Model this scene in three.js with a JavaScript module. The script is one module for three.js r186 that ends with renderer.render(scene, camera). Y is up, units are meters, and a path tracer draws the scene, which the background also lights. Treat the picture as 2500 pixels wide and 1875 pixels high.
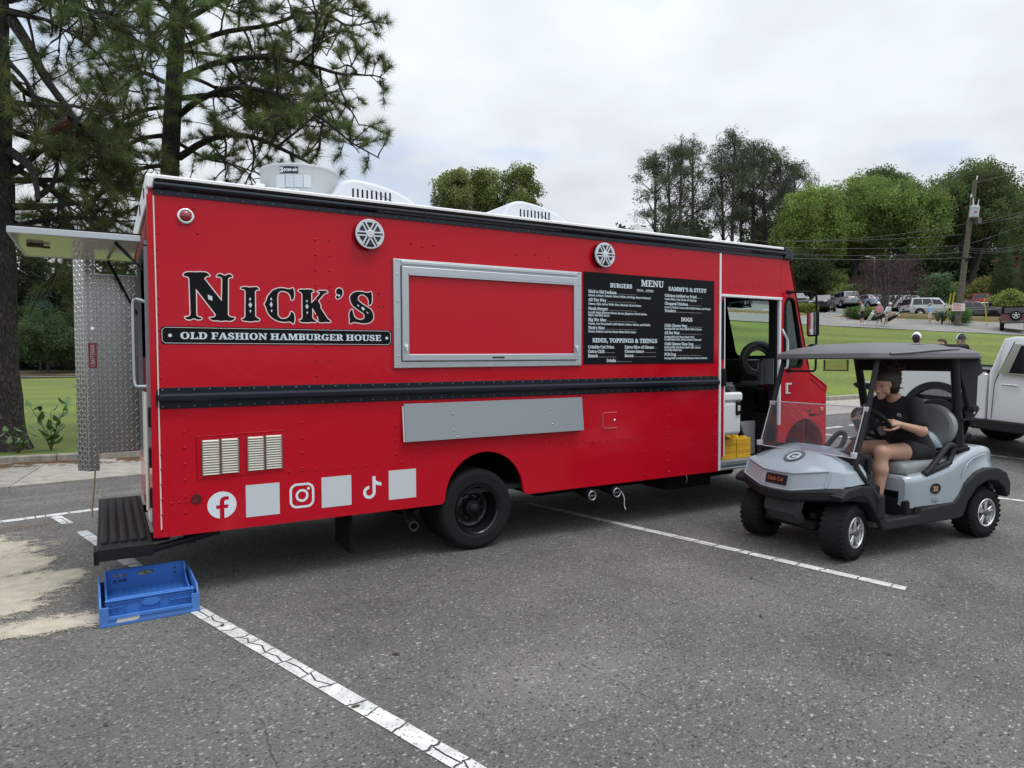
import * as THREE from 'three';
import { mergeGeometries, mergeVertices, toCreasedNormals } from 'three/addons/utils/BufferGeometryUtils.js';
import { RoundedBoxGeometry } from 'three/addons/geometries/RoundedBoxGeometry.js';
import { MarchingCubes } from 'three/addons/objects/MarchingCubes.js';
import { createNoise2D, createNoise3D } from 'simplex-noise';

// ---------------------------------------------------------------- camera
const scene = new THREE.Scene();
const EYE = new THREE.Vector3(-0.278, 1.66, 5.34);
const camera = new THREE.PerspectiveCamera(57.85, 4 / 3, 0.1, 1200);
{
  const F = new THREE.Vector3(0.50499, -0.03415, -0.86245).normalize(), R = new THREE.Vector3(0.86286, -0.00483, 0.50542);
  R.addScaledVector(F, -R.dot(F)).normalize();
  const U = new THREE.Vector3().crossVectors(R, F);
  camera.quaternion.setFromRotationMatrix(new THREE.Matrix4().makeBasis(R, U, F.clone().negate()));
  camera.position.copy(EYE);
}
scene.add(camera);
const renderer = new THREE.WebGLRenderer({ antialias: true });
renderer.setSize(1024, 768);
renderer.toneMapping = THREE.LinearToneMapping;
renderer.toneMappingExposure = 1.12;
renderer.shadowMap.enabled = true;

// ---------------------------------------------------------------- random, noise
function rngOf(seed) { let a = seed >>> 0; return () => { a = (a + 0x6D2B79F5) | 0; let t = Math.imul(a ^ (a >>> 15), 1 | a); t = (t + Math.imul(t ^ (t >>> 7), 61 | t)) ^ t; return ((t ^ (t >>> 14)) >>> 0) / 4294967296; }; }
const N2 = createNoise2D(rngOf(11)), N3 = createNoise3D(rngOf(12));
const fbm2 = (x, y, o = 4) => { let s = 0, a = 0.5; for (let i = 0; i < o; i++) { s += a * N2(x, y); x *= 2.03; y *= 2.03; a *= 0.5; } return s; };
const fbm3 = (x, y, z, o = 4) => { let s = 0, a = 0.5; for (let i = 0; i < o; i++) { s += a * N3(x, y, z); x *= 2.03; y *= 2.03; z *= 2.03; a *= 0.5; } return s; };
const clamp = (x, a = 0, b = 1) => Math.min(b, Math.max(a, x)), lerp = (a, b, t) => a + (b - a) * t;
const sstep = (a, b, x) => { const t = clamp((x - a) / (b - a)); return t * t * (3 - 2 * t); };

// ---------------------------------------------------------------- sky (thin bright overcast) and the sun behind it
const SUN = new THREE.Vector3(0.25, 0.93, 0.32).normalize();
{
  const W = 2048, H = 1024, data = new Float32Array(W * H * 4);
  for (let j = 0; j < H; j++) for (let i = 0; i < W; i++) {
    const el = ((j + 0.5) / H - 0.5) * Math.PI, az = ((i + 0.5) / W - 0.5) * 2 * Math.PI;
    const y = Math.sin(el), x = Math.cos(el) * Math.cos(az), z = Math.cos(el) * Math.sin(az), k = (j * W + i) * 4;
    if (y < -0.02) { data[k] = 0.2; data[k + 1] = 0.21; data[k + 2] = 0.2; data[k + 3] = 1; continue; }
    const q = 1 / (Math.max(y, 0) + 0.16), px = x * q, pz = z * q;                 // clouds as a sheet overhead
    const n = fbm3(px * 0.75 + 3.1, pz * 0.75, 1.7, 6), m = fbm3(px * 1.9 + 9, pz * 1.9 + 4, 5.2, 5);
    const thin = sstep(0.1, 0.5, n + 0.35 * m) * 0.5;                           // where blue shows through
    const lum = 0.705 + 0.1 * y + 1.35 * y * y * y + 0.1 * m - 0.06 * n + 0.55 * Math.pow(Math.max(0, x * SUN.x + y * SUN.y + z * SUN.z), 6);
    const cl = [lum * 0.945, lum * 1.0, lum * 1.065], bl = [0.50 * (lum + 0.1), 0.66 * (lum + 0.1), 0.92 * (lum + 0.1)];
    for (let c = 0; c < 3; c++) data[k + c] = lerp(cl[c], bl[c], thin);
    data[k + 3] = 1;
  }
  const t = new THREE.DataTexture(data, W, H, THREE.RGBAFormat, THREE.FloatType);
  t.mapping = THREE.EquirectangularReflectionMapping; t.magFilter = t.minFilter = THREE.LinearFilter; t.needsUpdate = true;
  scene.background = t; scene.environment = t;
}
const sun = new THREE.DirectionalLight(new THREE.Color(1, 0.95, 0.88), 0.95);
sun.position.copy(SUN).multiplyScalar(60); sun.target.position.set(0, 0, 0); sun.shadow.radius = 34; sun.castShadow = true;
Object.assign(sun.shadow.camera, { left: -60, right: 60, top: 60, bottom: -60, near: 1, far: 200 });
sun.name = 'sun'; scene.add(sun); scene.add(sun.target);

// ---------------------------------------------------------------- helpers
const V = (x, y, z) => new THREE.Vector3(x, y, z), V2 = (x, y) => new THREE.Vector2(x, y);
const used = new Map();
function numbered(n) { const c = used.get(n) ?? 0; used.set(n, c + 1); return c ? `${n}_${String(c).padStart(3, '0')}` : n; }
function tag(o, label, category, group, kind) { if (label) o.userData.label = label; if (category) o.userData.category = category; if (group) o.userData.group = group; if (kind) o.userData.kind = kind; return o; }
function norm(g) {
  if (g.index) g = g.toNonIndexed();
  for (const k of Object.keys(g.attributes)) if (!['position', 'normal', 'uv', 'color'].includes(k)) g.deleteAttribute(k);
  if (!g.attributes.normal) g.computeVertexNormals();
  if (!g.attributes.uv) g.setAttribute('uv', new THREE.BufferAttribute(new Float32Array(g.attributes.position.count * 2), 2));
  return g;
}
function mg(list) {
  const l = list.flat(9).filter(Boolean).map(norm);
  if (l.some((g) => g.attributes.color) && !l.every((g) => g.attributes.color)) l.forEach((g) => g.deleteAttribute('color'));
  return l.length === 1 ? l[0] : mergeGeometries(l);
}
function mesh(name, geos, mat, parent) {
  const m = new THREE.Mesh(Array.isArray(geos) ? mg(geos) : geos, mat);
  m.name = numbered(name); m.castShadow = m.receiveShadow = true; (parent ?? scene).add(m); return m;
}
function part(name, geos, mat, parent) { const m = mesh(name, geos, mat, parent); return m; }
const parts = (name, geos, mat, parent) => geos.forEach((g) => part(name, [g], mat, parent));
function group(name, pos, turn, label, category, grp) {
  const g = new THREE.Group(); g.name = numbered(name); g.position.set(...pos); g.rotation.y = turn ?? 0; scene.add(g); return tag(g, label, category, grp);
}
function struct(name, geos, mat) { return tag(mesh(name, geos, mat), null, null, null, 'structure'); }
// geometry shorthands
function bx(w, h, d, x = 0, y = 0, z = 0, r = 0, seg = 2) {
  const g = r > 0 ? new RoundedBoxGeometry(w, h, d, seg, Math.min(r, w / 2 - 1e-4, h / 2 - 1e-4, d / 2 - 1e-4)) : new THREE.BoxGeometry(w, h, d);
  return g.translate(x, y, z);
}
const bxx = (x0, x1, y0, y1, z0, z1, r = 0) => bx(x1 - x0, y1 - y0, z1 - z0, (x0 + x1) / 2, (y0 + y1) / 2, (z0 + z1) / 2, r);
const UP = V(0, 1, 0);
function rod(a, b, r1, r2 = r1, seg = 8, open = false) {
  a = Array.isArray(a) ? V(...a) : a; b = Array.isArray(b) ? V(...b) : b;
  const d = b.clone().sub(a), L = d.length();
  const g = new THREE.CylinderGeometry(r2, r1, L, seg, 1, open);
  g.applyQuaternion(new THREE.Quaternion().setFromUnitVectors(UP, d.normalize())); return g.translate((a.x + b.x) / 2, (a.y + b.y) / 2, (a.z + b.z) / 2);
}
function tube(pts, r, seg = 24, rad = 6, closed = false, tension = 0.5) {
  return new THREE.TubeGeometry(new THREE.CatmullRomCurve3(pts.map((p) => (Array.isArray(p) ? V(...p) : p)), closed, 'catmullrom', tension), seg, r, rad, closed);
}
function poly(pts) { return new THREE.Shape(pts.map((p) => V2(p[0], p[1]))); }
function rrect(x0, y0, x1, y1, r) {
  const s = new THREE.Shape(); s.moveTo(x0 + r, y0); s.lineTo(x1 - r, y0); s.quadraticCurveTo(x1, y0, x1, y0 + r); s.lineTo(x1, y1 - r); s.quadraticCurveTo(x1, y1, x1 - r, y1); s.lineTo(x0 + r, y1); s.quadraticCurveTo(x0, y1, x0, y1 - r); s.lineTo(x0, y0 + r); s.quadraticCurveTo(x0, y0, x0 + r, y0); return s;
}
function ell(cx, cy, rx, ry, n = 32) { const s = new THREE.Shape(); s.absellipse(cx, cy, rx, ry, 0, Math.PI * 2, false); return s; }
// extrude a shape in x/y from z0 to z1
function ext(shape, z0, z1, bevel = 0, seg = 12) {
  const s = Array.isArray(shape) ? poly(shape) : shape, b = bevel;
  const g = new THREE.ExtrudeGeometry(s, { depth: Math.max(1e-4, z1 - z0 - 2 * b), bevelEnabled: b > 0, bevelThickness: b, bevelSize: b, bevelOffset: -b, bevelSegments: 2, curveSegments: seg });
  return g.translate(0, 0, z0 + b);
}
function fixWind(g) { // (x,y,z) -> (z, y, -x') keeps handedness: x'=z, z'=-x ; callers give shape points as (-z, y)
  return g.applyMatrix4(new THREE.Matrix4().set(0, 0, 1, 0, 0, 1, 0, 0, -1, 0, 0, 0, 0, 0, 0, 1));
}
function sweepX(pts, x0, x1, bevel = 0, seg = 12) { return fixWind(ext(poly(pts.map(([z, y]) => [-z, y])), x0, x1, bevel, seg)); }   // pts as [z, y]
function sweepY(pts, y0, y1, bevel = 0, seg = 12) { return ext(poly(pts.map(([x, z]) => [x, -z])), y0, y1, bevel, seg).applyMatrix4(new THREE.Matrix4().set(1, 0, 0, 0, 0, 0, 1, 0, 0, -1, 0, 0, 0, 0, 0, 1)); }   // pts as [x, z]
function lathe(prof, seg = 24) { return new THREE.LatheGeometry(prof.map((p) => V2(p[0], p[1])), seg); }     // about y
const rotX = (g, a) => g.rotateX(a), at = (g, x, y, z) => g.translate(x, y, z);
const latheZ = (prof, seg) => lathe(prof, seg).rotateX(Math.PI / 2);                                         // axis +z
function quad(a, b, c, d) { // counter-clockwise from outside
  const g = new THREE.BufferGeometry(); g.setAttribute('position', new THREE.BufferAttribute(new Float32Array([...a, ...b, ...c, ...a, ...c, ...d]), 3));
  g.setAttribute('uv', new THREE.BufferAttribute(new Float32Array([0, 0, 1, 0, 1, 1, 0, 0, 1, 1, 0, 1]), 2)); g.computeVertexNormals(); return g;
}
// a smooth skin through rows of points: rows[i][j] = [x,y,z]
function skin(rows, closedJ = false, crease = 0.6) {
  const n = rows.length, m = rows[0].length, pos = [], uv = [], idx = [];
  for (let i = 0; i < n; i++) for (let j = 0; j < m; j++) { pos.push(...rows[i][j]); uv.push(j / (m - 1), i / (n - 1)); }
  for (let i = 0; i < n - 1; i++) for (let j = 0; j < (closedJ ? m : m - 1); j++) { const a = i * m + j, b = i * m + (j + 1) % m, c = a + m, d = b + m; idx.push(a, b, d, a, d, c); }
  const g = new THREE.BufferGeometry(); g.setAttribute('position', new THREE.Float32BufferAttribute(pos, 3)); g.setAttribute('uv', new THREE.Float32BufferAttribute(uv, 2)); g.setIndex(idx);
  if (crease > 0) { const c = toCreasedNormals(g, crease); return c; } g.computeVertexNormals(); return g;
}
// ---------------------------------------------------------------- materials
const lin = (r, g, b) => new THREE.Color().setRGB(r, g, b);
function std(r, g, b, rough = 0.7, metal = 0, more = {}) { return new THREE.MeshStandardMaterial({ color: lin(r, g, b), roughness: rough, metalness: metal, ...more }); }
function phys(r, g, b, rough = 0.4, more = {}) { return new THREE.MeshPhysicalMaterial({ color: lin(r, g, b), roughness: rough, ...more }); }
function noiseTex(size, fn, channels = 1, srgb = false) {
  const d = new Uint8Array(size * size * 4);
  for (let j = 0; j < size; j++) for (let i = 0; i < size; i++) { const v = fn(i / size, j / size, i, j), k = (j * size + i) * 4; for (let c = 0; c < 3; c++) d[k + c] = clamp(Array.isArray(v) ? v[c] : v) * 255; d[k + 3] = 255; }
  const t = new THREE.DataTexture(d, size, size); t.wrapS = t.wrapT = THREE.RepeatWrapping; t.magFilter = THREE.LinearFilter; t.minFilter = THREE.LinearMipmapLinearFilter; if (srgb) t.colorSpace = THREE.SRGBColorSpace; t.needsUpdate = true; return t;
}
// tileable fbm over the unit square
function tfbm(u, v, f, o = 4, s = 0) { let r = 0, a = 0.5; for (let i = 0; i < o; i++) { const A = u * 2 * Math.PI, B = v * 2 * Math.PI, k = f / (2 * Math.PI); r += a * N3(Math.cos(A) * k + s, Math.sin(A) * k + Math.cos(B) * k * 1.3, Math.sin(B) * k - s); f *= 2; a *= 0.5; } return r; }
function canvasTex(w, h, draw, srgb = true) { const c = document.createElement('canvas'); c.width = w; c.height = h; draw(c.getContext('2d'), w, h); const t = new THREE.CanvasTexture(c); if (srgb) t.colorSpace = THREE.SRGBColorSpace; t.anisotropy = 8; return t; }
const smudge = noiseTex(256, (u, v) => 0.55 + 0.45 * tfbm(u, v, 5, 5) + 0.25 * tfbm(u, v, 40, 2, 7));
const dentTex = noiseTex(256, (u, v) => 0.5 + 0.5 * tfbm(u, v, 3, 3, 3));
function roughMap(tex, rx, ry) { const t = tex.clone(); t.repeat.set(rx, ry); t.needsUpdate = true; return t; }
const M = {
  red: phys(0.48, 0.005, 0.017, 0.3, { clearcoat: 0.22, clearcoatRoughness: 0.1, specularIntensity: 0.3 }),
  redDoor: phys(0.48, 0.005, 0.017, 0.26, { clearcoat: 0.25, clearcoatRoughness: 0.06, specularIntensity: 0.3 }),
  black: phys(0.01, 0.01, 0.012, 0.5, { specularIntensity: 0.4 }), blackGloss: phys(0.007, 0.009, 0.016, 0.2, { clearcoat: 0.3, clearcoatRoughness: 0.12, specularIntensity: 0.5, specularColor: new THREE.Color(0.75, 0.85, 1) }), blackMatt: phys(0.01, 0.01, 0.011, 0.85, { specularIntensity: 0.3 }),
  rubber: phys(0.012, 0.012, 0.013, 0.8, { specularIntensity: 0.4 }), white: phys(0.76, 0.77, 0.78, 0.4), whitePl: phys(0.6, 0.62, 0.66, 0.35), rivet: std(0.1, 0.105, 0.115, 0.35, 0.3), rimBlack: phys(0.008, 0.008, 0.009, 0.25, { clearcoat: 0.4, clearcoatRoughness: 0.1, specularIntensity: 0.5 }), roofWhite: std(0.8, 0.81, 0.82, 0.55), cream: std(0.7, 0.66, 0.56, 0.6),
  alu: std(0.5, 0.53, 0.555, 0.36, 0.8), aluDull: std(0.3, 0.325, 0.345, 0.45, 0.5), steel: std(0.55, 0.56, 0.57, 0.3, 1), chrome: std(0.8, 0.81, 0.82, 0.12, 1),
  dark: phys(0.016, 0.016, 0.017, 0.75, { specularIntensity: 0.3 }), undersc: phys(0.016, 0.015, 0.014, 0.9, { specularIntensity: 0.3 }), rust: std(0.09, 0.05, 0.03, 0.9),
  glass: phys(0.9, 0.97, 0.95, 0.03, { transmission: 1, thickness: 0, ior: 1.5 }), glassGreen: phys(0.66, 0.85, 0.78, 0.03, { transmission: 1, thickness: 0, ior: 1.5 }),
  darkGlass: phys(0.01, 0.012, 0.015, 0.06, { clearcoat: 1 }), redLens: phys(0.25, 0.006, 0.012, 0.15, { clearcoat: 1 }), amber: phys(0.7, 0.22, 0.02, 0.2, { clearcoat: 1 }),
};
M.red.roughnessMap = roughMap(smudge, 0.5, 0.5); M.red.bumpMap = roughMap(dentTex, 0.9, 0.9); M.red.bumpScale = 0.004;
function decalPlane(name, x0, x1, y0, y1, z, tex, parent, rough = 0.5) {
  const mat = new THREE.MeshPhysicalMaterial({ map: tex, roughness: rough, specularIntensity: 0.25, transparent: true, alphaTest: 0.5 });
  return part(name, new THREE.PlaneGeometry(x1 - x0, y1 - y0).translate((x0 + x1) / 2, (y0 + y1) / 2, z), mat, parent);
}

// ================================================================ the setting
const FX = 0.5053, FZ = -0.8629;                       // the photograph looks along +x -z; the hill rises that way
function hill(x, z) {
  const dx = x - EYE.x, dz = z - EYE.z, d = FX * dx + FZ * dz, s = -FZ * dx + FX * dz, t = s / Math.max(d, 1);
  if (d < 9.5) return 0;
  const g = 0.075 * clamp(d - 9.5, 0, 6) * sstep(0.1, 0.42, t);            // the lot itself climbs a little to the right
  if (d < 19) return g;
  const tt = clamp(t, -0.1, 0.85), d0 = 48 + 14 * (tt - 0.33), top = 4.25 - 2.2 * (tt - 0.33), w = sstep(-0.42, 0.1, t), a = lerp(27, 20, sstep(0.1, 0.42, t));
  if (d < d0) { const e = clamp((d - a) / (d0 - a)), k = 0.5 * e + 0.5 * e * e * (3 - 2 * e); return Math.max(0, g + (top * w - g) * k + 0.2 * w * Math.sin(e * Math.PI) * N2(x * 0.09, z * 0.09)); }
  const sl = 0.115 + 0.02 * sstep(0.4, 0.6, tt); return Math.max(0, (top + sl * (Math.min(d, 96) - d0) + 0.02 * Math.max(0, d - 96)) * w);
}
// a point given by how far it lies along the view and to its right
function fwd(d, t, dy = 0) { const s = d * t, x = EYE.x + FX * d - FZ * s, z = EYE.z + FZ * d + FX * s; return V(x, hill(x, z) + dy, z); }
const kerbZ = (x) => -8.2 + 0.065 * x + 0.1 * Math.min(0, x), walkZ = (x) => (x > 0 ? -6.2 + 0.15 * Math.min(x, 20) : -6.2 - 0.26 * x * Math.max(0.2, 1 + x * 0.09)), bayZ = (x) => (x > 1 ? -3.8 + 0.055 * x : -3.88 - 0.2 * Math.min(0.7, x));

// ---- asphalt
const asphaltTex = canvasTex(2048, 2048, (g, w, h) => {
  const r = rngOf(5), wrap = (x, y, R, f) => { for (const ox of [0, x < R ? w : x > w - R ? -w : null]) for (const oy of [0, y < R ? h : y > h - R ? -h : null]) if (ox != null && oy != null) f(x + ox, y + oy); };
  g.fillStyle = 'rgb(82,81,80)'; g.fillRect(0, 0, w, h);
  for (let i = 0; i < 220; i++) { const x = r() * w, y = r() * h, R = 40 + r() * r() * 330, k = r() < 0.5; wrap(x, y, R, (X, Y) => { const gr = g.createRadialGradient(X, Y, 0, X, Y, R); gr.addColorStop(0, k ? 'rgba(58,57,57,.25)' : 'rgba(122,120,114,.22)'); gr.addColorStop(1, 'rgba(90,90,90,0)'); g.fillStyle = gr; g.fillRect(X - R, Y - R, 2 * R, 2 * R); }); }
  // binder and stone chips, coarse over fine
  for (let i = 0; i < 330000; i++) { const v = r(), c = v < 0.42 ? 18 + r() * 34 : v < 0.8 ? 84 + r() * 40 : 126 + r() * 62, s = 0.9 + r() * r() * 2.9; g.fillStyle = `rgba(${c + 3 | 0},${c + 1 | 0},${c - 5 | 0},${0.35 + r() * 0.5})`; g.fillRect(r() * w, r() * h, s * (0.8 + r()), s); }
  for (let i = 0; i < 5000; i++) { const c = r() < 0.6 ? 34 + r() * 20 : 112 + r() * 45, s = 1.6 + r() * 2.6, x = r() * w, y = r() * h, a = r() * 6; g.fillStyle = `rgba(${c | 0},${c | 0},${c - 4 | 0},${0.35 + r() * 0.45})`; g.beginPath(); for (let k = 0; k < 5; k++) { const q = a + k * 1.256, R = s * (0.55 + r() * 0.6); g.lineTo(x + Math.cos(q) * R, y + Math.sin(q) * R); } g.closePath(); g.fill(); }
  // alligator cracking: jittered cell edges, broken up
  const n = 15, P = []; for (let j = 0; j < n; j++) for (let i = 0; i < n; i++) P.push([(i + 0.15 + 0.7 * r()) * w / n, (j + 0.15 + 0.7 * r()) * h / n]);
  const line = (x0, y0, x1, y1, al, lw) => { const L = Math.hypot(x1 - x0, y1 - y0), m = Math.max(2, L / 7 | 0); let off = 0; for (const [st, dx] of [[`rgba(26,25,25,${al})`, 0], [`rgba(150,147,140,${al * 0.3})`, 2.2]]) { g.strokeStyle = st; g.lineWidth = dx ? lw * 0.8 : lw; g.beginPath(); const q = rngOf((x0 * 7 + y1 * 13) | 0); off = 0; for (let k = 0; k <= m; k++) { off = off * 0.75 + (q() - 0.5) * 7; const t = k / m, e = Math.sin(t * Math.PI); const X = x0 + (x1 - x0) * t + off * e + dx, Y = y0 + (y1 - y0) * t + off * e * 0.8 + dx; if (k === 0 || q() < 0.14) g.moveTo(X, Y); else g.lineTo(X, Y); } g.stroke(); } };
  for (let j = 0; j < n; j++) for (let i = 0; i < n; i++) { const a = P[j * n + i], b = P[j * n + (i + 1) % n], c = P[((j + 1) % n) * n + i]; const w1 = 0.25 + 0.6 * Math.max(0, N2(i * 0.35, j * 0.35)); if (i < n - 1 && r() < 0.75) line(...a, ...b, w1 * (0.5 + 0.6 * r()), 1 + r() * 1.8); if (j < n - 1 && r() < 0.75) line(...a, ...c, w1 * (0.5 + 0.6 * r()), 1 + r() * 1.8); }
});
asphaltTex.wrapS = asphaltTex.wrapT = THREE.RepeatWrapping;
const asphaltBump = noiseTex(1024, (u, v, i, j) => 0.5 + 0.4 * N2(i * 0.36, j * 0.36) + 0.3 * N2(i * 0.15 + 9, j * 0.15) + 0.2 * tfbm(u, v, 24, 2));
asphaltBump.repeat.set(2.6, 2.6);
const asphalt = new THREE.MeshStandardMaterial({ map: asphaltTex, color: lin(1.46, 1.44, 1.4), roughness: 0.92, bumpMap: asphaltBump, bumpScale: 0.014, vertexColors: true });
{
  const xs = []; for (let x = -60; x < -5; x += 2.5) xs.push(x); for (let x = -5; x < 11; x += 0.13) xs.push(x); for (let x = 11; x <= 62; x += 1.5) xs.push(x);
  const vs = []; for (let v = 0; v < 1; v += 1 / 90) vs.push(v); vs.push(1.0, 1.4, 2, 3, 5);
  const pos = [], uv = [], col = [], idx = [];
  for (const x of xs) for (const v of vs) {
    const z0 = walkZ(clamp(x, -9, 62)) - 0.15, z = z0 + v * (8 - z0), y = hill(x, z);
    pos.push(x, Math.max(0, y), z); uv.push(x / 7 + 0.004 * N2(x * 0.3, z * 0.3), z / 7 + x * 0.013);
    let c = 1 + 0.16 * fbm2(x * 0.55, z * 0.55, 4) + 0.09 * fbm2(x * 2.3 + 5, z * 2.3, 3);
    c *= 1 - 0.16 * sstep(0.25, 0.5, fbm2(x * 0.8 + 31, z * 0.8, 3));                       // darker worn patches
    const band = Math.exp(-(((z - bayZ(x) + 0.9 + 0.1 * N2(x * 3, z)) / 0.16) ** 2)) + Math.exp(-(((z - bayZ(x) + 1.35) / 0.1) ** 2));
    const dust = 0.55 * sstep(0.1, 1, band * (0.6 + 0.8 * Math.abs(N2(x * 4, z * 14)))) * (x < 1 ? 1 : 0), near = Math.exp(-((x + 1.0) ** 2 / 1.6 + (z + 1.2) ** 2 / 4)) * (0.35 + 0.4 * N2(x * 2, z * 5));
    const k = clamp(dust + near, 0, 0.8);
    const debris = clamp(Math.exp(-(((z + 3.15 + 0.1 * x) / 0.22) ** 2)) * (x < -0.7 ? 0.9 : 0) * (0.55 + N2(x * 3, z * 6)), 0, 0.85);
    let R = c + k * 0.75, G = c + k * 0.68, B = c + k * 0.5; R = lerp(R, 0.62, debris); G = lerp(G, 0.42, debris); B = lerp(B, 0.25, debris);
    col.push(R, G, B);
  }
  const n = vs.length;
  for (let i = 0; i < xs.length - 1; i++) for (let j = 0; j < n - 1; j++) { const a = i * n + j, b = a + 1, c = a + n, d = c + 1; idx.push(a, b, c, b, d, c); }
  const g = new THREE.BufferGeometry(); g.setAttribute('position', new THREE.Float32BufferAttribute(pos, 3)); g.setAttribute('uv', new THREE.Float32BufferAttribute(uv, 2)); g.setAttribute('color', new THREE.Float32BufferAttribute(col, 3)); g.setIndex(idx); g.computeVertexNormals();
  struct('parking_lot', g, asphalt);
}
// ---- ground far and wide, grass on the hill
const grassTex = noiseTex(1024, (u, v, i, j) => {
  const a = 0.5 + 0.4 * tfbm(u, v, 90, 2, 4) + 0.35 * tfbm(u, v, 7, 4, 2), b = N2(i * 0.45, j * 0.45) * 0.1;
  return [0.315 + 0.15 * a + b, 0.375 + 0.15 * a + b, 0.125 + 0.07 * a + b * 0.6];
}, 3, true);
const grassBump = noiseTex(512, (u, v, i, j) => 0.5 + 0.4 * N2(i * 0.4, j * 0.4) + 0.3 * tfbm(u, v, 20, 3));
const grassMat = new THREE.MeshStandardMaterial({ map: grassTex, roughness: 0.95, vertexColors: true, bumpMap: grassBump, bumpScale: 0.04 });
function sheet(name, us, ws, f, mat, scale, colour) {
  const pos = [], uv = [], col = [], idx = [];
  for (const u of us) for (const w of ws) { const p = f(u, w); pos.push(p.x, p.y, p.z); uv.push(p.x / scale, p.z / scale); const c = colour ? colour(p.x, p.z, u, w) : [1, 1, 1]; col.push(...c); }
  const n = ws.length; for (let i = 0; i < us.length - 1; i++) for (let j = 0; j < n - 1; j++) { const a = i * n + j, b = a + 1, c = a + n, d = c + 1; idx.push(a, b, c, b, d, c); }
  const g = new THREE.BufferGeometry(); g.setAttribute('position', new THREE.Float32BufferAttribute(pos, 3)); g.setAttribute('uv', new THREE.Float32BufferAttribute(uv, 2)); g.setAttribute('color', new THREE.Float32BufferAttribute(col, 3)); g.setIndex(idx); g.computeVertexNormals();
  const na = g.attributes.normal; let up = 0; for (let i = 0; i < na.count; i++) up += na.getY(i); if (up < 0) { const ix = g.index.array; for (let i = 0; i < ix.length; i += 3) { const q = ix[i]; ix[i] = ix[i + 1]; ix[i + 1] = q; } g.computeVertexNormals(); }
  return struct(name, g, mat);
}
const range = (a, b, n) => Array.from({ length: n + 1 }, (_, i) => a + (b - a) * i / n);
{
  const mow = (x, z) => { const dx = x - EYE.x, dz = z - EYE.z, d = FX * dx + FZ * dz; const m = 0.95 + 0.36 * fbm2(x * 0.16, z * 0.16 + d * 0.12, 4) + 0.07 * Math.sin(d * 1.3 + 2 * N2(x * 0.05, z * 0.05)) + 0.16 * N2(x * 0.05 + 3, d * 0.35); const dry = sstep(0.12, 0.5, fbm2(x * 0.09 + 20, d * 0.28, 3)); return [m * (1 + 0.18 * dry), m * (1 + 0.05 * dry), m * (1 + 0.22 * dry)]; };
  sheet('lawn', range(-140, 240, 190), range(0, 1, 110), (x, w) => { const z0 = kerbZ(clamp(x, -25, 46)) - 0.14, z = z0 - w * w * 190 - w * 3; return V(x, hill(x, z) + 0.125 * (1 - sstep(0, 0.35, w)), z); }, grassMat, 3.2, mow);
  struct('ground', new THREE.PlaneGeometry(3000, 3000).rotateX(-Math.PI / 2).translate(0, -0.12, 0), std(0.1, 0.12, 0.05, 0.95));
}
// ---- pavement slabs and kerb behind the truck
const concreteTex = noiseTex(512, (u, v, i, j) => { const a = 0.56 + 0.1 * tfbm(u, v, 6, 5, 2) + 0.05 * N2(i * 0.5, j * 0.5) + 0.04 * tfbm(u, v, 60, 2); return [a, a * 0.965, a * 0.9]; }, 3, true);
const concrete = [0.92, 1, 1.06].map((k) => new THREE.MeshStandardMaterial({ map: concreteTex, color: lin(k, k, k), roughness: 0.9 }));
{
  const pv = tag(new THREE.Group(), null, null, null, 'structure'); pv.name = numbered('pavement'); scene.add(pv);
  let x = -8.4; const r = rngOf(3);
  const uvXZ = (g, s) => { const p = g.attributes.position, u = g.attributes.uv; for (let i = 0; i < p.count; i++) { u.setXY(i, p.getX(i) / s, p.getZ(i) / s); p.setY(i, p.getY(i) + hill(p.getX(i), p.getZ(i))); } g.computeVertexNormals(); return g; };
  while (x < 44) { const L = 1.75, g = 0.007; const a = x + g, b = x + L - g, sk = 0.3; part('slab', uvXZ(sweepY([[a, walkZ(a)], [b, walkZ(b)], [b + sk, kerbZ(b) + 0.0], [a + sk, kerbZ(a) + 0.0]], -0.02, 0.028, 0.004), 1.3), concrete[(r() * 3) | 0], pv); x += L; }
  const kb = tag(new THREE.Group(), null, null, null, 'structure'); kb.name = numbered('kerb'); scene.add(kb);
  for (let k = -10; k < 46; k += 1.8) { const a = k + 0.004, b = k + 1.796; part('kerb_stone', uvXZ(sweepY([[a, kerbZ(a) + 0.01], [b, kerbZ(b) + 0.01], [b, kerbZ(b) - 0.16], [a, kerbZ(a) - 0.16]], -0.02, 0.135, 0.015), 1.1), concrete[(r() * 2) | 0], kb); }
}
// pine straw lying along the kerb
{
  const r = rngOf(77), g = []; for (let i = 0; i < 2600; i++) { const x = -3 + r() * 3.2, z = kerbZ(x) + 0.05 + r() * r() * 0.7, a = r() * 3.14, L = 0.05 + r() * 0.06; if (fbm2(x * 2, z * 2, 2) < -0.12) continue; g.push(bx(L, 0.004, 0.006, 0, 0, 0).rotateY(a).translate(x, 0.034 + r() * 0.008, z)); }
  tag(mesh('pine_straw', g, std(0.16, 0.085, 0.04, 0.9)), 'brown pine straw scattered along the kerb gutter behind the truck', 'pine straw', null, 'stuff');
}
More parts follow.
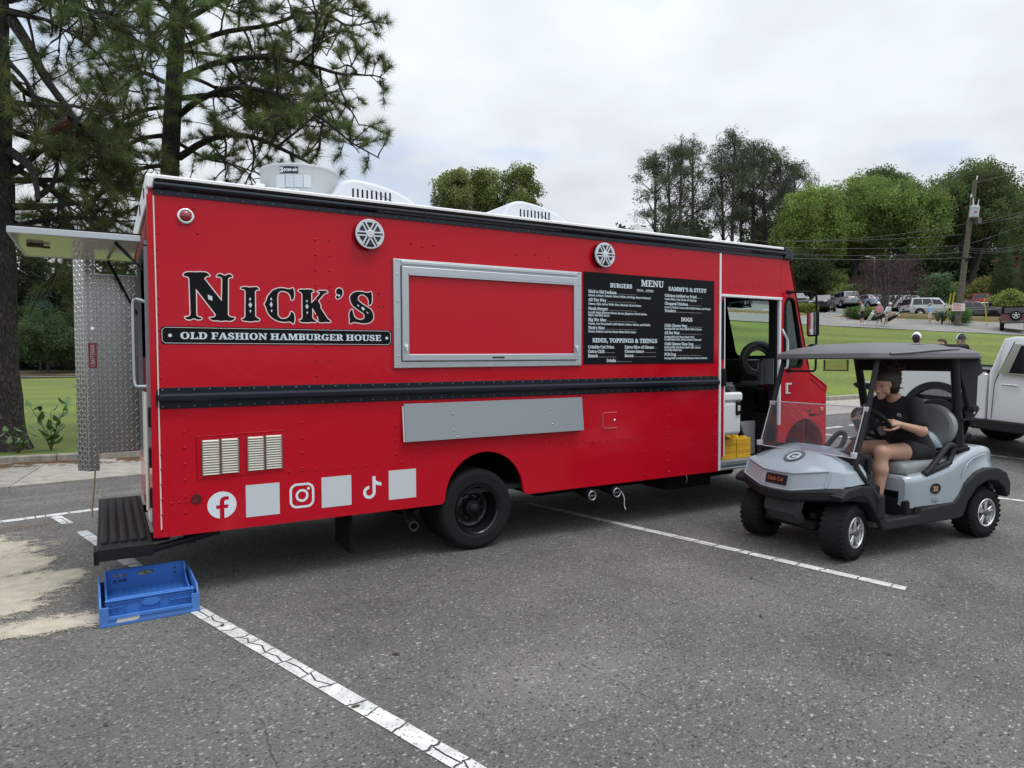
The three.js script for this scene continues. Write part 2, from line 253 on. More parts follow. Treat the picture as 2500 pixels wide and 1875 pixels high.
// ---- painted lines, cracked into chips
const paint = new THREE.MeshStandardMaterial({ map: noiseTex(256, (u, v, i, j) => { const s = N2(i * 0.21, j * 0.21) > 0.62 ? 0.5 : 0.75 + 0.12 * tfbm(u, v, 8, 4); return [s, s, s * 0.985]; }, 3, true), roughness: 0.8 });
function chipLine(name, a, b, width, seed, wear = 0.1, y = 0.004, split = 0.5) {
  const r = rngOf(seed), dx = b[0] - a[0], dz = b[1] - a[1], L = Math.hypot(dx, dz), ux = dx / L, uz = dz / L, shapes = [];
  const jag = () => { const o = []; let v = (r() - 0.5) * 0.05; for (let i = 0; i <= 6; i++) { v += (r() - 0.5) * 0.026; o.push(v); } return o; };
  let s = 0, cut = jag(); const edge = (q, sd) => (sd * width / 2) * (0.97 + 0.05 * N2(q * 9 + seed, sd)) ;
  while (s < L) {
    const len = 0.09 + r() * 0.17, cut2 = jag(), g = 0.003 + r() * 0.0065, e = Math.min(L, s + len);
    if (r() > wear) {
      const row = (base, c, off) => c.map((v, i) => [base + v + off, lerp(edge(base, -1), edge(base, 1), i / 6)]);
      const A = row(s, cut, g), B = row(e, cut2, -g), sp = r() < split;
      if (!sp) shapes.push([...A, ...B.reverse()]);
      else { const k = 2 + (r() * 3 | 0), mid = [lerp(A[k][0], B[k][0], 0.5), (r() - 0.5) * width * 0.3], q = 0.005; shapes.push([...A.slice(0, k + 1).map(p => [p[0], p[1] - (p === A[k] ? q : 0)]), [mid[0], mid[1] - q], ...B.slice(0, k + 1).map((p) => [p[0], p[1] - (p === B[k] ? q : 0)]).reverse()]); shapes.push([...A.slice(k).map(p => [p[0], p[1] + (p === A[k] ? q : 0)]), ...B.slice(k).map((p) => [p[0], p[1] + (p === B[k] ? q : 0)]).reverse(), [mid[0], mid[1] + q]]); }
    }
    s += len; cut = cut2;
  }
  const gs = shapes.map((p) => { const g = new THREE.ShapeGeometry(poly(p.map(([u, v]) => [a[0] + ux * u - uz * v, -(a[1] + uz * u + ux * v)]))); g.rotateX(-Math.PI / 2); const q = g.attributes.position, n = g.attributes.normal, w = g.attributes.uv; for (let i = 0; i < q.count; i++) { q.setY(i, y + hill(q.getX(i), q.getZ(i))); n.setXYZ(i, 0, 1, 0); w.setXY(i, q.getX(i) * 0.7, q.getZ(i) * 0.7); } if (g.index) { const t = g.toNonIndexed(), P = t.attributes.position; for (let i = 0; i < P.count; i += 3) { const cr = (P.getZ(i + 1) - P.getZ(i)) * (P.getX(i + 2) - P.getX(i)) - (P.getX(i + 1) - P.getX(i)) * (P.getZ(i + 2) - P.getZ(i)); if (cr < 0) { const X = P.getX(i + 1), Z = P.getZ(i + 1); const Y = P.getY(i + 1); P.setXYZ(i + 1, P.getX(i + 2), P.getY(i + 2), P.getZ(i + 2)); P.setXYZ(i + 2, X, Y, Z); } } return t; } return g; });
  return struct(name, gs, paint);
}
chipLine('parking_line', [0.17, 0.16], [1.14, 3.45], 0.102, 21, 0.0, 0.005, 0.6);
chipLine('parking_line', [-0.77, -3.56], [-0.63, -3.05], 0.105, 22, 0.0, 0.005, 0.3);
chipLine('parking_line', [-0.5, -2.6], [-0.13, -1.1], 0.1, 23, 0.05, 0.005, 0.3); chipLine('parking_line', [-0.16, -1.35], [0.16, 0.13], 0.1, 24, 0.3);
chipLine('parking_line', [3.92, -1.5], [4.665, 2.52], 0.096, 25, 0.0, 0.005, 0.25);
chipLine('parking_line', [8.45, -0.9], [9.0, 2.2], 0.1, 26, 0, 0.005, 0.2); chipLine('parking_line', [11.2, -3.0], [12.3, 1.6], 0.1, 27, 0, 0.005, 0.2);
chipLine('bay_line', [-5, bayZ(-5) + 0.14], [-0.2, bayZ(-0.2) + 0.06], 0.135, 28, 0, 0.0055, 0.1); chipLine('bay_line', [0.4, bayZ(0.4)], [20, bayZ(20)], 0.12, 29, 0.05, 0.0055, 0.1);
// ---- sand spilled behind the truck
{
  const x0 = -3.2, x1 = 0.1, z0 = -3.4, z1 = 0.9, w = 1024, h = 1280, d = new Uint8Array(w * h * 4);
  const blobs = [[-1.6, -1.75, 0.95, 1.3], [-0.98, -1.55, 0.34, 0.4], [-0.95, -0.85, 0.5, 0.5], [-0.66, -1.02, 0.28, 0.2], [-1.15, -0.38, 0.55, 0.32], [-0.6, 0.13, 0.5, 0.2], [-1.4, 0.1, 0.6, 0.22]];
  for (let j = 0; j < h; j++) for (let i = 0; i < w; i++) {
    const x = lerp(x0, x1, i / w), z = lerp(z0, z1, j / h), k = (j * w + i) * 4; let f = -1;
    blobs.forEach(([bx_, bz, rx, rz], q) => { f = Math.max(f, (q > 4 ? 0.62 : 1) * (1 - Math.hypot((x - bx_) / rx, (z - bz) / rz)) * 1.6); });
    f += 0.4 * fbm2(x * 2.4, z * 3.0, 4) + 0.3 * fbm2(x * 8, z * 11, 4);
    const grain = 0.5 + 0.5 * N2(i * 0.55, j * 0.55), g2 = 0.6 * grain + 0.4 * (0.5 + 0.5 * N2(i * 0.17, j * 0.17)), on = g2 > 0.98 - (f + 0.25) * 0.95, t = fbm2(x * 5 + 3, z * 5, 3);
    const L = 0.95 + 0.1 * t + 0.07 * (grain - 0.5); d[k] = clamp(186 * L, 0, 255); d[k + 1] = clamp(175 * L, 0, 255); d[k + 2] = clamp(157 * L, 0, 255); d[k + 3] = on ? 255 : 0;
  }
  const t = new THREE.DataTexture(d, w, h); t.colorSpace = THREE.SRGBColorSpace; t.magFilter = THREE.LinearFilter; t.needsUpdate = true;
  const g = new THREE.PlaneGeometry(x1 - x0, z1 - z0).rotateX(-Math.PI / 2); const uv = g.attributes.uv; for (let i = 0; i < uv.count; i++) uv.setY(i, 1 - uv.getY(i)); g.translate((x0 + x1) / 2, 0.009, (z0 + z1) / 2);
  tag(mesh('sand', g, new THREE.MeshStandardMaterial({ map: t, roughness: 0.95, transparent: true, alphaTest: 0.5 })), 'pale spilled sand spread over the asphalt behind the truck', 'sand', null, 'stuff');
}
// ---- the upper drive, its car park and planting beds
const grey = new THREE.MeshStandardMaterial({ map: asphaltTex, color: lin(2.0, 2.0, 1.96), roughness: 0.9, vertexColors: true }), mulch = new THREE.MeshStandardMaterial({ map: noiseTex(512, (u, v, i, j) => { const a = 0.5 + 0.5 * tfbm(u, v, 30, 4, 3) + 0.4 * N2(i * 0.4, j * 0.4); return [0.33 + 0.12 * a, 0.26 + 0.09 * a, 0.17 + 0.06 * a]; }, 3, true), roughness: 1, vertexColors: true });
const dLow = (t) => 48 + 14 * (clamp(t, -0.1, 0.85) - 0.33), dTop = (t) => dLow(t) + 8.6 + 2 * Math.sin(t * 9) * 0.3;
sheet('upper_road', range(-0.6, 1.0, 80), range(0, 1, 8), (t, w) => fwd(lerp(dLow(t) + 0.2 * Math.sin(t * 40), dTop(t), w), t, 0.05), grey, 6, (x, z) => { const m = 1 + 0.2 * fbm2(x * 0.2, z * 0.5, 4); return [m, m, m]; });
sheet('upper_car_park', range(-0.45, 1.0, 80), range(0, 1, 24), (t, w) => fwd(lerp(dTop(t) - 0.05, 100, w), t, 0.03), grey, 6, (x, z) => { const m = 0.95 + 0.18 * fbm2(x * 0.1, z * 0.1, 4); return [m, m, m]; });
function bed(t0, t1, a, b, rise, mat, colour, name = 'planting_bed') {   // a raised bed beyond the upper road
  return sheet(name, range(t0, t1, 40), range(0, 1, 10), (t, w) => { const e = Math.min(sstep(0, 0.12, (t - t0) / (t1 - t0)), 1 - sstep(0.88, 1, (t - t0) / (t1 - t0))), d = lerp(dTop(t) + a, dTop(t) + b, w); return fwd(d, t, 0.07 + rise * Math.min(1, Math.sin(w * Math.PI) * 2.2) * e + 0.07 * N2(t * 60, w * 6) * e); }, mat, 2, colour);
}
bed(0.463, 0.745, 0.15, 3.4, 0.42, mulch, (x, z, t, w) => { const gr = sstep(-0.1, 0.25, fbm2(x * 0.6, z * 0.6, 3) + (t > 0.55 ? 0.12 : -0.25)); return [lerp(1.05, 0.62, gr), lerp(0.98, 1.0, gr), lerp(0.95, 0.55, gr)]; });
bed(0.28, 0.44, 0.15, 2.6, 0.25, mulch, (x, z) => { const gr = sstep(-0.1, 0.3, fbm2(x * 0.6, z * 0.6, 3)); return [lerp(1.25, 0.9, gr), lerp(1.25, 1.15, gr), lerp(1.1, 0.7, gr)]; });
for (const [t0, t1] of [[0.455, 0.755], [0.275, 0.445]]) sheet('bed_kerb', range(t0, t1, 40), [0, 0.4, 0.6, 1], (t, w) => fwd(dTop(t) + w * 0.3, t, w > 0.2 && w < 0.8 ? 0.2 : 0.04), concrete[1], 1.2);
{ // bay lines in the upper car park
  const g = []; for (let k = 0; k < 18; k++) { const t = 0.3 + k * 0.03, a = fwd(66, t, 0.06), b = fwd(71, t + 0.012, 0.06); g.push(quad([a.x, a.y, a.z], [a.x + 0.2, a.y, a.z], [b.x + 0.2, b.y, b.z], [b.x, b.y, b.z])); }
  struct('bay_marking', g, std(0.6, 0.6, 0.6, 0.8));
}
// ---- the cart path and rough on the left
sheet('cart_path', range(-60, 30, 40), range(0, 1, 3), (x, w) => V(x, 0.16 + hill(x, -82 - w * 3.2), -82 - w * 3.2 + 0.02 * x), grey, 6, () => [1.1, 1.1, 1.08]);
sheet('rough_ground', range(-80, 20, 50), range(0, 1, 12), (x, w) => V(x, 0.2 + w * 0.8 + hill(x, -87 - w * 40), -87 - w * 40), mulch, 3, (x, z) => { const m = 0.55 + 0.4 * fbm2(x * 0.2, z * 0.2, 3); return [m * 0.8, m * 0.95, m * 0.6]; });

// loose grit and a few dead leaves on the asphalt
{
  const r = rngOf(301), g = new THREE.IcosahedronGeometry(1, 0), n = 1500, im = new THREE.InstancedMesh(g, std(1, 1, 1, 0.9), n), m = new THREE.Matrix4();
  for (let i = 0; i < n; i++) { const x = -3 + r() * 12, z = -3 + r() * 7.6, s = 0.0022 + 0.0048 * r() * r() * r(), c = r() < 0.5 ? 0.3 + 0.3 * r() : 0.04 + 0.1 * r(); m.compose(V(x, hill(x, z) + s * 0.5, z), new THREE.Quaternion().setFromEuler(new THREE.Euler(r() * 6, r() * 6, r() * 6)), V(s, s * 0.7, s * (0.8 + r()))); im.setMatrixAt(i, m); im.setColorAt(i, lin(c, c * 0.97, c * 0.9)); }
  im.name = numbered('grit'); im.receiveShadow = im.castShadow = true; scene.add(im); tag(im, 'loose grit scattered over the parking lot asphalt', 'grit', null, 'stuff');
  const lf = []; for (let i = 0; i < 36; i++) { const x = -2.5 + r() * 11, z = -2.5 + r() * 6.8, s = 0.012 + 0.018 * r(), q = new THREE.CircleGeometry(s, 6).scale(1, 0.55, 1).rotateX(-Math.PI / 2 + 0.25 * (r() - 0.5)).rotateY(r() * 6).translate(x, 0.009 + hill(x, z), z); lf.push(q); }
  tag(mesh('dead_leaves', lf, std(0.05, 0.038, 0.025, 0.9, 0, { side: THREE.DoubleSide })), 'few small dead leaves lying on the parking lot', 'leaves', null, 'stuff');
}

// ================================================================ trees and plants
const barkTex = noiseTex(512, (u, v, i, j) => { const r = Math.abs(tfbm(u, v * 0.35, 14, 3, 2)) * 2.2, a = 0.1 + 0.14 * clamp(r) + 0.06 * N2(i * 0.3, j * 0.3) + 0.05 * tfbm(u, v, 5, 3); return [a * 1.12, a * 1.02, a * 0.95]; }, 3, true);
const barkBump = noiseTex(512, (u, v, i, j) => clamp(Math.abs(tfbm(u, v * 0.35, 14, 3, 2)) * 2.6 + 0.15 * N2(i * 0.2, j * 0.2)));
const bark = new THREE.MeshStandardMaterial({ map: barkTex, bumpMap: barkBump, bumpScale: 0.03, roughness: 0.95 });
const twigMat = std(0.028, 0.024, 0.021, 0.95), farBark = std(0.06, 0.055, 0.055, 0.95), greyBark = std(0.085, 0.078, 0.07, 0.95);
function limbTube(pts, r0, r1, seg = 10, rad = 6) { // tapered tube
  const c = new THREE.CatmullRomCurve3(pts.map((p) => (p.isVector3 ? p : V(...p)))), rows = [], fr = c.computeFrenetFrames(seg, false), L = c.getLength();
  for (let i = 0; i <= seg; i++) { const t = i / seg, p = c.getPointAt(t), r = lerp(r0, r1, t), row = []; for (let j = 0; j <= rad; j++) { const a = j / rad * Math.PI * 2; row.push(p.clone().addScaledVector(fr.normals[i], Math.cos(a) * r).addScaledVector(fr.binormals[i], Math.sin(a) * r).toArray()); } rows.push(row); }
  const g = skin(rows, false, 0), u = g.attributes.uv; for (let i = 0; i < u.count; i++) u.setXY(i, u.getX(i) * Math.max(1, Math.round(r0 * 8)), u.getY(i) * L / 0.9); return g;
}
function tuftGeo(n, len, w, seed, spread = 1) {
  const r = rngOf(seed), pos = [], nor = [];
  for (let i = 0; i < n; i++) {
    const th = (0.2 + 1.25 * Math.pow(r(), 0.8)) * spread, ph = r() * 6.283, L = len * (0.7 + 0.45 * r()), y0 = r() * len * 0.35;
    const d = V(Math.sin(th) * Math.cos(ph), Math.cos(th), Math.sin(th) * Math.sin(ph)), s = V(r() - 0.5, r() - 0.5, r() - 0.5).cross(d).normalize().multiplyScalar(w / 2);
    const b = V(0, y0, 0), droop = V(0, -0.1 * L * Math.sin(th), 0), tip = b.clone().addScaledVector(d, L).add(droop), n_ = s.clone().cross(d).normalize();
    pos.push(b.x - s.x, b.y - s.y, b.z - s.z, b.x + s.x, b.y + s.y, b.z + s.z, tip.x, tip.y, tip.z); for (let k = 0; k < 3; k++) nor.push(n_.x, n_.y, n_.z);
  }
  const g = new THREE.BufferGeometry(); g.setAttribute('position', new THREE.Float32BufferAttribute(pos, 3)); g.setAttribute('normal', new THREE.Float32BufferAttribute(nor, 3)); g.setAttribute('uv', new THREE.Float32BufferAttribute(new Float32Array(pos.length / 3 * 2), 2)); return g;
}
// a loose ball of leaf-sized faces
function sprayGeo(n, R, size, seed, narrow = 0.6, flat = 1) {
  const r = rngOf(seed), pos = [], nor = [];
  for (let i = 0; i < n; i++) {
    const c = V(r() - 0.5, r() - 0.5, r() - 0.5).normalize().multiplyScalar(R * Math.cbrt(r())); c.y *= flat;
    const a = V(r() - 0.5, r() - 0.6, r() - 0.5).normalize(), b = V(r() - 0.5, r() - 0.5, r() - 0.5).cross(a).normalize(), s = size * (0.6 + 0.7 * r()), A = a.multiplyScalar(s / 2), B = b.multiplyScalar(s * narrow / 2);
    const q = [c.clone().sub(A), c.clone().add(B), c.clone().add(A), c.clone().sub(B)], n_ = B.clone().cross(A).normalize();
    for (const k of [0, 1, 2, 0, 2, 3]) { pos.push(q[k].x, q[k].y, q[k].z); nor.push(n_.x, n_.y, n_.z); }
  }
  const g = new THREE.BufferGeometry(); g.setAttribute('position', new THREE.Float32BufferAttribute(pos, 3)); g.setAttribute('normal', new THREE.Float32BufferAttribute(nor, 3)); g.setAttribute('uv', new THREE.Float32BufferAttribute(new Float32Array(pos.length / 3 * 2), 2)); return g;
}
const leafMat = new THREE.MeshPhysicalMaterial({ color: 0xffffff, roughness: 1, transmission: 0.4, thickness: 0, specularIntensity: 0.2 }), needleMat = new THREE.MeshPhysicalMaterial({ color: 0xffffff, roughness: 0.9, transmission: 0.35, thickness: 0, specularIntensity: 0.25 });
const _m = new THREE.Matrix4(), _q = new THREE.Quaternion();
function instances(name, geo, mat, list, parent, kind) { // list of { p, dir?, s, c:[r,g,b], roll }
  const im = new THREE.InstancedMesh(geo, mat, list.length); im.name = numbered(name);
  list.forEach((o, i) => {
    if (o.dir) { _q.setFromUnitVectors(UP, o.dir); _q.multiply(new THREE.Quaternion().setFromAxisAngle(UP, o.roll ?? 0)); } else _q.setFromEuler(new THREE.Euler(o.roll * 1.3, o.roll * 2.1, o.roll * 0.7));
    _m.compose(o.p, _q, V(o.s, o.s, o.s)); im.setMatrixAt(i, _m); im.setColorAt(i, lin(...o.c));
  });
  im.castShadow = im.receiveShadow = true; parent.add(im); if (kind) im.userData.kind = kind; return im;
}
const toLocal = (geos, P) => mg(geos).translate(-P.x, -P.y, -P.z);

// ---- the two big pines on the left
const tufts = [tuftGeo(52, 0.23, 0.008, 1), tuftGeo(44, 0.26, 0.008, 2, 1.1), tuftGeo(56, 0.19, 0.0075, 3)];
function bigPine(name, label, trunkPts, r0, r1, limbs, seed, opt = {}) {
  const r = rngOf(seed), P = V(...trunkPts[0]), t = group(name, [P.x, P.y, P.z], 0, label, 'pine tree'), wood = [], twigs = [], tl = [[], [], []];
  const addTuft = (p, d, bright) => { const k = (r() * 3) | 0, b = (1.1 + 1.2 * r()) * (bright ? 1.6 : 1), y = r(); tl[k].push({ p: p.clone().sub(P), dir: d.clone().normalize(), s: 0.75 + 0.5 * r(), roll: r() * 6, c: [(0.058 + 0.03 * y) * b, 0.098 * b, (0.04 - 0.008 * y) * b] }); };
  const twig = (a, d, L, rad, lev, bright) => { // sub-branch that bends and carries tufts
    const pts = [a.clone()], n = 5; let q = a.clone(), dd = d.clone().normalize();
    for (let i = 0; i < n; i++) { dd.add(V((r() - 0.5) * 0.55, (r() - 0.5) * 0.5 - (lev === 1 ? 0.06 : 0.02), (r() - 0.5) * 0.55)).normalize(); q = q.clone().addScaledVector(dd, L / n); pts.push(q); }
    twigs.push(limbTube(pts, rad, rad * 0.45, 6, 4));
    if (lev > 0) { const kids = lev === 1 ? 4 + (r() * 3 | 0) : 3 + (r() * 2 | 0); for (let k = 0; k < kids; k++) { const s = 0.25 + 0.75 * (k + r()) / kids, i = Math.min(n - 1, Math.floor(s * n)), b = pts[i].clone().lerp(pts[i + 1], s * n - i > 1 ? 1 : s * n - i), v = pts[i + 1].clone().sub(pts[i]).normalize(); const side = V(r() - 0.5, (r() - 0.35) * 0.9, r() - 0.5).normalize(); twig(b, v.multiplyScalar(0.6).add(side), L * (0.45 + 0.25 * r()), rad * 0.55, lev - 1, bright); } }
    else { const m = 3 + (r() * 2 | 0); for (let k = 0; k < m; k++) { const s = 0.45 + 0.55 * (k + 0.6 * r()) / m, i = Math.min(n - 1, Math.floor(s * n)); const v = pts[i + 1].clone().sub(pts[i]).add(V((r() - 0.5) * 0.08, 0.05, (r() - 0.5) * 0.08)); addTuft(pts[i].clone().lerp(pts[i + 1], clamp(s * n - i)), v, bright); } addTuft(pts[n], pts[n].clone().sub(pts[n - 1]).add(V(0, 0.04, 0)), bright); }
  };
  // trunk
  const c = new THREE.CatmullRomCurve3(trunkPts.map((p) => V(...p))), rows = [], seg = 70, rad = 30;
  for (let i = 0; i <= seg; i++) { const s = i / seg, p = c.getPointAt(s), R = lerp(r0, r1, s) * (1 + (opt.flare ?? 0.6) * Math.exp(-p.y / 0.45)), row = []; for (let j = 0; j <= rad; j++) { const a = j / rad * Math.PI * 2, k = 1 + 0.07 * N3(Math.cos(a) * 2.2, p.y * 0.9, Math.sin(a) * 2.2) + 0.035 * N3(Math.cos(a) * 7, p.y * 2.2, Math.sin(a) * 7) + 0.3 * (opt.flare ?? 0.6) * Math.exp(-p.y / 0.35) * N2(a * 1.5, 3); row.push([p.x + Math.cos(a) * R * k, p.y, p.z + Math.sin(a) * R * k]); } rows.push(row.reverse()); }
  const tg = skin(rows, false, 0), u = tg.attributes.uv; for (let i = 0; i < u.count; i++) u.setXY(i, u.getX(i) * 3, u.getY(i) * c.getLength() / 1.1);
  part('trunk', toLocal([tg], P), bark, t);
  limbs.forEach(([pts, R, mode], li) => {
    const cv = new THREE.CatmullRomCurve3(pts.map((p) => V(...p))), L = cv.getLength(); wood.push(limbTube(pts, R, R * 0.35, 14, 8));
    if (mode === 'bare') return;
    const n = Math.round(L * 3.1 * (opt.dens ?? 1)); for (let k = 0; k < n; k++) { const s = 0.22 + 0.78 * (k + r()) / n, p = cv.getPointAt(s), v = cv.getTangentAt(s), side = V(r() - 0.5, (r() - 0.45) * 0.8, r() - 0.5).cross(v).normalize().add(V(0, (r() - 0.4) * 0.8, 0)); twig(p, v.clone().multiplyScalar(0.5).add(side), (0.75 + 0.8 * r()) * (opt.reach ?? 1), R * 0.3 + 0.006, 1, mode === 'bright'); }
    twig(cv.getPointAt(1), cv.getTangentAt(1), 0.7, R * 0.3, 1, mode === 'bright');
  });
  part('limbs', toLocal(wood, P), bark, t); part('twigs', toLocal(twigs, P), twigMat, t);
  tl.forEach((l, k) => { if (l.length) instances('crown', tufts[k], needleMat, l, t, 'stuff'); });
  return t;
}
bigPine('pine_tree', 'tall pine behind the truck roof, limbs reaching right over the sky', [[0.95, 0, -12.45], [1.0, 2.5, -12.5], [1.11, 6.03, -12.57], [1.37, 9.98, -12.58], [1.54, 12.8, -12.59], [1.7, 18, -12.6]], 0.24, 0.1, [
  [[[1.30, 6.36, -12.47], [1.80, 6.68, -12.01], [2.26, 6.77, -11.56], [2.71, 6.66, -11.11], [3.22, 6.34, -10.61], [3.64, 6.02, -10.16]], 0.085],
  [[[1.35, 7.36, -12.49], [1.64, 7.53, -11.95], [2.23, 7.70, -11.24], [2.94, 7.48, -10.44], [3.61, 6.96, -9.66], [4.0, 6.5, -9.2]], 0.075],
  [[[1.33, 7.72, -12.51], [2.05, 7.91, -12.44], [2.93, 7.98, -12.28], [3.85, 8.13, -12.09], [4.63, 8.31, -11.99]], 0.07],
  [[[1.35, 8.19, -12.52], [2.15, 8.48, -11.83], [3.00, 8.48, -11.10], [3.81, 8.21, -10.38], [4.35, 7.95, -9.9], [4.6, 7.9, -9.6]], 0.08],
  [[[1.34, 8.85, -12.55], [2.22, 9.30, -12.24], [3.25, 9.56, -11.83], [4.13, 9.93, -11.52], [4.7, 9.8, -11.3], [5.0, 9.5, -11.2]], 0.07],
  [[[1.32, 9.42, -12.58], [2.17, 9.82, -11.75], [3.0, 10.12, -11.0], [3.7, 9.8, -10.3], [4.2, 9.3, -9.8]], 0.07],
  [[[1.04, 8.10, -12.70], [0.62, 8.25, -12.77], [0.33, 7.94, -12.76], [0.22, 7.38, -12.62], [0.18, 6.96, -12.46]], 0.06],
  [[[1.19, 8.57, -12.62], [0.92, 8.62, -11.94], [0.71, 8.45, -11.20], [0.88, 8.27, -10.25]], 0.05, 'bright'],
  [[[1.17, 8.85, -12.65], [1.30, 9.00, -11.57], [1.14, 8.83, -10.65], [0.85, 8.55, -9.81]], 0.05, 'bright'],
  [[[1.10, 7.54, -12.63], [0.63, 7.54, -13.22], [0.13, 7.35, -13.81], [-0.21, 6.95, -14.31]], 0.06],
  [[[1.05, 6.88, -12.64], [0.54, 6.89, -13.33], [-0.05, 6.61, -14.05], [-0.49, 6.21, -14.67]], 0.06],
  [[[1.05, 6.2, -12.64], [0.54, 6.2, -13.33], [-0.05, 5.9, -14.05], [-0.49, 5.5, -14.67]], 0.06],
  [[[1.31, 9.70, -12.60], [1.95, 10.73, -12.65], [3.02, 11.50, -12.44], [4.30, 11.59, -12.09]], 0.07], [[[1.23, 9.80, -12.65], [0.58, 10.09, -12.66], [-0.14, 10.19, -12.69], [-0.68, 9.65, -12.61]], 0.07],
  [[[1.25, 10.36, -12.66], [0.55, 11.36, -13.40], [-0.19, 12.00, -14.15]], 0.07], [[[1.39, 10.55, -12.59], [2.42, 11.86, -12.04], [3.41, 12.42, -11.48]], 0.07],
  [[[1.30, 6.69, -12.49], [1.87, 6.49, -12.68], [2.45, 6.48, -12.89], [3.05, 6.40, -13.07]], 0.045],
  [[[1.35, 8.3, -12.5], [1.9, 8.1, -12.3], [2.6, 7.75, -12.2], [3.3, 7.3, -12.2]], 0.05], [[[1.35, 8.8, -12.5], [2.1, 8.95, -12.7], [2.9, 9.0, -12.9], [3.7, 8.8, -13]], 0.05],
  [[[1.5, 12.5, -12.6], [2.4, 13.4, -13], [3.2, 13.9, -13.2]], 0.06], [[[1.55, 13.5, -12.6], [0.8, 14.2, -12], [0.1, 14.5, -11.6]], 0.06], [[[1.6, 15, -12.6], [2.3, 16, -12.2], [2.7, 17, -12]], 0.05], [[[1.62, 15.6, -12.6], [1.1, 16.8, -13], [0.8, 17.8, -13.2]], 0.05],
], 101, { dens: 0.82, reach: 0.92 });
const pineL = [
  [[[-1.57, 7.76, -10.04], [-1.29, 7.19, -9.70], [-1.07, 6.63, -9.41], [-0.80, 6.16, -9.08], [-0.56, 5.72, -8.78]], 0.11, 'bare'],
  [[[-1.65, 5.42, -9.99], [-1.35, 5.10, -9.53], [-1.23, 4.72, -9.17], [-1.19, 4.38, -8.87]], 0.09, 'bare'], [[[-1.25, 4.62, -9.72], [-1.02, 4.74, -9.32], [-0.92, 4.93, -9.00], [-0.89, 5.00, -8.72]], 0.06, 'bare'],
  [[[-1.63, 5.02, -9.96], [-1.33, 5.39, -10.11], [-1.02, 5.73, -10.25], [-0.56, 5.89, -10.30]], 0.06], [[[-1.67, 4.44, -9.96], [-1.35, 4.50, -10.09], [-0.91, 4.59, -10.14], [-0.38, 4.73, -10.15]], 0.07],
  [[[-1.71, 4.04, -9.97], [-1.31, 4.29, -10.36], [-0.73, 4.47, -10.65], [0.03, 4.50, -10.83]], 0.06], [[[-1.65, 7.03, -10.05], [-1.30, 6.42, -9.32], [-1.16, 5.90, -8.9]], 0.05],
  [[[-1.62, 8.13, -10.08], [-0.98, 8.18, -9.51], [-0.30, 7.73, -8.91], [0.1, 7.45, -8.5]], 0.07], [[[-1.62, 8.56, -10.09], [-0.80, 8.82, -9.86], [0.03, 8.48, -9.59], [0.6, 8.2, -9.45]], 0.07],
  [[[-1.63, 6.30, -10.01], [-1.25, 6.34, -10.14], [-0.68, 6.14, -10.15], [-0.3, 6.05, -10.18]], 0.06], [[[-1.64, 5.79, -10.00], [-1.15, 5.74, -10.33], [-0.44, 5.66, -10.53], [0.34, 5.65, -10.69]], 0.06],
  [[[-1.69, 4.91, -10.00], [-1.10, 5.07, -10.35], [-0.31, 5.22, -10.59], [0.41, 5.29, -10.87]], 0.06], [[[-1.66, 9.22, -10.15], [-0.96, 9.73, -9.76], [-0.08, 9.43, -9.23]], 0.07],
  [[[-1.63, 7.91, -10.08], [-1.2, 7.6, -9.3], [-0.9, 7.35, -8.7]], 0.06], [[[-1.62, 6.8, -10.1], [-1.4, 6.7, -10.7], [-1.0, 6.8, -11.3], [-0.6, 6.6, -11.8]], 0.06],
  [[[-1.65, 4.2, -10.1], [-1.2, 3.95, -10.9], [-0.8, 3.75, -11.5], [-0.3, 3.8, -12]], 0.05], [[[-1.65, 5.2, -10.1], [-1.0, 5.0, -11.2], [-0.4, 4.9, -12.0], [0.2, 5.0, -12.6]], 0.06],
  [[[-1.63, 8.9, -10.1], [-1.0, 8.9, -11], [-0.2, 8.7, -11.8]], 0.06], [[[-1.9, 10, -10.2], [-2.9, 10.6, -10], [-3.8, 10.7, -9.6]], 0.07], [[[-2.2, 8, -10.2], [-3.1, 8.2, -10.8], [-3.9, 8, -11.2]], 0.07], [[[-2.2, 6.5, -10.2], [-3.2, 6.6, -9.8], [-4.0, 6.3, -9.4]], 0.07],
  [[[-1.9, 12, -10.3], [-1.1, 13, -10.6], [-0.4, 13.4, -10.8]], 0.06], [[[-1.9, 13.5, -10.3], [-2.6, 14.4, -10], [-3.1, 14.8, -9.8]], 0.06], [[[-1.9, 15, -10.4], [-1.4, 16, -10.2], [-1.1, 16.9, -10.1]], 0.05],
];
const pine2 = bigPine('pine_tree', 'thick dark pine trunk at the left edge with a broken hanging limb', [[-1.99, 0.02, -9.92], [-1.98, 1.0, -9.98], [-1.95, 4.48, -10.13], [-1.93, 8.13, -10.26], [-1.9, 12, -10.35], [-1.88, 17, -10.45]], 0.37, 0.2, pineL, 202, { flare: 0.7, dens: 0.92 });
part('broken_limb', [limbTube([[-1.2, 5.33, -8.57], [-1.02, 5.4, -8.5], [-0.85, 5.52, -8.4], [-0.67, 5.64, -8.28]], 0.06, 0.085, 8, 9).translate(1.99, -0.02, 9.92)], new THREE.MeshStandardMaterial({ color: lin(1.9, 1.0, 0.55), map: barkTex, bumpMap: barkBump, bumpScale: 0.02, roughness: 0.9 }), pine2);

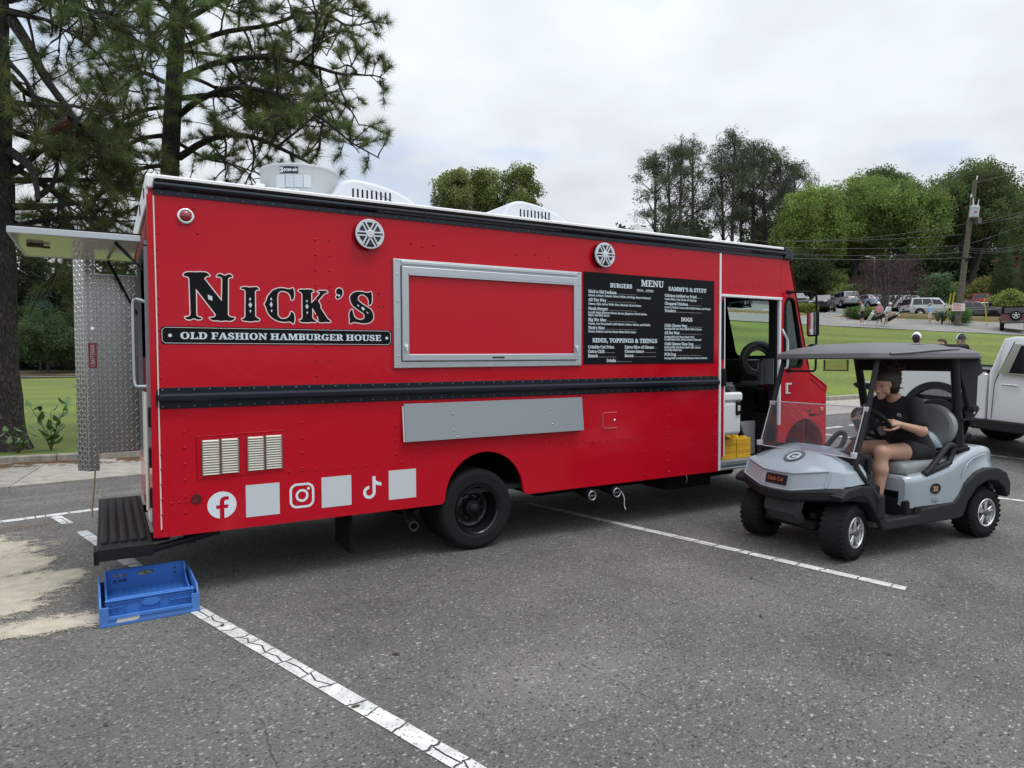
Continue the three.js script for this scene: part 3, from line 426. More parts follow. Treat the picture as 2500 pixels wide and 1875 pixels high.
// ---- far trees
const sprayLeaf = [sprayGeo(20, 0.62, 0.26, 11), sprayGeo(20, 0.7, 0.3, 12, 0.7)], sprayFine = [sprayGeo(26, 0.5, 0.2, 13, 0.45), sprayGeo(24, 0.55, 0.24, 14, 0.4)], sprayFlat = [sprayGeo(24, 0.6, 0.24, 15, 0.4, 0.45)], sprayNear = [sprayGeo(22, 0.2, 0.085, 16, 0.55)];
function clumpTree(name, label, category, base, o, grp) {
  // o: { clumps: [[dx,dy,dz,rx,ry]], n, spray, col, dark, trunk: [r,h,lean], limbs }
  const r = rngOf(o.seed), t = group(name, [base.x, base.y, base.z], r() * 0, label, category, grp), L = o.spray.map(() => []), wood = [];
  const tot = o.clumps.reduce((s, c) => s + c[3] * c[3] * c[4], 0), top = Math.max(...o.clumps.map((c) => c[1] + c[4])), low = Math.min(...o.clumps.map((c) => c[1] - c[4]));
  for (const [cx, cy, cz, rx, ry] of o.clumps) {
    const n = Math.max(3, Math.round(o.n * rx * rx * ry / tot)), tone = 0.8 + 0.4 * r();
    for (let i = 0; i < n; i++) {
      const d = V(r() - 0.5, r() - 0.45, r() - 0.5).normalize(), k = Math.pow(r(), o.shell ?? 0.4), p = V(cx + d.x * rx * k, cy + d.y * ry * k, cz + d.z * rx * k); if (fbm3(p.x * (o.gap ?? 0.6) + o.seed, p.y * (o.gap ?? 0.6), p.z * (o.gap ?? 0.6), 2) < (o.hole ?? -0.22)) continue;
      const b = tone * (0.6 + 0.75 * r()), y = r(); L[(r() * L.length) | 0].push({ p, s: (o.s ?? 1) * (0.75 + 0.5 * r()), roll: r() * 20, c: [(o.lum ?? 2.0) * o.col[0] * b * (1 + 0.5 * y * (o.vary ?? 0.6)), (o.lum ?? 2.0) * o.col[1] * b, (o.lum ?? 2.0) * o.col[2] * b] });
    }
    if (o.trunk && o.limb !== 0) { const a = V(o.lean ? o.lean[0] * cy / top : 0, Math.max(o.trunk[1] * 0.25, cy - rx * (o.rise ?? 0.9) - 0.8), o.lean ? o.lean[1] * cy / top : 0); wood.push(limbTube([a, V(lerp(a.x, cx, 0.5), lerp(a.y, cy, 0.42) + 0.1, lerp(a.z, cz, 0.5)), V(cx, cy, cz)], o.trunk[0] * (o.limb ?? 0.32), 0.03, 5, 5)); }
  }
  if (o.trunk) { const [R, h] = o.trunk, l = o.lean ?? [0, 0]; part('trunk', [limbTube([V(0, -0.3, 0), V(l[0] * 0.2, h * 0.33, l[1] * 0.2), V(l[0] * 0.6, h * 0.66, l[1] * 0.6), V(l[0], h, l[1])], R, R * 0.25, 12, 9)], o.bark ?? farBark, t); if (wood.length) part('limbs', wood, o.bark ?? farBark, t); }
  if (o.stems) part('stems', o.stems.map((s) => limbTube(s[0], s[1], s[1] * 0.4, 8, 6)), o.bark ?? greyBark, t);
  L.forEach((l, k) => l.length && instances('crown', o.spray[k], o.mat ?? leafMat, l, t, 'stuff'));
  return t;
}
const px = (x) => (x - 1250) / 1697, hgt = (y, d, base) => (877 - y) / 1697 * d + 1.66 - base.y;      // measured in the photograph
// pines beyond the truck
const farPines = [[1597, 363, 0.72, 62, 95], [1637, 372, 0.72, 60, 101], [1658, 335, 0.74, 66, 93], [1690, 334, 0.7, 62, 97], [1767, 372, 0.5, 48, 100], [1784, 319, 0.58, 70, 94], [1806, 378, 0.45, 44, 103], [1837, 343, 0.5, 52, 97], [1868, 362, 0.5, 46, 101], [1896, 378, 0.58, 56, 94], [1934, 399, 0.6, 50, 99]];
farPines.forEach(([x, y, cr, rw, d], i) => {
  const base = fwd(d, px(x)), h = hgt(y, d, base), r = rngOf(500 + i), R = rw / 1697 * d, clumps = [];
  const n = 15 + (r() * 5 | 0); for (let k = 0; k < n; k++) { const s = (k + 0.4 * r()) / n, yy = h * (1 - cr * 1.05 + cr * s * 0.99), wide = R * (s > 0.6 ? Math.sqrt(Math.max(0.04, 1 - ((s - 0.6) / 0.42) ** 2)) : 0.65 + 0.6 * s * (1 - 0.2 * r())), a = k * 2.4 + r(), q = (0.35 + 0.6 * r()) * wide; clumps.push([Math.cos(a) * q, Math.min(yy, h - 0.9), Math.sin(a) * q, 1.45 + 0.85 * r(), 0.85 + 0.45 * r()]); }
  clumps.push([0, h - 1.2, 0, 1.3, 1.1], [0.6, h - 2.2, 0.3, 1.5, 1], [-0.6, h - 2.6, -0.2, 1.5, 1]);
  clumpTree('pine_tree', ['leftmost tall pine in the row beyond the truck, leaning crown over the sky', 'slender pine half hidden behind the left pines of the far row', 'broad dense pine in the left half of the far pine row', 'dense pine left of the tallest in the far pine row', 'thin pine just left of the tallest pine of the far row', 'tallest pine of the far row, straight bare trunk', 'thin pine just right of the tallest pine of the far row', 'slim pine with open crown right of the tallest far pine', 'narrow pine between two open crowned pines on the far row right', 'spreading pine with forked limbs near the right of the far row', 'rightmost pine of the far row, beside the bright green trees'][i], 'pine tree', base,
    { clumps, n: 1050, spray: sprayFine, lum: 2.1, col: [0.04, 0.055, 0.032], seed: 600 + i, trunk: [0.34, h * 0.97], lean: [(r() - 0.5) * 1.2, (r() - 0.5)], s: 0.95, hole: -0.13, gap: 0.5, shell: 0.6, rise: 0.8, limb: 0.3, vary: 0.3 });
});
function broad(name, label, cx, topy, d, Rpx, lowy, n, seed, o = {}) {
  const base = fwd(d, px(cx)), h = hgt(topy, d, base), R = Rpx / 1697 * d, low = o.low ?? Math.max(0.6, hgt(lowy, d, base)), r = rngOf(seed), clumps = [], K = o.k ?? 26;
  for (let i = 0; i < K; i++) { const u = (i + 0.5) / K, yy = 1 - 1.85 * u, rad = Math.sqrt(Math.max(0, 1 - yy * yy)), a = i * 2.39996 + r() * 0.7, cs = R * (o.cs ?? 0.34) * (0.6 + 0.8 * r()), e = 0.8 + 0.5 * (r() - 0.5); const vy = (h - low) / 2; clumps.push([Math.cos(a) * rad * (R - cs * 0.7) * e, low + vy + yy * (vy - cs * 0.6) * e, Math.sin(a) * rad * (R - cs * 0.7) * e, cs, cs * (o.flat ?? 0.8)]); }
  clumps.push([0, low + (h - low) * 0.55, 0, R * 0.55, (h - low) * 0.3]);
  return clumpTree(name, label, o.cat ?? 'tree', base, { clumps, n, spray: o.spray ?? sprayLeaf, col: o.col ?? [0.075, 0.125, 0.025], seed, trunk: [o.tr ?? R * 0.07, h * 0.75], s: o.s ?? 1, hole: o.hole ?? -0.3, gap: o.gap ?? 0.45, shell: 0.45, bark: o.bark, stems: o.stems, lean: o.lean, vary: o.vary, limb: o.limb }, o.grp);
}
// three leafy trees over the truck's roof
broad('leafy_tree', 'small leafy tree over the truck roof, leftmost of three', 1112, 412, 76, 62, 545, 1000, 31, { col: [0.085, 0.115, 0.042], s: 0.85, hole: -0.2, k: 18 });
broad('leafy_tree', 'middle one of three small leafy trees over the truck roof', 1192, 402, 78, 60, 545, 1000, 32, { col: [0.085, 0.12, 0.038], s: 0.85, hole: -0.1, k: 18 });
broad('leafy_tree', 'rightmost of three leafy trees over the roof, behind the second air conditioner', 1272, 400, 77, 56, 545, 900, 33, { col: [0.075, 0.11, 0.036], s: 0.85, hole: -0.08, k: 17 });
// bright maples on the right, darker trees behind
broad('maple_tree', 'bright green maple just right of the truck cab, left one of three', 1985, 446, 86, 100, 672, 2600, 41, { col: [0.09, 0.14, 0.036], hole: -0.4, k: 34, s: 0.9 });
broad('maple_tree', 'bright green maple in the middle of three right of the cab', 2085, 428, 90, 112, 675, 3000, 42, { col: [0.082, 0.132, 0.036], hole: -0.4, k: 36, s: 0.9 });
broad('maple_tree', 'bright green maple nearest the utility pole, right one of three', 2195, 436, 86, 104, 655, 2600, 43, { col: [0.078, 0.126, 0.036], hole: -0.4, k: 34, s: 0.9 });
broad('dark_tree', 'dark tree top showing above the bright maples', 2165, 402, 104, 70, 560, 1100, 44, { col: [0.05, 0.08, 0.03], s: 0.95 }); broad('dark_tree', 'small dark tree top behind the middle maple', 2120, 418, 106, 36, 560, 300, 45, { col: [0.036, 0.06, 0.022] });
broad('oak_tree', 'large dark spreading tree behind the utility pole with several stems', 2372, 374, 88, 138, 660, 3900, 46, { col: [0.05, 0.078, 0.03], k: 50, cs: 0.29, s: 0.9, hole: -0.2, gap: 0.33, tr: 0.42, lean: [0.6, 0], stems: [[[V(-2.4, 0, 0), V(-2.6, 4, 0), V(-2.7, 9, 0), V(-2.2, 13, 0)], 0.5], [[V(-1.8, 0, 0), V(-0.4, 4, 0), V(1.8, 7.5, 0), V(4.6, 10.5, 0)], 0.42], [[V(-2.2, 0.5, 0), V(-1.2, 5, 1), V(0.2, 9, 1.4), V(1.2, 13, 1)], 0.36], [[V(-1.4, 0, 0), V(1.2, 2.5, -1), V(3.6, 6, -1.4), V(6.2, 8.5, -1)], 0.3]], bark: std(0.03, 0.027, 0.025, 0.95) });
broad('dark_tree', 'dark tree at the right edge beyond the large spreading tree', 2500, 455, 98, 90, 640, 1600, 47, { col: [0.04, 0.066, 0.022], hole: -0.2 });
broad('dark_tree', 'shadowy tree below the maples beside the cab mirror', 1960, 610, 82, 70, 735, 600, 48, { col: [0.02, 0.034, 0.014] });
// lower shrubs round the car park
broad('juniper', 'spreading green juniper shrub left of the purple bush', 2020, 652, 84, 56, 742, 560, 51, { cat: 'shrub', spray: sprayFlat, col: [0.075, 0.115, 0.035], flat: 0.4, k: 22, low: 0.5, s: 0.9 });
broad('juniper', 'wide flat juniper behind the parked cars beside the mirror', 2075, 690, 80, 62, 748, 460, 52, { cat: 'shrub', spray: sprayFlat, col: [0.07, 0.105, 0.035], flat: 0.4, k: 18, low: 0.4, s: 0.9 });
{
  const d = 67, base = fwd(d, px(2166)), r = rngOf(9), stems = []; for (let i = 0; i < 30; i++) { const a = r() * 6.28, R = 0.8 + 2.2 * r(), h = 3.2 + 2 * r() * (1 - R / 4); stems.push([[V(0, -0.2, 0), V(Math.cos(a) * R * 0.25, h * 0.35, Math.sin(a) * R * 0.25), V(Math.cos(a) * R * 0.65, h * 0.7, Math.sin(a) * R * 0.65), V(Math.cos(a) * R, h, Math.sin(a) * R)], 0.055]); }
  const h = hgt(640, d, base), cl = []; for (let i = 0; i < 26; i++) { const a = i * 2.4, s = (i + 0.5) / 26, y = 0.36 + 0.6 * s, R = 3.1 * Math.sqrt(Math.max(0.05, 1 - ((y - 0.55) / 0.52) ** 2)) * (0.5 + 0.45 * r()); cl.push([Math.cos(a) * R, h * y, Math.sin(a) * R, 0.95, 0.75]); }
  clumpTree('purple_bush', 'large brownish purple bush with grey twigs beside the silver car', 'bush', base, { clumps: cl, n: 480, spray: [sprayGeo(22, 0.55, 0.15, 61, 0.5)], col: [0.036, 0.024, 0.023], seed: 61, s: 1, stems, vary: 0.4, hole: -0.25, bark: std(0.13, 0.115, 0.105, 0.95) });
}
broad('leafy_shrub', 'blue green shrub tree right of the purple bush', 2284, 664, 72, 36, 748, 500, 53, { cat: 'shrub', col: [0.05, 0.1, 0.045], low: 0.4, s: 0.75, k: 18 });
broad('leafy_shrub', 'olive shrub behind the parked cars left of the pole', 2325, 690, 74, 30, 752, 320, 54, { cat: 'shrub', col: [0.07, 0.09, 0.03], low: 0.4, s: 0.75, k: 14 }); broad('leafy_shrub', 'yellow green shrub behind the red pickup right of the pole', 2395, 682, 80, 42, 752, 460, 55, { cat: 'shrub', col: [0.085, 0.105, 0.03], low: 0.4, s: 0.8, k: 18 });
broad('leafy_shrub', 'rounded light green shrub above the jeep roof', 2462, 712, 68, 44, 752, 460, 56, { cat: 'shrub', col: [0.1, 0.15, 0.04], low: 0.3, s: 0.75, k: 16 });
function cone(label, x, topy, d, Rpx, seed, n) { const base = fwd(d, px(x)), h = hgt(topy, d, base), R = Rpx / 1697 * d, cl = [], r = rngOf(seed); for (let i = 0; i < 40; i++) { const s = i / 40, a = i * 2.4, q = R * Math.pow(1 - s, 0.75) * 0.72; cl.push([Math.cos(a) * q, 0.4 + h * s * 0.97, Math.sin(a) * q, Math.max(0.28, R * 0.4 * (1 - s * 0.8)), h * 0.05 + 0.25]); } return clumpTree('arborvitae', label, 'evergreen', base, { clumps: cl, n, spray: [sprayGeo(28, 0.42, 0.15, seed, 0.5)], col: [0.032, 0.058, 0.022], seed, trunk: [0.14, h * 0.8], limb: 0, s: 0.9, hole: -0.4 }); }
cone('tall cone shaped evergreen right of the utility pole', 2448, 578, 77, 36, 71, 900); cone('smaller cone evergreen at the right edge beside the tall one', 2500, 620, 74, 28, 72, 560);
broad('hedge_bush', 'low rounded hedge bush at the car park corner beside the cab mirror', 1957, 745, 61, 40, 778, 520, 57, { cat: 'bush', spray: sprayFlat, col: [0.075, 0.115, 0.022], low: 0.1, k: 20, s: 0.7, limb: 0, flat: 0.55 });
broad('hedge_bush', 'low dark hedge bush behind the golfer in the patterned shirt', 2090, 754, 58.5, 24, 784, 420, 58, { cat: 'bush', spray: sprayFlat, col: [0.045, 0.08, 0.022], low: 0.1, k: 16, s: 0.65, limb: 0, flat: 0.55 }); broad('hedge_bush', 'low hedge bush with yellowish tips beside the golfer in pink', 2126, 754, 58.5, 24, 782, 380, 59, { cat: 'bush', spray: sprayFlat, col: [0.07, 0.1, 0.025], low: 0.1, k: 16, s: 0.65, limb: 0, flat: 0.55 });
broad('pole_shrub', 'leafy green shrub at the foot of the utility pole', 2343, 754, 59, 20, 792, 300, 60, { cat: 'shrub', col: [0.06, 0.12, 0.035], low: 0.1, k: 14, s: 0.55, limb: 0 });
{ // strap leaved plants in the bed
  const blades = []; const r = rngOf(81); for (let i = 0; i < 46; i++) { const a = r() * 6.28, L = 0.6 + 0.5 * r(), o = 0.15 + 0.55 * r(); blades.push(limbTube([V(Math.cos(a) * 0.05, 0, Math.sin(a) * 0.05), V(Math.cos(a) * o * 0.4, L * 0.6, Math.sin(a) * o * 0.4), V(Math.cos(a) * o, L * 0.85, Math.sin(a) * o)], 0.035, 0.008, 4, 3)); }
  const g = mg(blades), m = std(0.07, 0.11, 0.055, 0.7);
  [[2288, 58.3, 'iris clump beside the man in the blue shirt'], [2302, 58.6, 'iris clump left of the utility pole base'], [2324, 58.2, 'iris clump in front of the utility pole base'], [2340, 58.1, 'iris clump right of the utility pole base']].forEach(([x, d, l]) => { const t = group('iris_clump', fwd(d, px(x), 0.25).toArray(), x, 'green ' + l, 'plant', 'iris clumps in the planting bed'); part('blades', g, m, t).userData.kind = 'stuff'; });
}
// the woods behind everything, and the dark edge on the left
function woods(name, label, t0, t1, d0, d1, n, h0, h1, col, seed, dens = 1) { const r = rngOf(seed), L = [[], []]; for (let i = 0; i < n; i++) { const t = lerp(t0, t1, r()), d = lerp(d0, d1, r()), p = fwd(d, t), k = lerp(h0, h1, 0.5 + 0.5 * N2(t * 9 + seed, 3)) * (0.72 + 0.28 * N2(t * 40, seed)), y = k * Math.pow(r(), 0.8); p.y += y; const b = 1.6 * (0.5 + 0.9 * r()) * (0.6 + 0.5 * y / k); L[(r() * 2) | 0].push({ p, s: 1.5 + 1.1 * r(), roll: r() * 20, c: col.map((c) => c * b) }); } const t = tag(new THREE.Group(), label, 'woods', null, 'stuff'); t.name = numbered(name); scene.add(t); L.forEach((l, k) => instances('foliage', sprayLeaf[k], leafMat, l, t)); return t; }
woods('far_woods', 'dark far woods behind the upper car park', 0.12, 0.95, 108, 116, 8500, 10, 17, [0.034, 0.052, 0.022], 5);
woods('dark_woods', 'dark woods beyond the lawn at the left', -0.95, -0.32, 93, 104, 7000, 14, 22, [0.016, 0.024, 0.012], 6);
broad('cedar', 'broad dark green cedar at the lawn edge beside the pine trunk', 118, 742, 84, 76, 930, 1500, 91, { cat: 'evergreen', spray: sprayFine, col: [0.03, 0.055, 0.022], low: 0.3, k: 30, s: 1.2, limb: 0.1 });
broad('cedar', 'bluish cedar behind the broad one at the lawn edge', 100, 700, 89, 40, 930, 600, 92, { cat: 'evergreen', spray: sprayFine, col: [0.022, 0.045, 0.03], low: 0.3, k: 20, s: 1.2, limb: 0.1 });
broad('cedar', 'dark cedar against the door of tread plate', 190, 735, 88, 60, 930, 900, 93, { cat: 'evergreen', spray: sprayFine, col: [0.024, 0.044, 0.018], low: 0.3, k: 24, s: 1.2, limb: 0.1 });
// ---- leafy plants at the foot of the near pine
{
  const leaf = (L, w) => { const s = new THREE.Shape(); s.moveTo(0, 0); s.bezierCurveTo(w * 0.9, L * 0.2, w * 0.8, L * 0.65, 0, L); s.bezierCurveTo(-w * 0.8, L * 0.65, -w * 0.9, L * 0.2, 0, 0); const g = new THREE.ShapeGeometry(s, 6), p = g.attributes.position; for (let i = 0; i < p.count; i++) p.setZ(i, -Math.abs(p.getX(i)) * -0.35 - 0.35 * (p.getY(i) / L) ** 2 * L * 0.5); g.computeVertexNormals(); return g; };
  const lg = [leaf(0.19, 0.062), leaf(0.16, 0.056), leaf(0.21, 0.07)], lm = [[0.1, 0.18, 0.055], [0.08, 0.155, 0.05], [0.12, 0.21, 0.065]].map((c) => phys(...c, 0.5, { transmission: 0.25, thickness: 0, side: THREE.DoubleSide }));
  const plant = (label, x, z, stems, seed, sc) => { const r = rngOf(seed), t = group('leafy_plant', [x, 0.11, z], 0, label, 'plant'); stems.forEach(([dx, h, dz]) => { const pts = [V(0, 0, 0), V(dx * 0.35, h * 0.5, dz * 0.35), V(dx, h, dz)]; part('stem', [limbTube(pts, 0.009, 0.005, 8, 5)], std(0.07, 0.09, 0.03, 0.8), t); const c = new THREE.CatmullRomCurve3(pts), n = Math.round(h * 13); for (let i = 0; i < n; i++) { const p = c.getPointAt(0.25 + 0.75 * i / (n - 1)), k = (r() * 3) | 0, m = part('leaf', lg[k], lm[(r() * 3) | 0], t); m.position.copy(p); m.scale.setScalar(sc * (0.7 + 0.5 * r())); m.rotation.set(0.9 + 0.5 * r(), i * 2.4 + r(), 0, 'YXZ'); } }); };
  plant('leafy green sapling growing right of the pine trunk by the kerb', -1.12, -9.2, [[-0.28, 0.8, 0.1], [0.02, 0.7, 0.15], [0.25, 0.82, 0.05], [0.1, 0.45, 0.2], [-0.15, 0.4, 0.25]], 7, 1.25);
  plant('low leafy weeds against the front of the pine trunk', -1.58, -9.1, [[-0.15, 0.4, 0.1], [0.1, 0.45, 0.1], [0.25, 0.3, 0.15], [-0.3, 0.3, 0.15]], 8, 1.1);
}

// ================================================================ the food truck
const TP = V(3.3, 0, -1.1);
const truck = group('food_truck', [TP.x, TP.y, TP.z], 0, 'long red food truck with black trim, menu board and closed serving hatch', 'food truck');
const tp = (name, geos, mat, parent = truck) => { const g = mg(Array.isArray(geos) ? geos : [geos]).clone(); return part(name, g.translate(-TP.x, -TP.y, -TP.z), mat, parent); };
const tps = (name, geos, mat, parent = truck) => geos.forEach((g) => tp(name, [g], mat, parent));
const tdec = (name, x0, x1, y0, y1, z, tex, parent = truck, rough) => decalPlane(name, x0 - TP.x, x1 - TP.x, y0, y1, z - TP.z, tex, parent, rough);
const W_ = -2.25;                                       // far side
{
  // side panel of the body, with the wheel arch
  const s = new THREE.Shape(); s.moveTo(0.004, 0.445); s.lineTo(2.13, 0.445); s.quadraticCurveTo(2.185, 0.447, 2.19, 0.5); s.absarc(2.575, 0.475, 0.388, Math.PI - 0.06, 0.06, true); s.quadraticCurveTo(2.97, 0.445, 3.03, 0.445); s.lineTo(5.436, 0.447); s.lineTo(5.436, 2.815); s.lineTo(0.004, 2.815); s.closePath();
  const sideUV = (g) => g;
  const body = tp('side_panel', sideUV(ext(s, -0.03, 0, 0, 24)), M.red);
  tp('side_panel', ext(s, W_, W_ + 0.03, 0, 24), M.red);
  // lap joint and corner post at the rear
  tp('corner_post', [bxx(-0.012, 0.028, 0.45, 2.8, -0.035, 0.007, 0.008)], M.red);
  tp('corner_plate', [bxx(-0.014, 0.078, 0.447, 1.156, -0.04, 0.0045)], M.red);
  tp('corner_seal', [tube([[0.036, 0.5, 0.003], [0.035, 1.2, 0.004], [0.034, 2.0, 0.004], [0.03, 2.79, 0.004]], 0.0055, 20, 5)], M.cream);
  // cab side
  const c = new THREE.Shape(); c.moveTo(5.457, 0.6); c.lineTo(5.457, 2.815); c.lineTo(6.585, 2.815); c.lineTo(6.69, 2.46); c.lineTo(6.82, 1.95); c.lineTo(6.955, 1.53); c.lineTo(6.955, 0.945); c.lineTo(6.88, 0.95); c.absarc(6.88, 0.57, 0.38, Math.PI / 2, Math.PI, false); c.lineTo(6.5, 0.46); c.lineTo(6.4, 0.46); c.lineTo(6.4, 2.335); c.lineTo(5.515, 2.335); c.lineTo(5.515, 0.6); c.closePath();
  const hole = new THREE.Path(); hole.moveTo(6.485, 2.22); hole.quadraticCurveTo(6.49, 2.36, 6.57, 2.375); hole.quadraticCurveTo(6.665, 2.375, 6.68, 2.28); hole.lineTo(6.83, 1.7); hole.lineTo(6.815, 1.6); hole.quadraticCurveTo(6.8, 1.56, 6.76, 1.555); hole.lineTo(6.5, 1.56); hole.quadraticCurveTo(6.485, 1.56, 6.485, 1.58); hole.closePath();
  c.holes.push(hole);
  tp('cab_panel', ext(c, -0.035, -0.002, 0, 16), M.red);
  tp('cab_panel', bxx(5.457, 6.585, 2.34, 2.815, W_, W_ + 0.03), M.red); tp('cab_panel', ext([[5.457, 0.46], [6.95, 0.46], [6.95, 1.53], [6.88, 1.75], [5.457, 1.75]], W_, W_ + 0.03), M.red);
  tps('cab_pillar', [ext([[5.457, 1.75], [5.6, 1.75], [5.6, 2.34], [5.457, 2.34]], W_, W_ + 0.03), ext([[6.66, 2.34], [6.82, 1.75], [6.88, 1.75], [6.72, 2.34]], W_, W_ + 0.03)], M.red);
  // quarter window: rubber, glass, sliding lower pane
  const rub = new THREE.Shape(hole.getPoints(10)), inner = new THREE.Path(hole.getPoints(10).map((p) => V2(6.655 + (p.x - 6.655) * 0.84, 1.97 + (p.y - 1.97) * 0.95))); rub.holes.push(inner);
  tp('window_rubber', ext(rub, -0.03, 0.008), M.blackMatt);
  tp('quarter_window', ext(new THREE.Shape(hole.getPoints(10)), -0.022, -0.018), M.glassGreen);
  tp('window_bar', [bxx(6.5, 6.82, 1.655, 1.69, -0.03, 0.004)], M.blackMatt);
  // white strip between body and cab, and round the doorway
  tps('door_track', [bxx(5.43, 5.456, 0.452, 2.797, -0.03, 0.014, 0.005)], M.white);
  tps('doorway_trim', [bxx(5.456, 6.43, 2.333, 2.362, -0.03, 0.02, 0.006), bxx(6.398, 6.428, 0.9, 2.333, -0.05, 0.01, 0.005), bxx(5.512, 5.527, 0.6, 2.333, -0.05, 0.004, 0.004)], M.white);
  tp('doorway_seal', [bxx(5.47, 5.512, 1.66, 2.3, -0.04, 0.006, 0.006), bxx(6.37, 6.398, 0.8, 2.333, -0.12, -0.02), bxx(5.527, 5.55, 0.6, 2.333, -0.2, -0.1)], M.blackMatt);
  tp('latch_cover', [bxx(5.465, 5.53, 1.37, 1.56, -0.03, 0.03, 0.02)], M.blackMatt);
  // sill and step well of the doorway
  tp('doorway_sill', [bxx(5.44, 6.5, 0.5, 0.545, -0.16, 0.0, 0.005), bxx(5.44, 6.5, 0.452, 0.475, -0.1, 0.012, 0.006), bxx(5.44, 6.5, 0.47, 0.51, -0.1, -0.03)], M.aluDull);
  // floors, bulkhead, dash inside the cab
  tp('cab_floor', [bxx(5.44, 6.9, 0.86, 0.9, -2.2, -0.62), bxx(5.44, 6.5, 0.48, 0.52, -0.62, -0.03), bxx(5.46, 6.24, 0.52, 0.88, -0.64, -0.62)], M.dark);
  tp('step_plate', [ext([[6.22, 0.92], [6.78, 0.915], [6.5, 0.47], [6.43, 0.47]], -0.42, -0.4)], std(0.6, 0.61, 0.61, 0.6, 0.1));
  tp('step_riser', [bxx(6.0, 6.25, 0.52, 0.83, -0.6, -0.58)], std(0.22, 0.19, 0.15, 0.85));
  tp('bulkhead', [bxx(5.4, 5.44, 0.5, 2.8, -2.2, -0.05)], M.blackMatt);
  tp('cab_ceiling', [bxx(5.44, 6.6, 2.55, 2.6, -2.2, -0.05)], M.blackMatt);
  tp('dashboard', [bxx(6.5, 6.86, 1.25, 1.66, -2.15, -0.62, 0.03), bxx(6.55, 6.86, 0.9, 1.3, -2.15, -0.5, 0.02), bxx(6.5, 6.52, 1.662, 1.672, -2.1, -0.65)], M.black);
  tp('engine_cover', [bxx(5.95, 6.7, 0.9, 1.36, -1.05, -0.5, 0.05)], M.blackMatt);
  tps('driver_seat', [bxx(5.7, 6.15, 1.1, 1.25, -1.9, -1.4, 0.05), bxx(5.62, 5.74, 1.2, 1.85, -1.9, -1.4, 0.05)], M.blackMatt);
  tp('side_box', [bxx(6.36, 6.56, 1.37, 1.665, -0.2, -0.04, 0.006)], std(0.16, 0.165, 0.17, 0.5, 0.4));
  tp('steering_wheel', [new THREE.TorusGeometry(0.21, 0.015, 8, 28).rotateY(Math.PI / 2).rotateZ(-0.7).translate(6.35, 1.55, -1.65), rod([6.35, 1.55, -1.65], [6.6, 1.3, -1.65], 0.025)], M.black);
  // slanted windscreen wall, two panes
  const A = V(6.955, 1.53, 0), B = V(6.585, 2.815, 0), Lw = A.distanceTo(B), dir = B.clone().sub(A).normalize(), nrm = V(dir.y, -dir.x, 0);
  const Mw = new THREE.Matrix4().makeBasis(V(0, 0, -1), dir, nrm.clone().negate()).setPosition(A);
  const wall = rrect(0.002, 0, 2.248, Lw, 0.001); const pane = (a, b) => rrect(a, 0.16, b, 0.93, 0.09);
  for (const [a, b] of [[0.2, 1.09], [1.17, 2.08]]) wall.holes.push(new THREE.Path(pane(a, b).getPoints(8)));
  tp('windscreen_frame', [ext(wall, 0, 0.03).applyMatrix4(Mw)], M.red);
  const wr = []; for (const [a, b] of [[0.2, 1.09], [1.17, 2.08]]) { const q = rrect(a - 0.02, 0.14, b + 0.02, 0.95, 0.1); q.holes.push(new THREE.Path(rrect(a + 0.02, 0.18, b - 0.02, 0.91, 0.08).getPoints(8))); wr.push(ext(q, -0.004, 0.036).applyMatrix4(Mw)); }
  tp('windscreen_rubber', wr, M.blackMatt);
  tps('windscreen_post', [bxx(1.05, 1.21, 0.1, 1.0, 0.034, 0.05).applyMatrix4(Mw), bxx(0.05, 0.2, 0.1, 1.0, 0.034, 0.05).applyMatrix4(Mw)], M.blackMatt);
  for (const [a, b] of [[0.2, 1.09], [1.17, 2.08]]) tp('windscreen', ext(pane(a, b), 0.014, 0.018).applyMatrix4(Mw), M.glass);
  // hood
  const hs = new THREE.Shape(); hs.moveTo(6.9, 0.62); hs.lineTo(6.9, 1.54); hs.lineTo(6.95, 1.53); hs.lineTo(7.28, 1.355); hs.quadraticCurveTo(7.31, 1.335, 7.312, 1.29); hs.lineTo(7.315, 0.62); hs.lineTo(7.26, 0.57); hs.absarc(6.88, 0.57, 0.38, 0, Math.PI / 2, false); hs.closePath();
  tp('hood', ext(hs, W_ + 0.06, -0.03, 0.012, 12), M.redDoor);
  tps('hood_lip', [tube([[6.957, 1.51, -0.026], [7.27, 1.35, -0.028], [7.305, 1.31, -0.03], [7.306, 1.27, -0.03]], 0.009, 16, 6), tube([[6.96, 1.45, -0.026], [7.29, 1.26, -0.03]], 0.006, 4, 6)], M.redDoor);
  tp('front_bumper', [bxx(7.28, 7.42, 0.42, 0.62, W_ + 0.04, -0.04, 0.02)], M.black);
  tp('marker_lamp', [bxx(7.18, 7.24, 1.03, 1.075, -0.03, -0.012, 0.01)], M.amber);
  tp('hood_latch', [bxx(6.91, 7.0, 1.025, 1.06, -0.03, 0.0, 0.012)], M.black);
  // roof with its rails
  tp('roof', [bxx(-0.012, 6.5, 2.9, 2.937, W_ - 0.005, 0.012, 0.012), bxx(-0.015, 0.035, 2.84, 2.93, W_, 0.016, 0.014)], M.roofWhite);
  const cap = [[6.46, 2.8], [6.6, 2.8], [6.605, 2.865], [6.58, 2.905], [6.52, 2.935], [6.46, 2.94]]; tp('roof_cap', ext(poly(cap), W_ - 0.03, 0.03, 0.012), M.blackGloss);
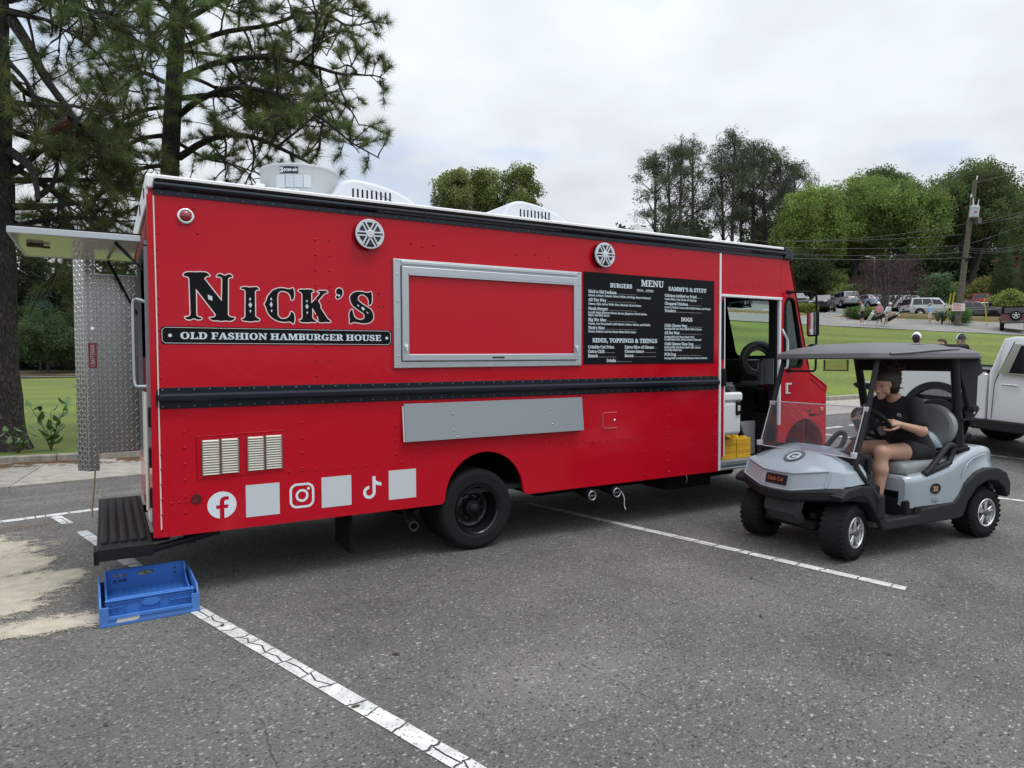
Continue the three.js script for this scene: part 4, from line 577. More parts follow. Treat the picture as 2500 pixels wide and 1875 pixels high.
  for (const sd of [0, 1]) {
    const k = sd ? -1 : 1, o = sd ? W_ : 0, P = (z) => o + k * z;
    tp('roof_rail', [sweepX([[P(-0.01), 2.8], [P(0.009), 2.8], [P(0.009), 2.832], [P(0.02), 2.838], [P(0.036), 2.85], [P(0.039), 2.865], [P(0.034), 2.88], [P(0.02), 2.886], [P(-0.01), 2.886]], 0.03, 6.47)], M.blackGloss);
    tp('gutter', [bxx(0.045, 6.42, 2.886, 2.907, Math.min(P(-0.01), P(0.034)), Math.max(P(-0.01), P(0.034)), 0.004)], M.blackMatt);
  }
  tp('belt_rail', [ext(rrect(0.016, 1.335, 5.425, 1.482, 0.045), -0.005, 0.008, 0.003), ext(rrect(0.03, 1.38, 5.415, 1.445, 0.032), 0, 0.05, 0.02)], M.blackGloss);
  // rivets
  const rv = [], rvk = [], hemi = (x, y, r, z = 0) => new THREE.SphereGeometry(r * 1.35, 7, 4, 0, 6.3, 0, Math.PI / 2).rotateX(Math.PI / 2).scale(1, 1, 0.75).translate(x, y, z);
  for (let x = 0.08; x < 6.45; x += 0.105) rvk.push(hemi(x, 2.815, 0.006, 0.009));
  for (let x = 0.06; x < 5.4; x += 0.1) { rvk.push(hemi(x, 1.352, 0.0055, 0.008), hemi(x, 1.466, 0.0055, 0.008)); }
  for (let y = 0.5; y < 1.12; y += 0.105) rv.push(hemi(0.045, y, 0.0085, 0.0045)); for (let y = 1.55; y < 2.75; y += 0.11) rv.push(hemi(0.05, y, 0.006));
  for (const [x, y0, y1] of [[0.19, 0.6, 1.3], [1.0, 0.85, 1.3], [1.12, 1.55, 2.7], [1.75, 0.9, 1.3], [4.4, 0.5, 1.3], [4.72, 0.5, 1.3], [2.05, 0.9, 1.3], [5.39, 0.5, 1.3], [3.25, 0.9, 1.02]]) for (let y = y0; y < y1; y += 0.115) { rv.push(hemi(x, y, 0.0075)); if (x === 1.12) rv.push(hemi(x + 0.11, y, 0.0065)); }
  for (let x = 0.1; x < 0.3; x += 0.05) rv.push(hemi(x, 0.678, 0.0075)); for (let x = 3.2; x < 4.45; x += 0.09) rv.push(hemi(x, 0.873 + 0.01 * (x - 3.2), 0.0075)); for (let x = 0.9; x < 2.05; x += 0.1) rv.push(hemi(x, 0.83, 0.007)); for (let x = 3.1; x < 5.4; x += 0.1) rv.push(hemi(x, 0.462, 0.006));
  for (let y = 0.6; y < 2.75; y += 0.07) rv.push(hemi(5.418, y, 0.0045, 0)); for (let x = 5.5; x < 6.4; x += 0.095) rv.push(hemi(x, 2.47, 0.006, -0.002)); for (let y = 1.5; y < 2.8; y += 0.12) rv.push(hemi(6.44, y, 0.0055, -0.002));
  for (const [x, y] of [[0.2, 2.73], [0.28, 2.73], [0.19, 2.61], [0.3, 2.56], [1.9, 2.62], [2.0, 2.6], [2.1, 2.62], [2.9, 2.6], [3.1, 2.61], [3.25, 2.6], [1.62, 2.1], [1.66, 2.1], [1.62, 2.2]]) rv.push(hemi(x, y, 0.0075));
  tag(tp('rivets', rv, M.red), null, null, null, 'stuff'); tag(tp('rivets', rvk, M.rivet), null, null, null, 'stuff');
  tps('side_seam', [bxx(1.118, 1.121, 1.5, 2.79, -0.01, 0.0012), bxx(4.735, 4.738, 0.46, 1.33, -0.01, 0.0012), bxx(6.425, 6.428, 2.37, 2.79, -0.02, -0.0008)], M.redDoor);

  // serving hatch: outer frame, inner frame, red panel, latches
  const fr = poly([[1.737, 1.6], [3.596, 1.606], [3.598, 2.482], [1.737, 2.482]]); fr.holes.push(new THREE.Path([V2(1.8, 1.655), V2(3.545, 1.658), V2(3.545, 2.428), V2(1.8, 2.428)]));
  const hatch = tp('serving_hatch', ext(fr, -0.005, 0.022, 0.005), M.alu); hatch.userData.label = 'closed serving hatch with wide aluminium frame and red panel';
  const f2 = poly([[1.803, 1.657], [3.542, 1.66], [3.542, 2.425], [1.803, 2.425]]); f2.holes.push(new THREE.Path([V2(1.862, 1.714), V2(3.499, 1.72), V2(3.499, 2.365), V2(1.862, 2.363)]));
  tp('hatch_frame', [ext(f2, -0.005, 0.042, 0.007), bxx(1.862, 3.499, 2.354, 2.366, 0.03, 0.044), bxx(1.803, 3.542, 2.44, 2.47, 0.02, 0.034, 0.006)], M.alu, hatch);
  tp('hatch_panel', bxx(1.855, 3.505, 1.712, 2.37, 0.005, 0.022), M.redDoor, hatch);
  for (const x of [1.83, 3.52]) tp('hatch_latch', [rod([x, 1.78, 0.04], [x, 1.78, 0.052], 0.019, 0.017, 16), bx(0.014, 0.055, 0.02, x + 0.003, 1.758, 0.056, 0.005)], M.chrome, hatch);
  tp('hatch_handle', bx(0.12, 0.012, 0.006, 2.69, 1.685, 0.0425), M.black, hatch);
  const sc = []; for (let i = 0; i < 9; i++) { sc.push(hemi(1.77 + i * 0.225, 2.472, 0.006, 0.022), hemi(1.77 + i * 0.225, 1.628, 0.006, 0.022)); } for (let i = 0; i < 4; i++) sc.push(hemi(1.768, 1.7 + i * 0.22, 0.006, 0.022), hemi(3.57, 1.7 + i * 0.22, 0.006, 0.022));
  tag(tp('screws', sc, M.steel, hatch), null, null, null, 'stuff');
  // fold-down shelf hanging from its hinge
  tp('counter_shelf', [sweepX([[0.012, 1.3], [0.024, 1.302], [0.055, 1.0], [0.043, 0.998]], 1.815, 3.6, 0.002), bxx(1.815, 3.6, 1.292, 1.308, 0, 0.022, 0.004)], M.aluDull);
  tp('shelf_edge', [sweepX([[0.03, 1.0], [0.045, 1.0], [0.016, 1.29], [0.003, 1.29]], 1.805, 1.813)], M.white);
  const sb = []; for (const [x, v] of [[2.25, 0.3], [2.25, 0.75], [3.25, 0.3], [3.25, 0.75], [2.28, 0.95]]) sb.push(new THREE.SphereGeometry(0.008, 8, 6).translate(x, lerp(1.302, 1.0, v), lerp(0.024, 0.055, v)));
  tp('shelf_bolt', sb, M.steel);
  // fuel door, reflector, marker light
  const fd = tp('fuel_door', [ext(rrect(3.86, 0.997, 4.03, 1.147, 0.012), 0, 0.006, 0.002)], M.red); tp('fuel_door_edge', [tube([[4.03, 1.147, 0.006], [3.872, 1.147, 0.006], [3.86, 1.13, 0.006], [3.86, 1.012, 0.006], [3.872, 0.997, 0.006], [4.03, 0.997, 0.006]], 0.0028, 40, 4, false, 0.05)], std(0.62, 0.2, 0.22, 0.5), fd); tp('lock', hemi(4.003, 1.07, 0.011, 0.006), M.chrome, fd);
  tp('reflector', ext(ell(0.26, 0.691, 0.037, 0.037), 0, 0.006, 0.002), std(0.09, 0.006, 0.01, 0.3));
  const ml = tp('marker_light', [ext(ell(0.229, 2.669, 0.05, 0.052), 0, 0.004)], M.white); tp('bezel', [new THREE.TorusGeometry(0.045, 0.012, 8, 24).translate(0.228, 2.67, 0.006)], M.chrome, ml); tp('lens', [new THREE.SphereGeometry(0.04, 20, 10, 0, 6.3, 0, Math.PI / 2).rotateX(Math.PI / 2).scale(1, 1, 0.7).translate(0.226, 2.671, 0.008)], M.redLens, ml);
  // vent grilles
  const vp = tp('vent_panel', [ext([[0.27, 0.825], [0.874, 0.842], [0.871, 1.144], [0.268, 1.131]], 0, 0.005, 0.002), tube([[0.266, 1.132, 0.006], [0.874, 1.146, 0.006]], 0.004, 2, 4), tube([[0.268, 1.13, 0.006], [0.271, 0.825, 0.006]], 0.004, 2, 4)], M.red);
  for (const [x0, x1, y0, y1] of [[0.3, 0.419, 0.853, 1.105], [0.426, 0.546, 0.856, 1.108], [0.604, 0.723, 0.86, 1.111], [0.731, 0.85, 0.863, 1.114]]) {
    const vent = tp('vent', [bxx(x0, x1, y0, y1, 0.004, 0.007), bxx(x0, x0 + 0.006, y0, y1, 0.006, 0.02), bxx(x1 - 0.006, x1, y0, y1, 0.006, 0.02)], std(0.16, 0.17, 0.17, 0.6), vp);
    const n = 14, st = (y1 - y0) / n; for (let i = 0; i < n; i++) { const y = y0 + (i + 0.5) * st; tp('slat', [sweepX([[0.007, y + st * 0.42], [0.02, y - st * 0.1], [0.02, y - st * 0.22], [0.007, y + st * 0.3]], x0 + 0.004, x1 - 0.004)], M.cream, vent); }
  }
  // loudspeakers
  for (const [x, y] of [[1.535, 2.653], [3.85, 2.657]]) {
    const sp = tp('loudspeaker', [latheZ([[0.0, 0], [0.112, 0], [0.116, 0.03], [0.105, 0.045], [0, 0.045]], 40).translate(x, y, 0)], M.blackMatt);
    const ring = rot(ell(0, 0, 0.116, 0.116), ell(0, 0, 0.089, 0.089)); tp('speaker_ring', ext(ring, 0.04, 0.06, 0.004, 24).translate(x, y, 0), M.whitePl, sp);
    tp('speaker_cone', [latheZ([[0.088, 0.046], [0.05, 0.0465], [0.0, 0.047]], 32).scale(1, 1, 1).translate(x, y, 0.0)], std(0.05, 0.055, 0.065, 0.5), sp);
    const spk = []; for (let i = 0; i < 6; i++) { const a = i * Math.PI / 3 + 0.02; for (const o of [-0.0135, 0.0135]) spk.push(bx(0.075, 0.0125, 0.012, 0.06, o, 0.056, 0.003).rotateZ(a).translate(x, y, 0)); }
    tp('speaker_spokes', spk, M.whitePl, sp); tp('centre_cap', [latheZ([[0.033, 0.05], [0.033, 0.063], [0.024, 0.066], [0.02, 0.064], [0.006, 0.064], [0, 0.068]], 28).translate(x, y, 0)], M.whitePl, sp);
    const sw = []; for (let i = 0; i < 6; i++) { const a = i * Math.PI / 3 + 0.02; sw.push(rod([x + Math.cos(a) * 0.097, y + Math.sin(a) * 0.097, 0.055], [x + Math.cos(a) * 0.097, y + Math.sin(a) * 0.097, 0.064], 0.0065, 0.0065, 8)); } tp('speaker_screws', sw, M.black, sp);
    tp('speaker_badge', [ext(rrect(-0.03, -0.1, 0.03, -0.083, 0.006), 0.059, 0.0625).translate(x, y, 0)], M.black, sp);
  }
  function rot(o, i) { o.holes.push(new THREE.Path(i.getPoints(36))); return o; }
  // printed lettering and board
  const LET = {
  N: '13,40 22,25 43,14 91,14 146,8 171,14 190,36 170,34 155,44 148,55 262,210 268,52 260,39 245,33 229,41 239,19 258,14 284,31 305,15 327,15 338,38 320,32 306,47 300,306 312,319 334,324 350,322 340,339 315,350 283,344 258,351 227,345 199,349 174,327 196,329 218,319 221,305 94,127 93,312 101,325 131,331 122,343 97,344 76,332 55,346 31,344 18,327 34,328 52,320 57,307 54,64 49,48 31,45',
  I: '389,113 399,101 428,99 454,103 480,97 506,97 521,117 500,115 488,129 487,308 496,321 519,331 509,345 483,342 456,350 430,345 404,346 392,330 408,329 419,317 424,132 418,119 402,116',
  C: '551,220 564,202 578,160 613,116 653,97 694,95 729,104 749,96 763,90 770,130 766,166 758,180 745,181 745,160 732,132 701,116 667,117 649,136 644,171 645,296 660,320 691,327 725,312 739,287 741,269 757,272 770,300 768,335 759,362 749,350 732,340 697,348 650,342 603,318 573,278 564,236',
  K: '798,108 812,99 840,100 875,96 904,96 919,113 903,112 895,125 895,203 964,122 957,111 939,114 954,101 982,103 1008,97 1024,115 1004,116 989,128 945,180 966,212 962,230 1016,315 1045,334 1030,343 1001,338 972,345 943,338 950,324 942,302 902,232 900,307 911,325 936,333 921,344 893,341 864,347 836,344 815,345 801,327 819,327 828,312 829,135 822,120 805,116',
  A: '1084,102 1092,83 1111,75 1131,82 1140,103 1134,129 1117,151 1095,160 1084,149 1088,134 1106,132 1088,120',
  S: '1192,152 1203,119 1241,96 1287,94 1325,102 1349,101 1368,87 1375,133 1371,178 1359,198 1344,194 1348,164 1333,135 1302,114 1272,119 1256,142 1260,168 1301,196 1363,231 1385,275 1381,313 1346,340 1292,345 1238,335 1216,335 1187,351 1193,318 1186,274 1198,244 1213,232 1217,265 1231,302 1269,319 1304,311 1314,288 1304,266 1255,235 1210,203',
  d0: '170,165 199,177 200,210 172,197',
  d1: '454,172 462,192 454,196 445,193',
  d2: '454,207 468,228 454,250 441,229',
  d3: '454,288 447,269 455,264 462,269',
  d4: '602,166 610,185 603,189 593,185',
  d5: '602,197 612,221 603,242 589,222',
  d6: '603,280 596,263 604,257 611,263',
  d7: '863,173 870,187 862,194 855,187',
  d8: '862,205 875,226 862,246 849,226',
  d9: '863,283 856,269 864,262 871,269',
  e0: '1299,212 1316,233 1301,244 1282,220',
  e1: '1249,194 1271,206 1259,215',
  e2: '1326,247 1348,263 1330,263',
  };
  const tex1 = canvasTex(2048, 540, (g) => {
    const S = 2048 / 1.42; g.clearRect(0, 0, 2048, 540); g.lineJoin = 'round';
    const path = (k) => { const p = LET[k].split(' ').map((q) => q.split(',').map((v) => v * S / 1000)); g.beginPath(); const n = p.length; const dia = /\d/.test(k);
      if (dia) { p.forEach((q, i) => (i ? g.lineTo(...q) : g.moveTo(...q))); } else { const mid = (a, b) => [(a[0] + b[0]) / 2, (a[1] + b[1]) / 2]; let m0 = mid(p[n - 1], p[0]); g.moveTo(...m0); for (let i = 0; i < n; i++) { const a = p[i], b = p[(i + 1) % n], m = mid(a, b), l1 = Math.hypot(a[0] - m0[0], a[1] - m0[1]), l2 = Math.hypot(m[0] - a[0], m[1] - a[1]); if (l1 > 40 || l2 > 40) { g.lineTo(a[0] + (m0[0] - a[0]) * Math.min(1, 8 / (l1 + 1)), a[1] + (m0[1] - a[1]) * Math.min(1, 8 / (l1 + 1))); g.quadraticCurveTo(a[0], a[1], a[0] + (m[0] - a[0]) * Math.min(1, 8 / (l2 + 1)), a[1] + (m[1] - a[1]) * Math.min(1, 8 / (l2 + 1))); g.lineTo(...m); } else g.quadraticCurveTo(a[0], a[1], m[0], m[1]); m0 = m; } } g.closePath(); };
    for (const k of 'NICKAS') { path(k); g.strokeStyle = 'rgb(226,206,205)'; g.lineWidth = 21; g.stroke(); }
    for (const k of 'NICKAS') { path(k); g.fillStyle = 'rgb(17,17,20)'; g.fill(); }
    g.fillStyle = 'rgb(200,212,219)'; for (const k of Object.keys(LET)) if (/\d/.test(k)) { path(k); g.fill(); } g.beginPath(); g.arc(1.108 * S, 0.132 * S, 0.009 * S, 0, 7); g.fill();
  });
  tdec('name_lettering', 0.19, 1.61, 2.3 - 1.42 * 540 / 2048, 2.3, 0.0025, tex1, truck, 0.45);
  const tex2 = canvasTex(2048, 160, (g) => {
    const oct = (i, c) => { g.beginPath(); g.moveTo(i + c, i); g.lineTo(2048 - i - c, i); g.lineTo(2048 - i, i + c); g.lineTo(2048 - i, 160 - i - c); g.lineTo(2048 - i - c, 160 - i); g.lineTo(i + c, 160 - i); g.lineTo(i, 160 - i - c); g.lineTo(i, i + c); g.closePath(); };
    g.clearRect(0, 0, 2048, 160); oct(1, 20); g.fillStyle = 'rgb(17,17,20)'; g.fill(); oct(11, 22); g.strokeStyle = 'rgb(215,220,224)'; g.lineWidth = 4; g.stroke();
    g.fillStyle = 'rgb(203,215,223)'; g.strokeStyle = g.fillStyle; g.lineWidth = 3; g.font = 'bold 82px serif'; g.textBaseline = 'alphabetic'; g.save(); const t = 'OLD FASHION HAMBURGER HOUSE', w = g.measureText(t).width; g.translate(148, 111); g.scale(1795 / w, 1); g.fillText(t, 0, 0); g.strokeText(t, 0, 0); g.restore();
    for (const x of [72, 1998]) { g.beginPath(); g.arc(x, 82, 15, 0, 7); g.fill(); }
  });
  tdec('name_banner', 0.056, 1.723, 1.782, 1.907, 0.003, tex2, truck, 0.45);
  const menuTex = canvasTex(2048, 1040, (g) => {
    const k = 2048 / 1.722; g.fillStyle = 'rgb(16,17,21)'; g.fillRect(0, 0, 2048, 1040); g.fillStyle = g.strokeStyle = 'rgb(208,221,228)';
    const T = (t, x, y, w, px, heavy = 0) => { g.font = `bold ${px}px serif`; g.save(); g.translate(x * k, y * k); g.scale(w * k / g.measureText(t).width, 1); g.fillText(t, 0, 0); if (heavy) { g.lineWidth = heavy; g.strokeText(t, 0, 0); } g.restore(); };
    const dots = (x0, x1, y) => { for (let x = x0; x < x1; x += 0.0135) { g.beginPath(); g.arc(x * k, y * k - 3, 3.1, 0, 7); g.fill(); } };
    T('MENU', 0.704, 0.102, 0.3, 102, 3); T('BURGERS', 0.315, 0.133, 0.278, 66, 2.4); T('SINGLE', 0.65, 0.151, 0.085, 26, 1); T('DOUBLE', 0.769, 0.151, 0.1, 26, 1); g.fillRect(0.65 * k, 0.156 * k, 0.219 * k, 3);
    T("SAMMY'S & STUFF", 1.068, 0.13, 0.54, 66, 2.4); T('DOGS', 1.244, 0.439, 0.162, 66, 2.4); T('SIDES, TOPPINGS & THINGS', 0.103, 0.665, 0.816, 66, 2.4);
    const item = (t, x, y, w, end) => { T(t, x, y, w, 48, 1.6); if (end) dots(x + w + 0.014, end, y); }, sm = (t, x, y, w) => T(t, x, y, w, 32, 1);
    item("Nick's Old Fashion", 0.055, 0.196, 0.341, 0.65); sm('Cheese, Lettuce, Tomato, Onion, Pickles, Ketchup, Mayo & Mustard', 0.055, 0.228, 0.775);
    item('All The Way', 0.055, 0.275, 0.214, 0.645); sm('Cheese, Chili, Red or White Slaw, Mustard, Diced Onions', 0.055, 0.308, 0.652);
    item('Noah Burger', 0.054, 0.357, 0.238, 0.645); sm('Locally Made Pimento Cheese, Bacon, Jalapenos, Diced Onions,', 0.054, 0.39, 0.731); sm('Mayo, and BBQ Sauce', 0.054, 0.416, 0.255);
    item('Big Nic Mac', 0.054, 0.463, 0.217, 0.645); sm('Cheese, Our Housemade 1,000 Island, Lettuce, Onions, and Pickles', 0.054, 0.496, 0.772);
    item("Nick's Way", 0.054, 0.54, 0.196, 0.645); sm("Cheese, Pickles, and Our House Made Nick's Sauce", 0.054, 0.571, 0.586);
    item('Crinkle Cut Fries', 0.052, 0.723, 0.312, 0.39); item('Extra Chili', 0.052, 0.766, 0.198, 0.38); item('Ranch', 0.052, 0.808, 0.115, 0.385); item('Extra Slice of Cheese', 0.497, 0.722, 0.38, 0.905); item('Cheese Sauce', 0.497, 0.764, 0.246, 0.9); item('Bacon', 0.497, 0.806, 0.114, 0.905); item('Drinks', 0.273, 0.853, 0.117, 0.58);
    item('Chicken Grilled or Fried', 1.017, 0.194, 0.446, 1.545); sm('Comes Plain, Your Choice of Toppings', 1.017, 0.226, 0.446); item('Chopped Chicken', 1.017, 0.275, 0.323, 1.54); sm('Fried or Grilled, Comes with Grilled Onions and Cheese', 1.017, 0.309, 0.651); item('Tenders', 1.017, 0.348, 0.157, 1.535);
    item('Chili Cheese Dog', 1.016, 0.498, 0.311, 1.545); sm('Hotdog With Our House Made Chili & Cheese', 1.016, 0.527, 0.524); item('All the Way', 1.016, 0.573, 0.207, 1.54); sm('Hotdog With Our House Made Chili,', 1.016, 0.61, 0.42); sm('Locally Made Slaw, Diced Onions & Mustard', 1.016, 0.636, 0.517); item('Chili Cheese Slaw Dog', 1.016, 0.686, 0.403, 1.535); sm('Hotdog With Our House Made Chili, Cheese', 1.016, 0.717, 0.508); sm('& Locally Made Slaw', 1.016, 0.744, 0.241); item('PCB Dog', 1.016, 0.793, 0.158, 1.535); sm('Hotdog With Locally Made Pimento Cheese & Bacon', 1.016, 0.828, 0.606);
    g.fillStyle = 'rgb(70,72,78)'; for (let y = 0.12; y < 0.86; y += 0.115) for (const x of [0.018, 0.806]) { g.beginPath(); g.arc(x * k, y * k, 4, 0, 7); g.fill(); } for (let x = 1.02; x < 1.7; x += 0.105) { g.beginPath(); g.arc(x * k, 0.05 * k, 4, 0, 7); g.fill(); }
  });
  const board = bxx(3.633, 5.355, 1.618, 2.493, 0.0005, 0.005); { const u = board.attributes.uv; for (let i = 0; i < u.count; i++) if (Math.abs(board.attributes.normal.getZ(i)) < 0.5) u.setXY(i, 0.001, 0.001); }
  tp('menu_board', board, new THREE.MeshPhysicalMaterial({ map: menuTex, roughness: 0.4, specularIntensity: 0.25 })).userData.label = 'black menu board with white lettering';
  // stickers along the skirt
  const icon = (name, x0, x1, y0, y1, draw) => tdec(name, x0, x1, y0, y1, 0.0025, canvasTex(256, Math.round(256 * (y1 - y0) / (x1 - x0)), draw), truck, 0.5);
  const WH = 'rgb(214,222,228)';
  icon('round_sticker', 0.328, 0.527, 0.532, 0.729, (g, w, h) => { g.fillStyle = WH; g.beginPath(); g.ellipse(w / 2, h / 2, w / 2 - 2, h / 2 - 2, 0, 0, 7); g.fill(); g.globalCompositeOperation = 'destination-out'; g.beginPath(); g.moveTo(w * 0.42, h); g.lineTo(w * 0.42, h * 0.63); g.lineTo(w * 0.3, h * 0.63); g.lineTo(w * 0.3, h * 0.5); g.lineTo(w * 0.42, h * 0.5); g.lineTo(w * 0.42, h * 0.41); g.bezierCurveTo(w * 0.42, h * 0.22, w * 0.56, h * 0.17, w * 0.73, h * 0.21); g.lineTo(w * 0.73, h * 0.33); g.bezierCurveTo(w * 0.6, h * 0.31, w * 0.575, h * 0.35, w * 0.575, h * 0.42); g.lineTo(w * 0.575, h * 0.5); g.lineTo(w * 0.72, h * 0.5); g.lineTo(w * 0.695, h * 0.63); g.lineTo(w * 0.575, h * 0.63); g.lineTo(w * 0.575, h); g.closePath(); g.fill(); });
  icon('camera_sticker', 0.9, 1.088, 0.545, 0.737, (g, w, h) => { g.strokeStyle = g.fillStyle = WH; g.lineWidth = w * 0.095; const r = w * 0.25, i = w * 0.055; g.beginPath(); g.moveTo(i + r, i); g.arcTo(w - i, i, w - i, h - i, r); g.arcTo(w - i, h - i, i, h - i, r); g.arcTo(i, h - i, i, i, r); g.arcTo(i, i, w - i, i, r); g.closePath(); g.stroke(); g.beginPath(); g.arc(w / 2, h / 2, w * 0.21, 0, 7); g.stroke(); g.beginPath(); g.arc(w * 0.76, h * 0.24, w * 0.06, 0, 7); g.fill(); });
  icon('note_sticker', 1.468, 1.625, 0.556, 0.741, (g, w, h) => { g.strokeStyle = g.fillStyle = WH; g.lineWidth = w * 0.16; g.beginPath(); g.arc(w * 0.35, h * 0.7, w * 0.25, -Math.PI * 0.5, Math.PI * 2 * 0.999 - 0.0, true); g.stroke(); g.fillRect(w * 0.52, h * 0.02, w * 0.16, h * 0.68); g.beginPath(); g.moveTo(w * 0.6, h * 0.02); g.quadraticCurveTo(w * 0.66, h * 0.28, w * 0.99, h * 0.31); g.lineTo(w * 0.99, h * 0.45); g.quadraticCurveTo(w * 0.75, h * 0.44, w * 0.6, h * 0.32); g.closePath(); g.fill(); });
  for (const [x0, x1, y0, y1] of [[0.59, 0.829, 0.52, 0.756], [1.143, 1.377, 0.528, 0.764], [1.686, 1.923, 0.532, 0.77]]) { tp('white_sticker', bxx(x0, x1, y0, y1, 0.0004, 0.002), std(0.56, 0.59, 0.61, 0.5)); }
}
// ---------------------------------------------------------------- truck: rear, roof units, running gear, mirrors
const platTex = canvasTex(256, 256, (g) => { g.fillStyle = 'rgb(112,112,112)'; g.fillRect(0, 0, 256, 256); for (let i = 0; i < 8; i++) for (let j = 0; j < 8; j++) { const x = 16 + i * 32, y = 16 + j * 32; g.save(); g.translate(x, y); g.rotate(((i + j) % 2 ? 1 : -1) * Math.PI / 4); g.fillStyle = 'rgb(255,255,255)'; g.beginPath(); g.ellipse(0, 0, 16, 4.6, 0, 0, 7); g.fill(); g.restore(); } }, false);
platTex.wrapS = platTex.wrapT = THREE.RepeatWrapping;
const plate = (metres) => { const t = platTex.clone(); t.repeat.set(1 / metres, 1 / metres); t.needsUpdate = true; return t; };
const uvXY = (g) => { const p = g.attributes.position, u = g.attributes.uv; for (let i = 0; i < p.count; i++) u.setXY(i, p.getX(i) + p.getZ(i) * 0.7, p.getY(i)); return g; };
const diamond = std(0.66, 0.65, 0.63, 0.22, 1, { map: plate(0.3), bumpMap: plate(0.3), bumpScale: 0.02 });
const diamondBlack = phys(0.01, 0.01, 0.011, 0.5, { specularIntensity: 0.45, bumpMap: plate(0.16), bumpScale: 0.004 });
{
  // rear wall with its service opening
  const rw = new THREE.Shape(); rw.moveTo(0.02, 0.445); rw.lineTo(2.24, 0.445); rw.lineTo(2.24, 2.86); rw.lineTo(0.02, 2.86); rw.closePath(); rw.holes.push(new THREE.Path([V2(0.12, 0.95), V2(1.35, 0.95), V2(1.35, 2.46), V2(0.12, 2.46)]));
  const R = (s, a, b, bev) => ext(s, a, b, bev).applyMatrix4(new THREE.Matrix4().set(0, 0, 1, 0, 0, 1, 0, 0, -1, 0, 0, 0, 0, 0, 0, 1));
  tp('rear_wall', [R(rw, 0.0, 0.03)], M.red);
  tp('rear_header', [bxx(-0.02, 0.01, 2.72, 2.9, W_ + 0.02, -0.02, 0.012)], M.roofWhite);
  tps('rear_reflector', [bxx(-0.026, -0.015, 2.78, 2.85, -0.12, -0.05), bxx(-0.026, -0.015, 2.78, 2.85, -0.75, -0.65)], M.redLens);
  tps('opening_frame', [bxx(-0.03, 0.035, 0.94, 2.47, -0.14, -0.1), bxx(-0.03, 0.035, 0.94, 2.47, -1.39, -1.35), bxx(-0.03, 0.035, 2.46, 2.5, -1.39, -0.1), bxx(-0.03, 0.035, 0.92, 0.955, -1.39, -0.1)], M.aluDull);
  tp('kitchen_wall', [bxx(0.03, 5.4, 0.5, 0.54, -2.2, -0.05), bxx(0.03, 5.4, 2.75, 2.8, -2.2, -0.05), bxx(0.4, 0.44, 0.5, 2.8, -2.2, -0.05)], M.dark);
  tps('tail_lamp', [0.72, 1.0, 1.28].map((y) => bxx(-0.03, -0.002, y - 0.07, y + 0.07, -0.08, -0.03, 0.01)), M.black);
  tp('number_plate', [bxx(-0.02, -0.004, 0.5, 0.72, -0.55, -0.3)], M.white);
  tp('grab_rail', [tube([[-0.02, 2.08, -0.16], [-0.085, 2.1, -0.17], [-0.1, 2.05, -0.18], [-0.1, 1.55, -0.18], [-0.09, 1.49, -0.17], [-0.02, 1.49, -0.16]], 0.013, 40, 8, false, 0.2)], M.alu);
  tps('door_rod', [rod([-0.035, 0.62, -0.14], [-0.035, 1.45, -0.14], 0.012), rod([-0.04, 0.95, -0.3], [-0.04, 1.45, -0.3], 0.01)], M.cream);
  // raised hatch
  const hp = tp('rear_hatch', [bx(0.73, 0.03, 1.12, -0.42, 2.505, -0.68, 0.006)], phys(0.62, 0.6, 0.46, 0.16, { clearcoat: 0.6, clearcoatRoughness: 0.05 }));
  tp('hatch_edge', [bx(0.75, 0.045, 0.02, -0.42, 2.508, -0.11, 0.005), bx(0.75, 0.045, 0.02, -0.42, 2.508, -1.25, 0.005), bx(0.02, 0.045, 1.14, -0.79, 2.508, -0.68, 0.005)], M.alu, hp); tp('hatch_top', [bx(0.76, 0.008, 1.16, -0.42, 2.536, -0.68)], M.black, hp);
  tp('hatch_catch', [bx(0.1, 0.025, 0.05, -0.68, 2.478, -0.55, 0.008), bx(0.05, 0.015, 0.03, -0.62, 2.476, -0.6, 0.004), rod([-0.72, 2.48, -0.5], [-0.6, 2.474, -0.62], 0.006)], M.rust, hp);
  for (const [a, b] of [[[-0.2, 2.48, -0.16], [-0.02, 2.28, -0.125]], [[-0.24, 2.48, -1.2], [-0.03, 2.06, -1.36]]]) tp('gas_strut', [rod(a, b, 0.008), rod(a, V(...a).lerp(V(...b), 0.5), 0.012, 0.012)], M.black, hp);
  // open door in tread plate
  const dz = -1.4, dr = tp('rear_door', [bxx(-0.335, -0.03, 0.9, 2.385, dz - 0.03, dz, 0.003)].map(uvXY), diamond); dr.userData.label = 'open rear door clad in tread plate';
  tp('door_stile', [sweepY([[-0.49, dz - 0.09], [-0.412, dz + 0.018], [-0.332, dz + 0.02], [-0.332, dz - 0.09]], 0.755, 2.52, 0.003)].map(uvXY), diamond, dr);
  tp('door_edge', [bxx(-0.333, -0.03, 2.384, 2.394, dz - 0.034, dz + 0.004), bxx(-0.335, -0.331, 0.76, 2.39, dz, dz + 0.004), bxx(-0.41, -0.406, 0.76, 2.52, dz + 0.019, dz + 0.022)], M.alu, dr); tp('door_lock', [rod([-0.36, 1.94, dz + 0.02], [-0.36, 1.94, dz + 0.04], 0.017, 0.014, 12)], M.chrome, dr);
  const ct = canvasTex(512, 160, (g) => { g.fillStyle = 'rgb(196,190,190)'; g.fillRect(0, 0, 512, 160); g.fillStyle = 'rgb(150,20,38)'; g.fillRect(8, 8, 496, 144); g.fillStyle = 'rgb(222,214,214)'; g.font = 'bold 112px sans-serif'; const t = 'CRAFTSMAN', w = g.measureText(t).width; g.save(); g.translate(36, 120); g.scale(440 / w, 1); g.fillText(t, 0, 0); g.restore(); });
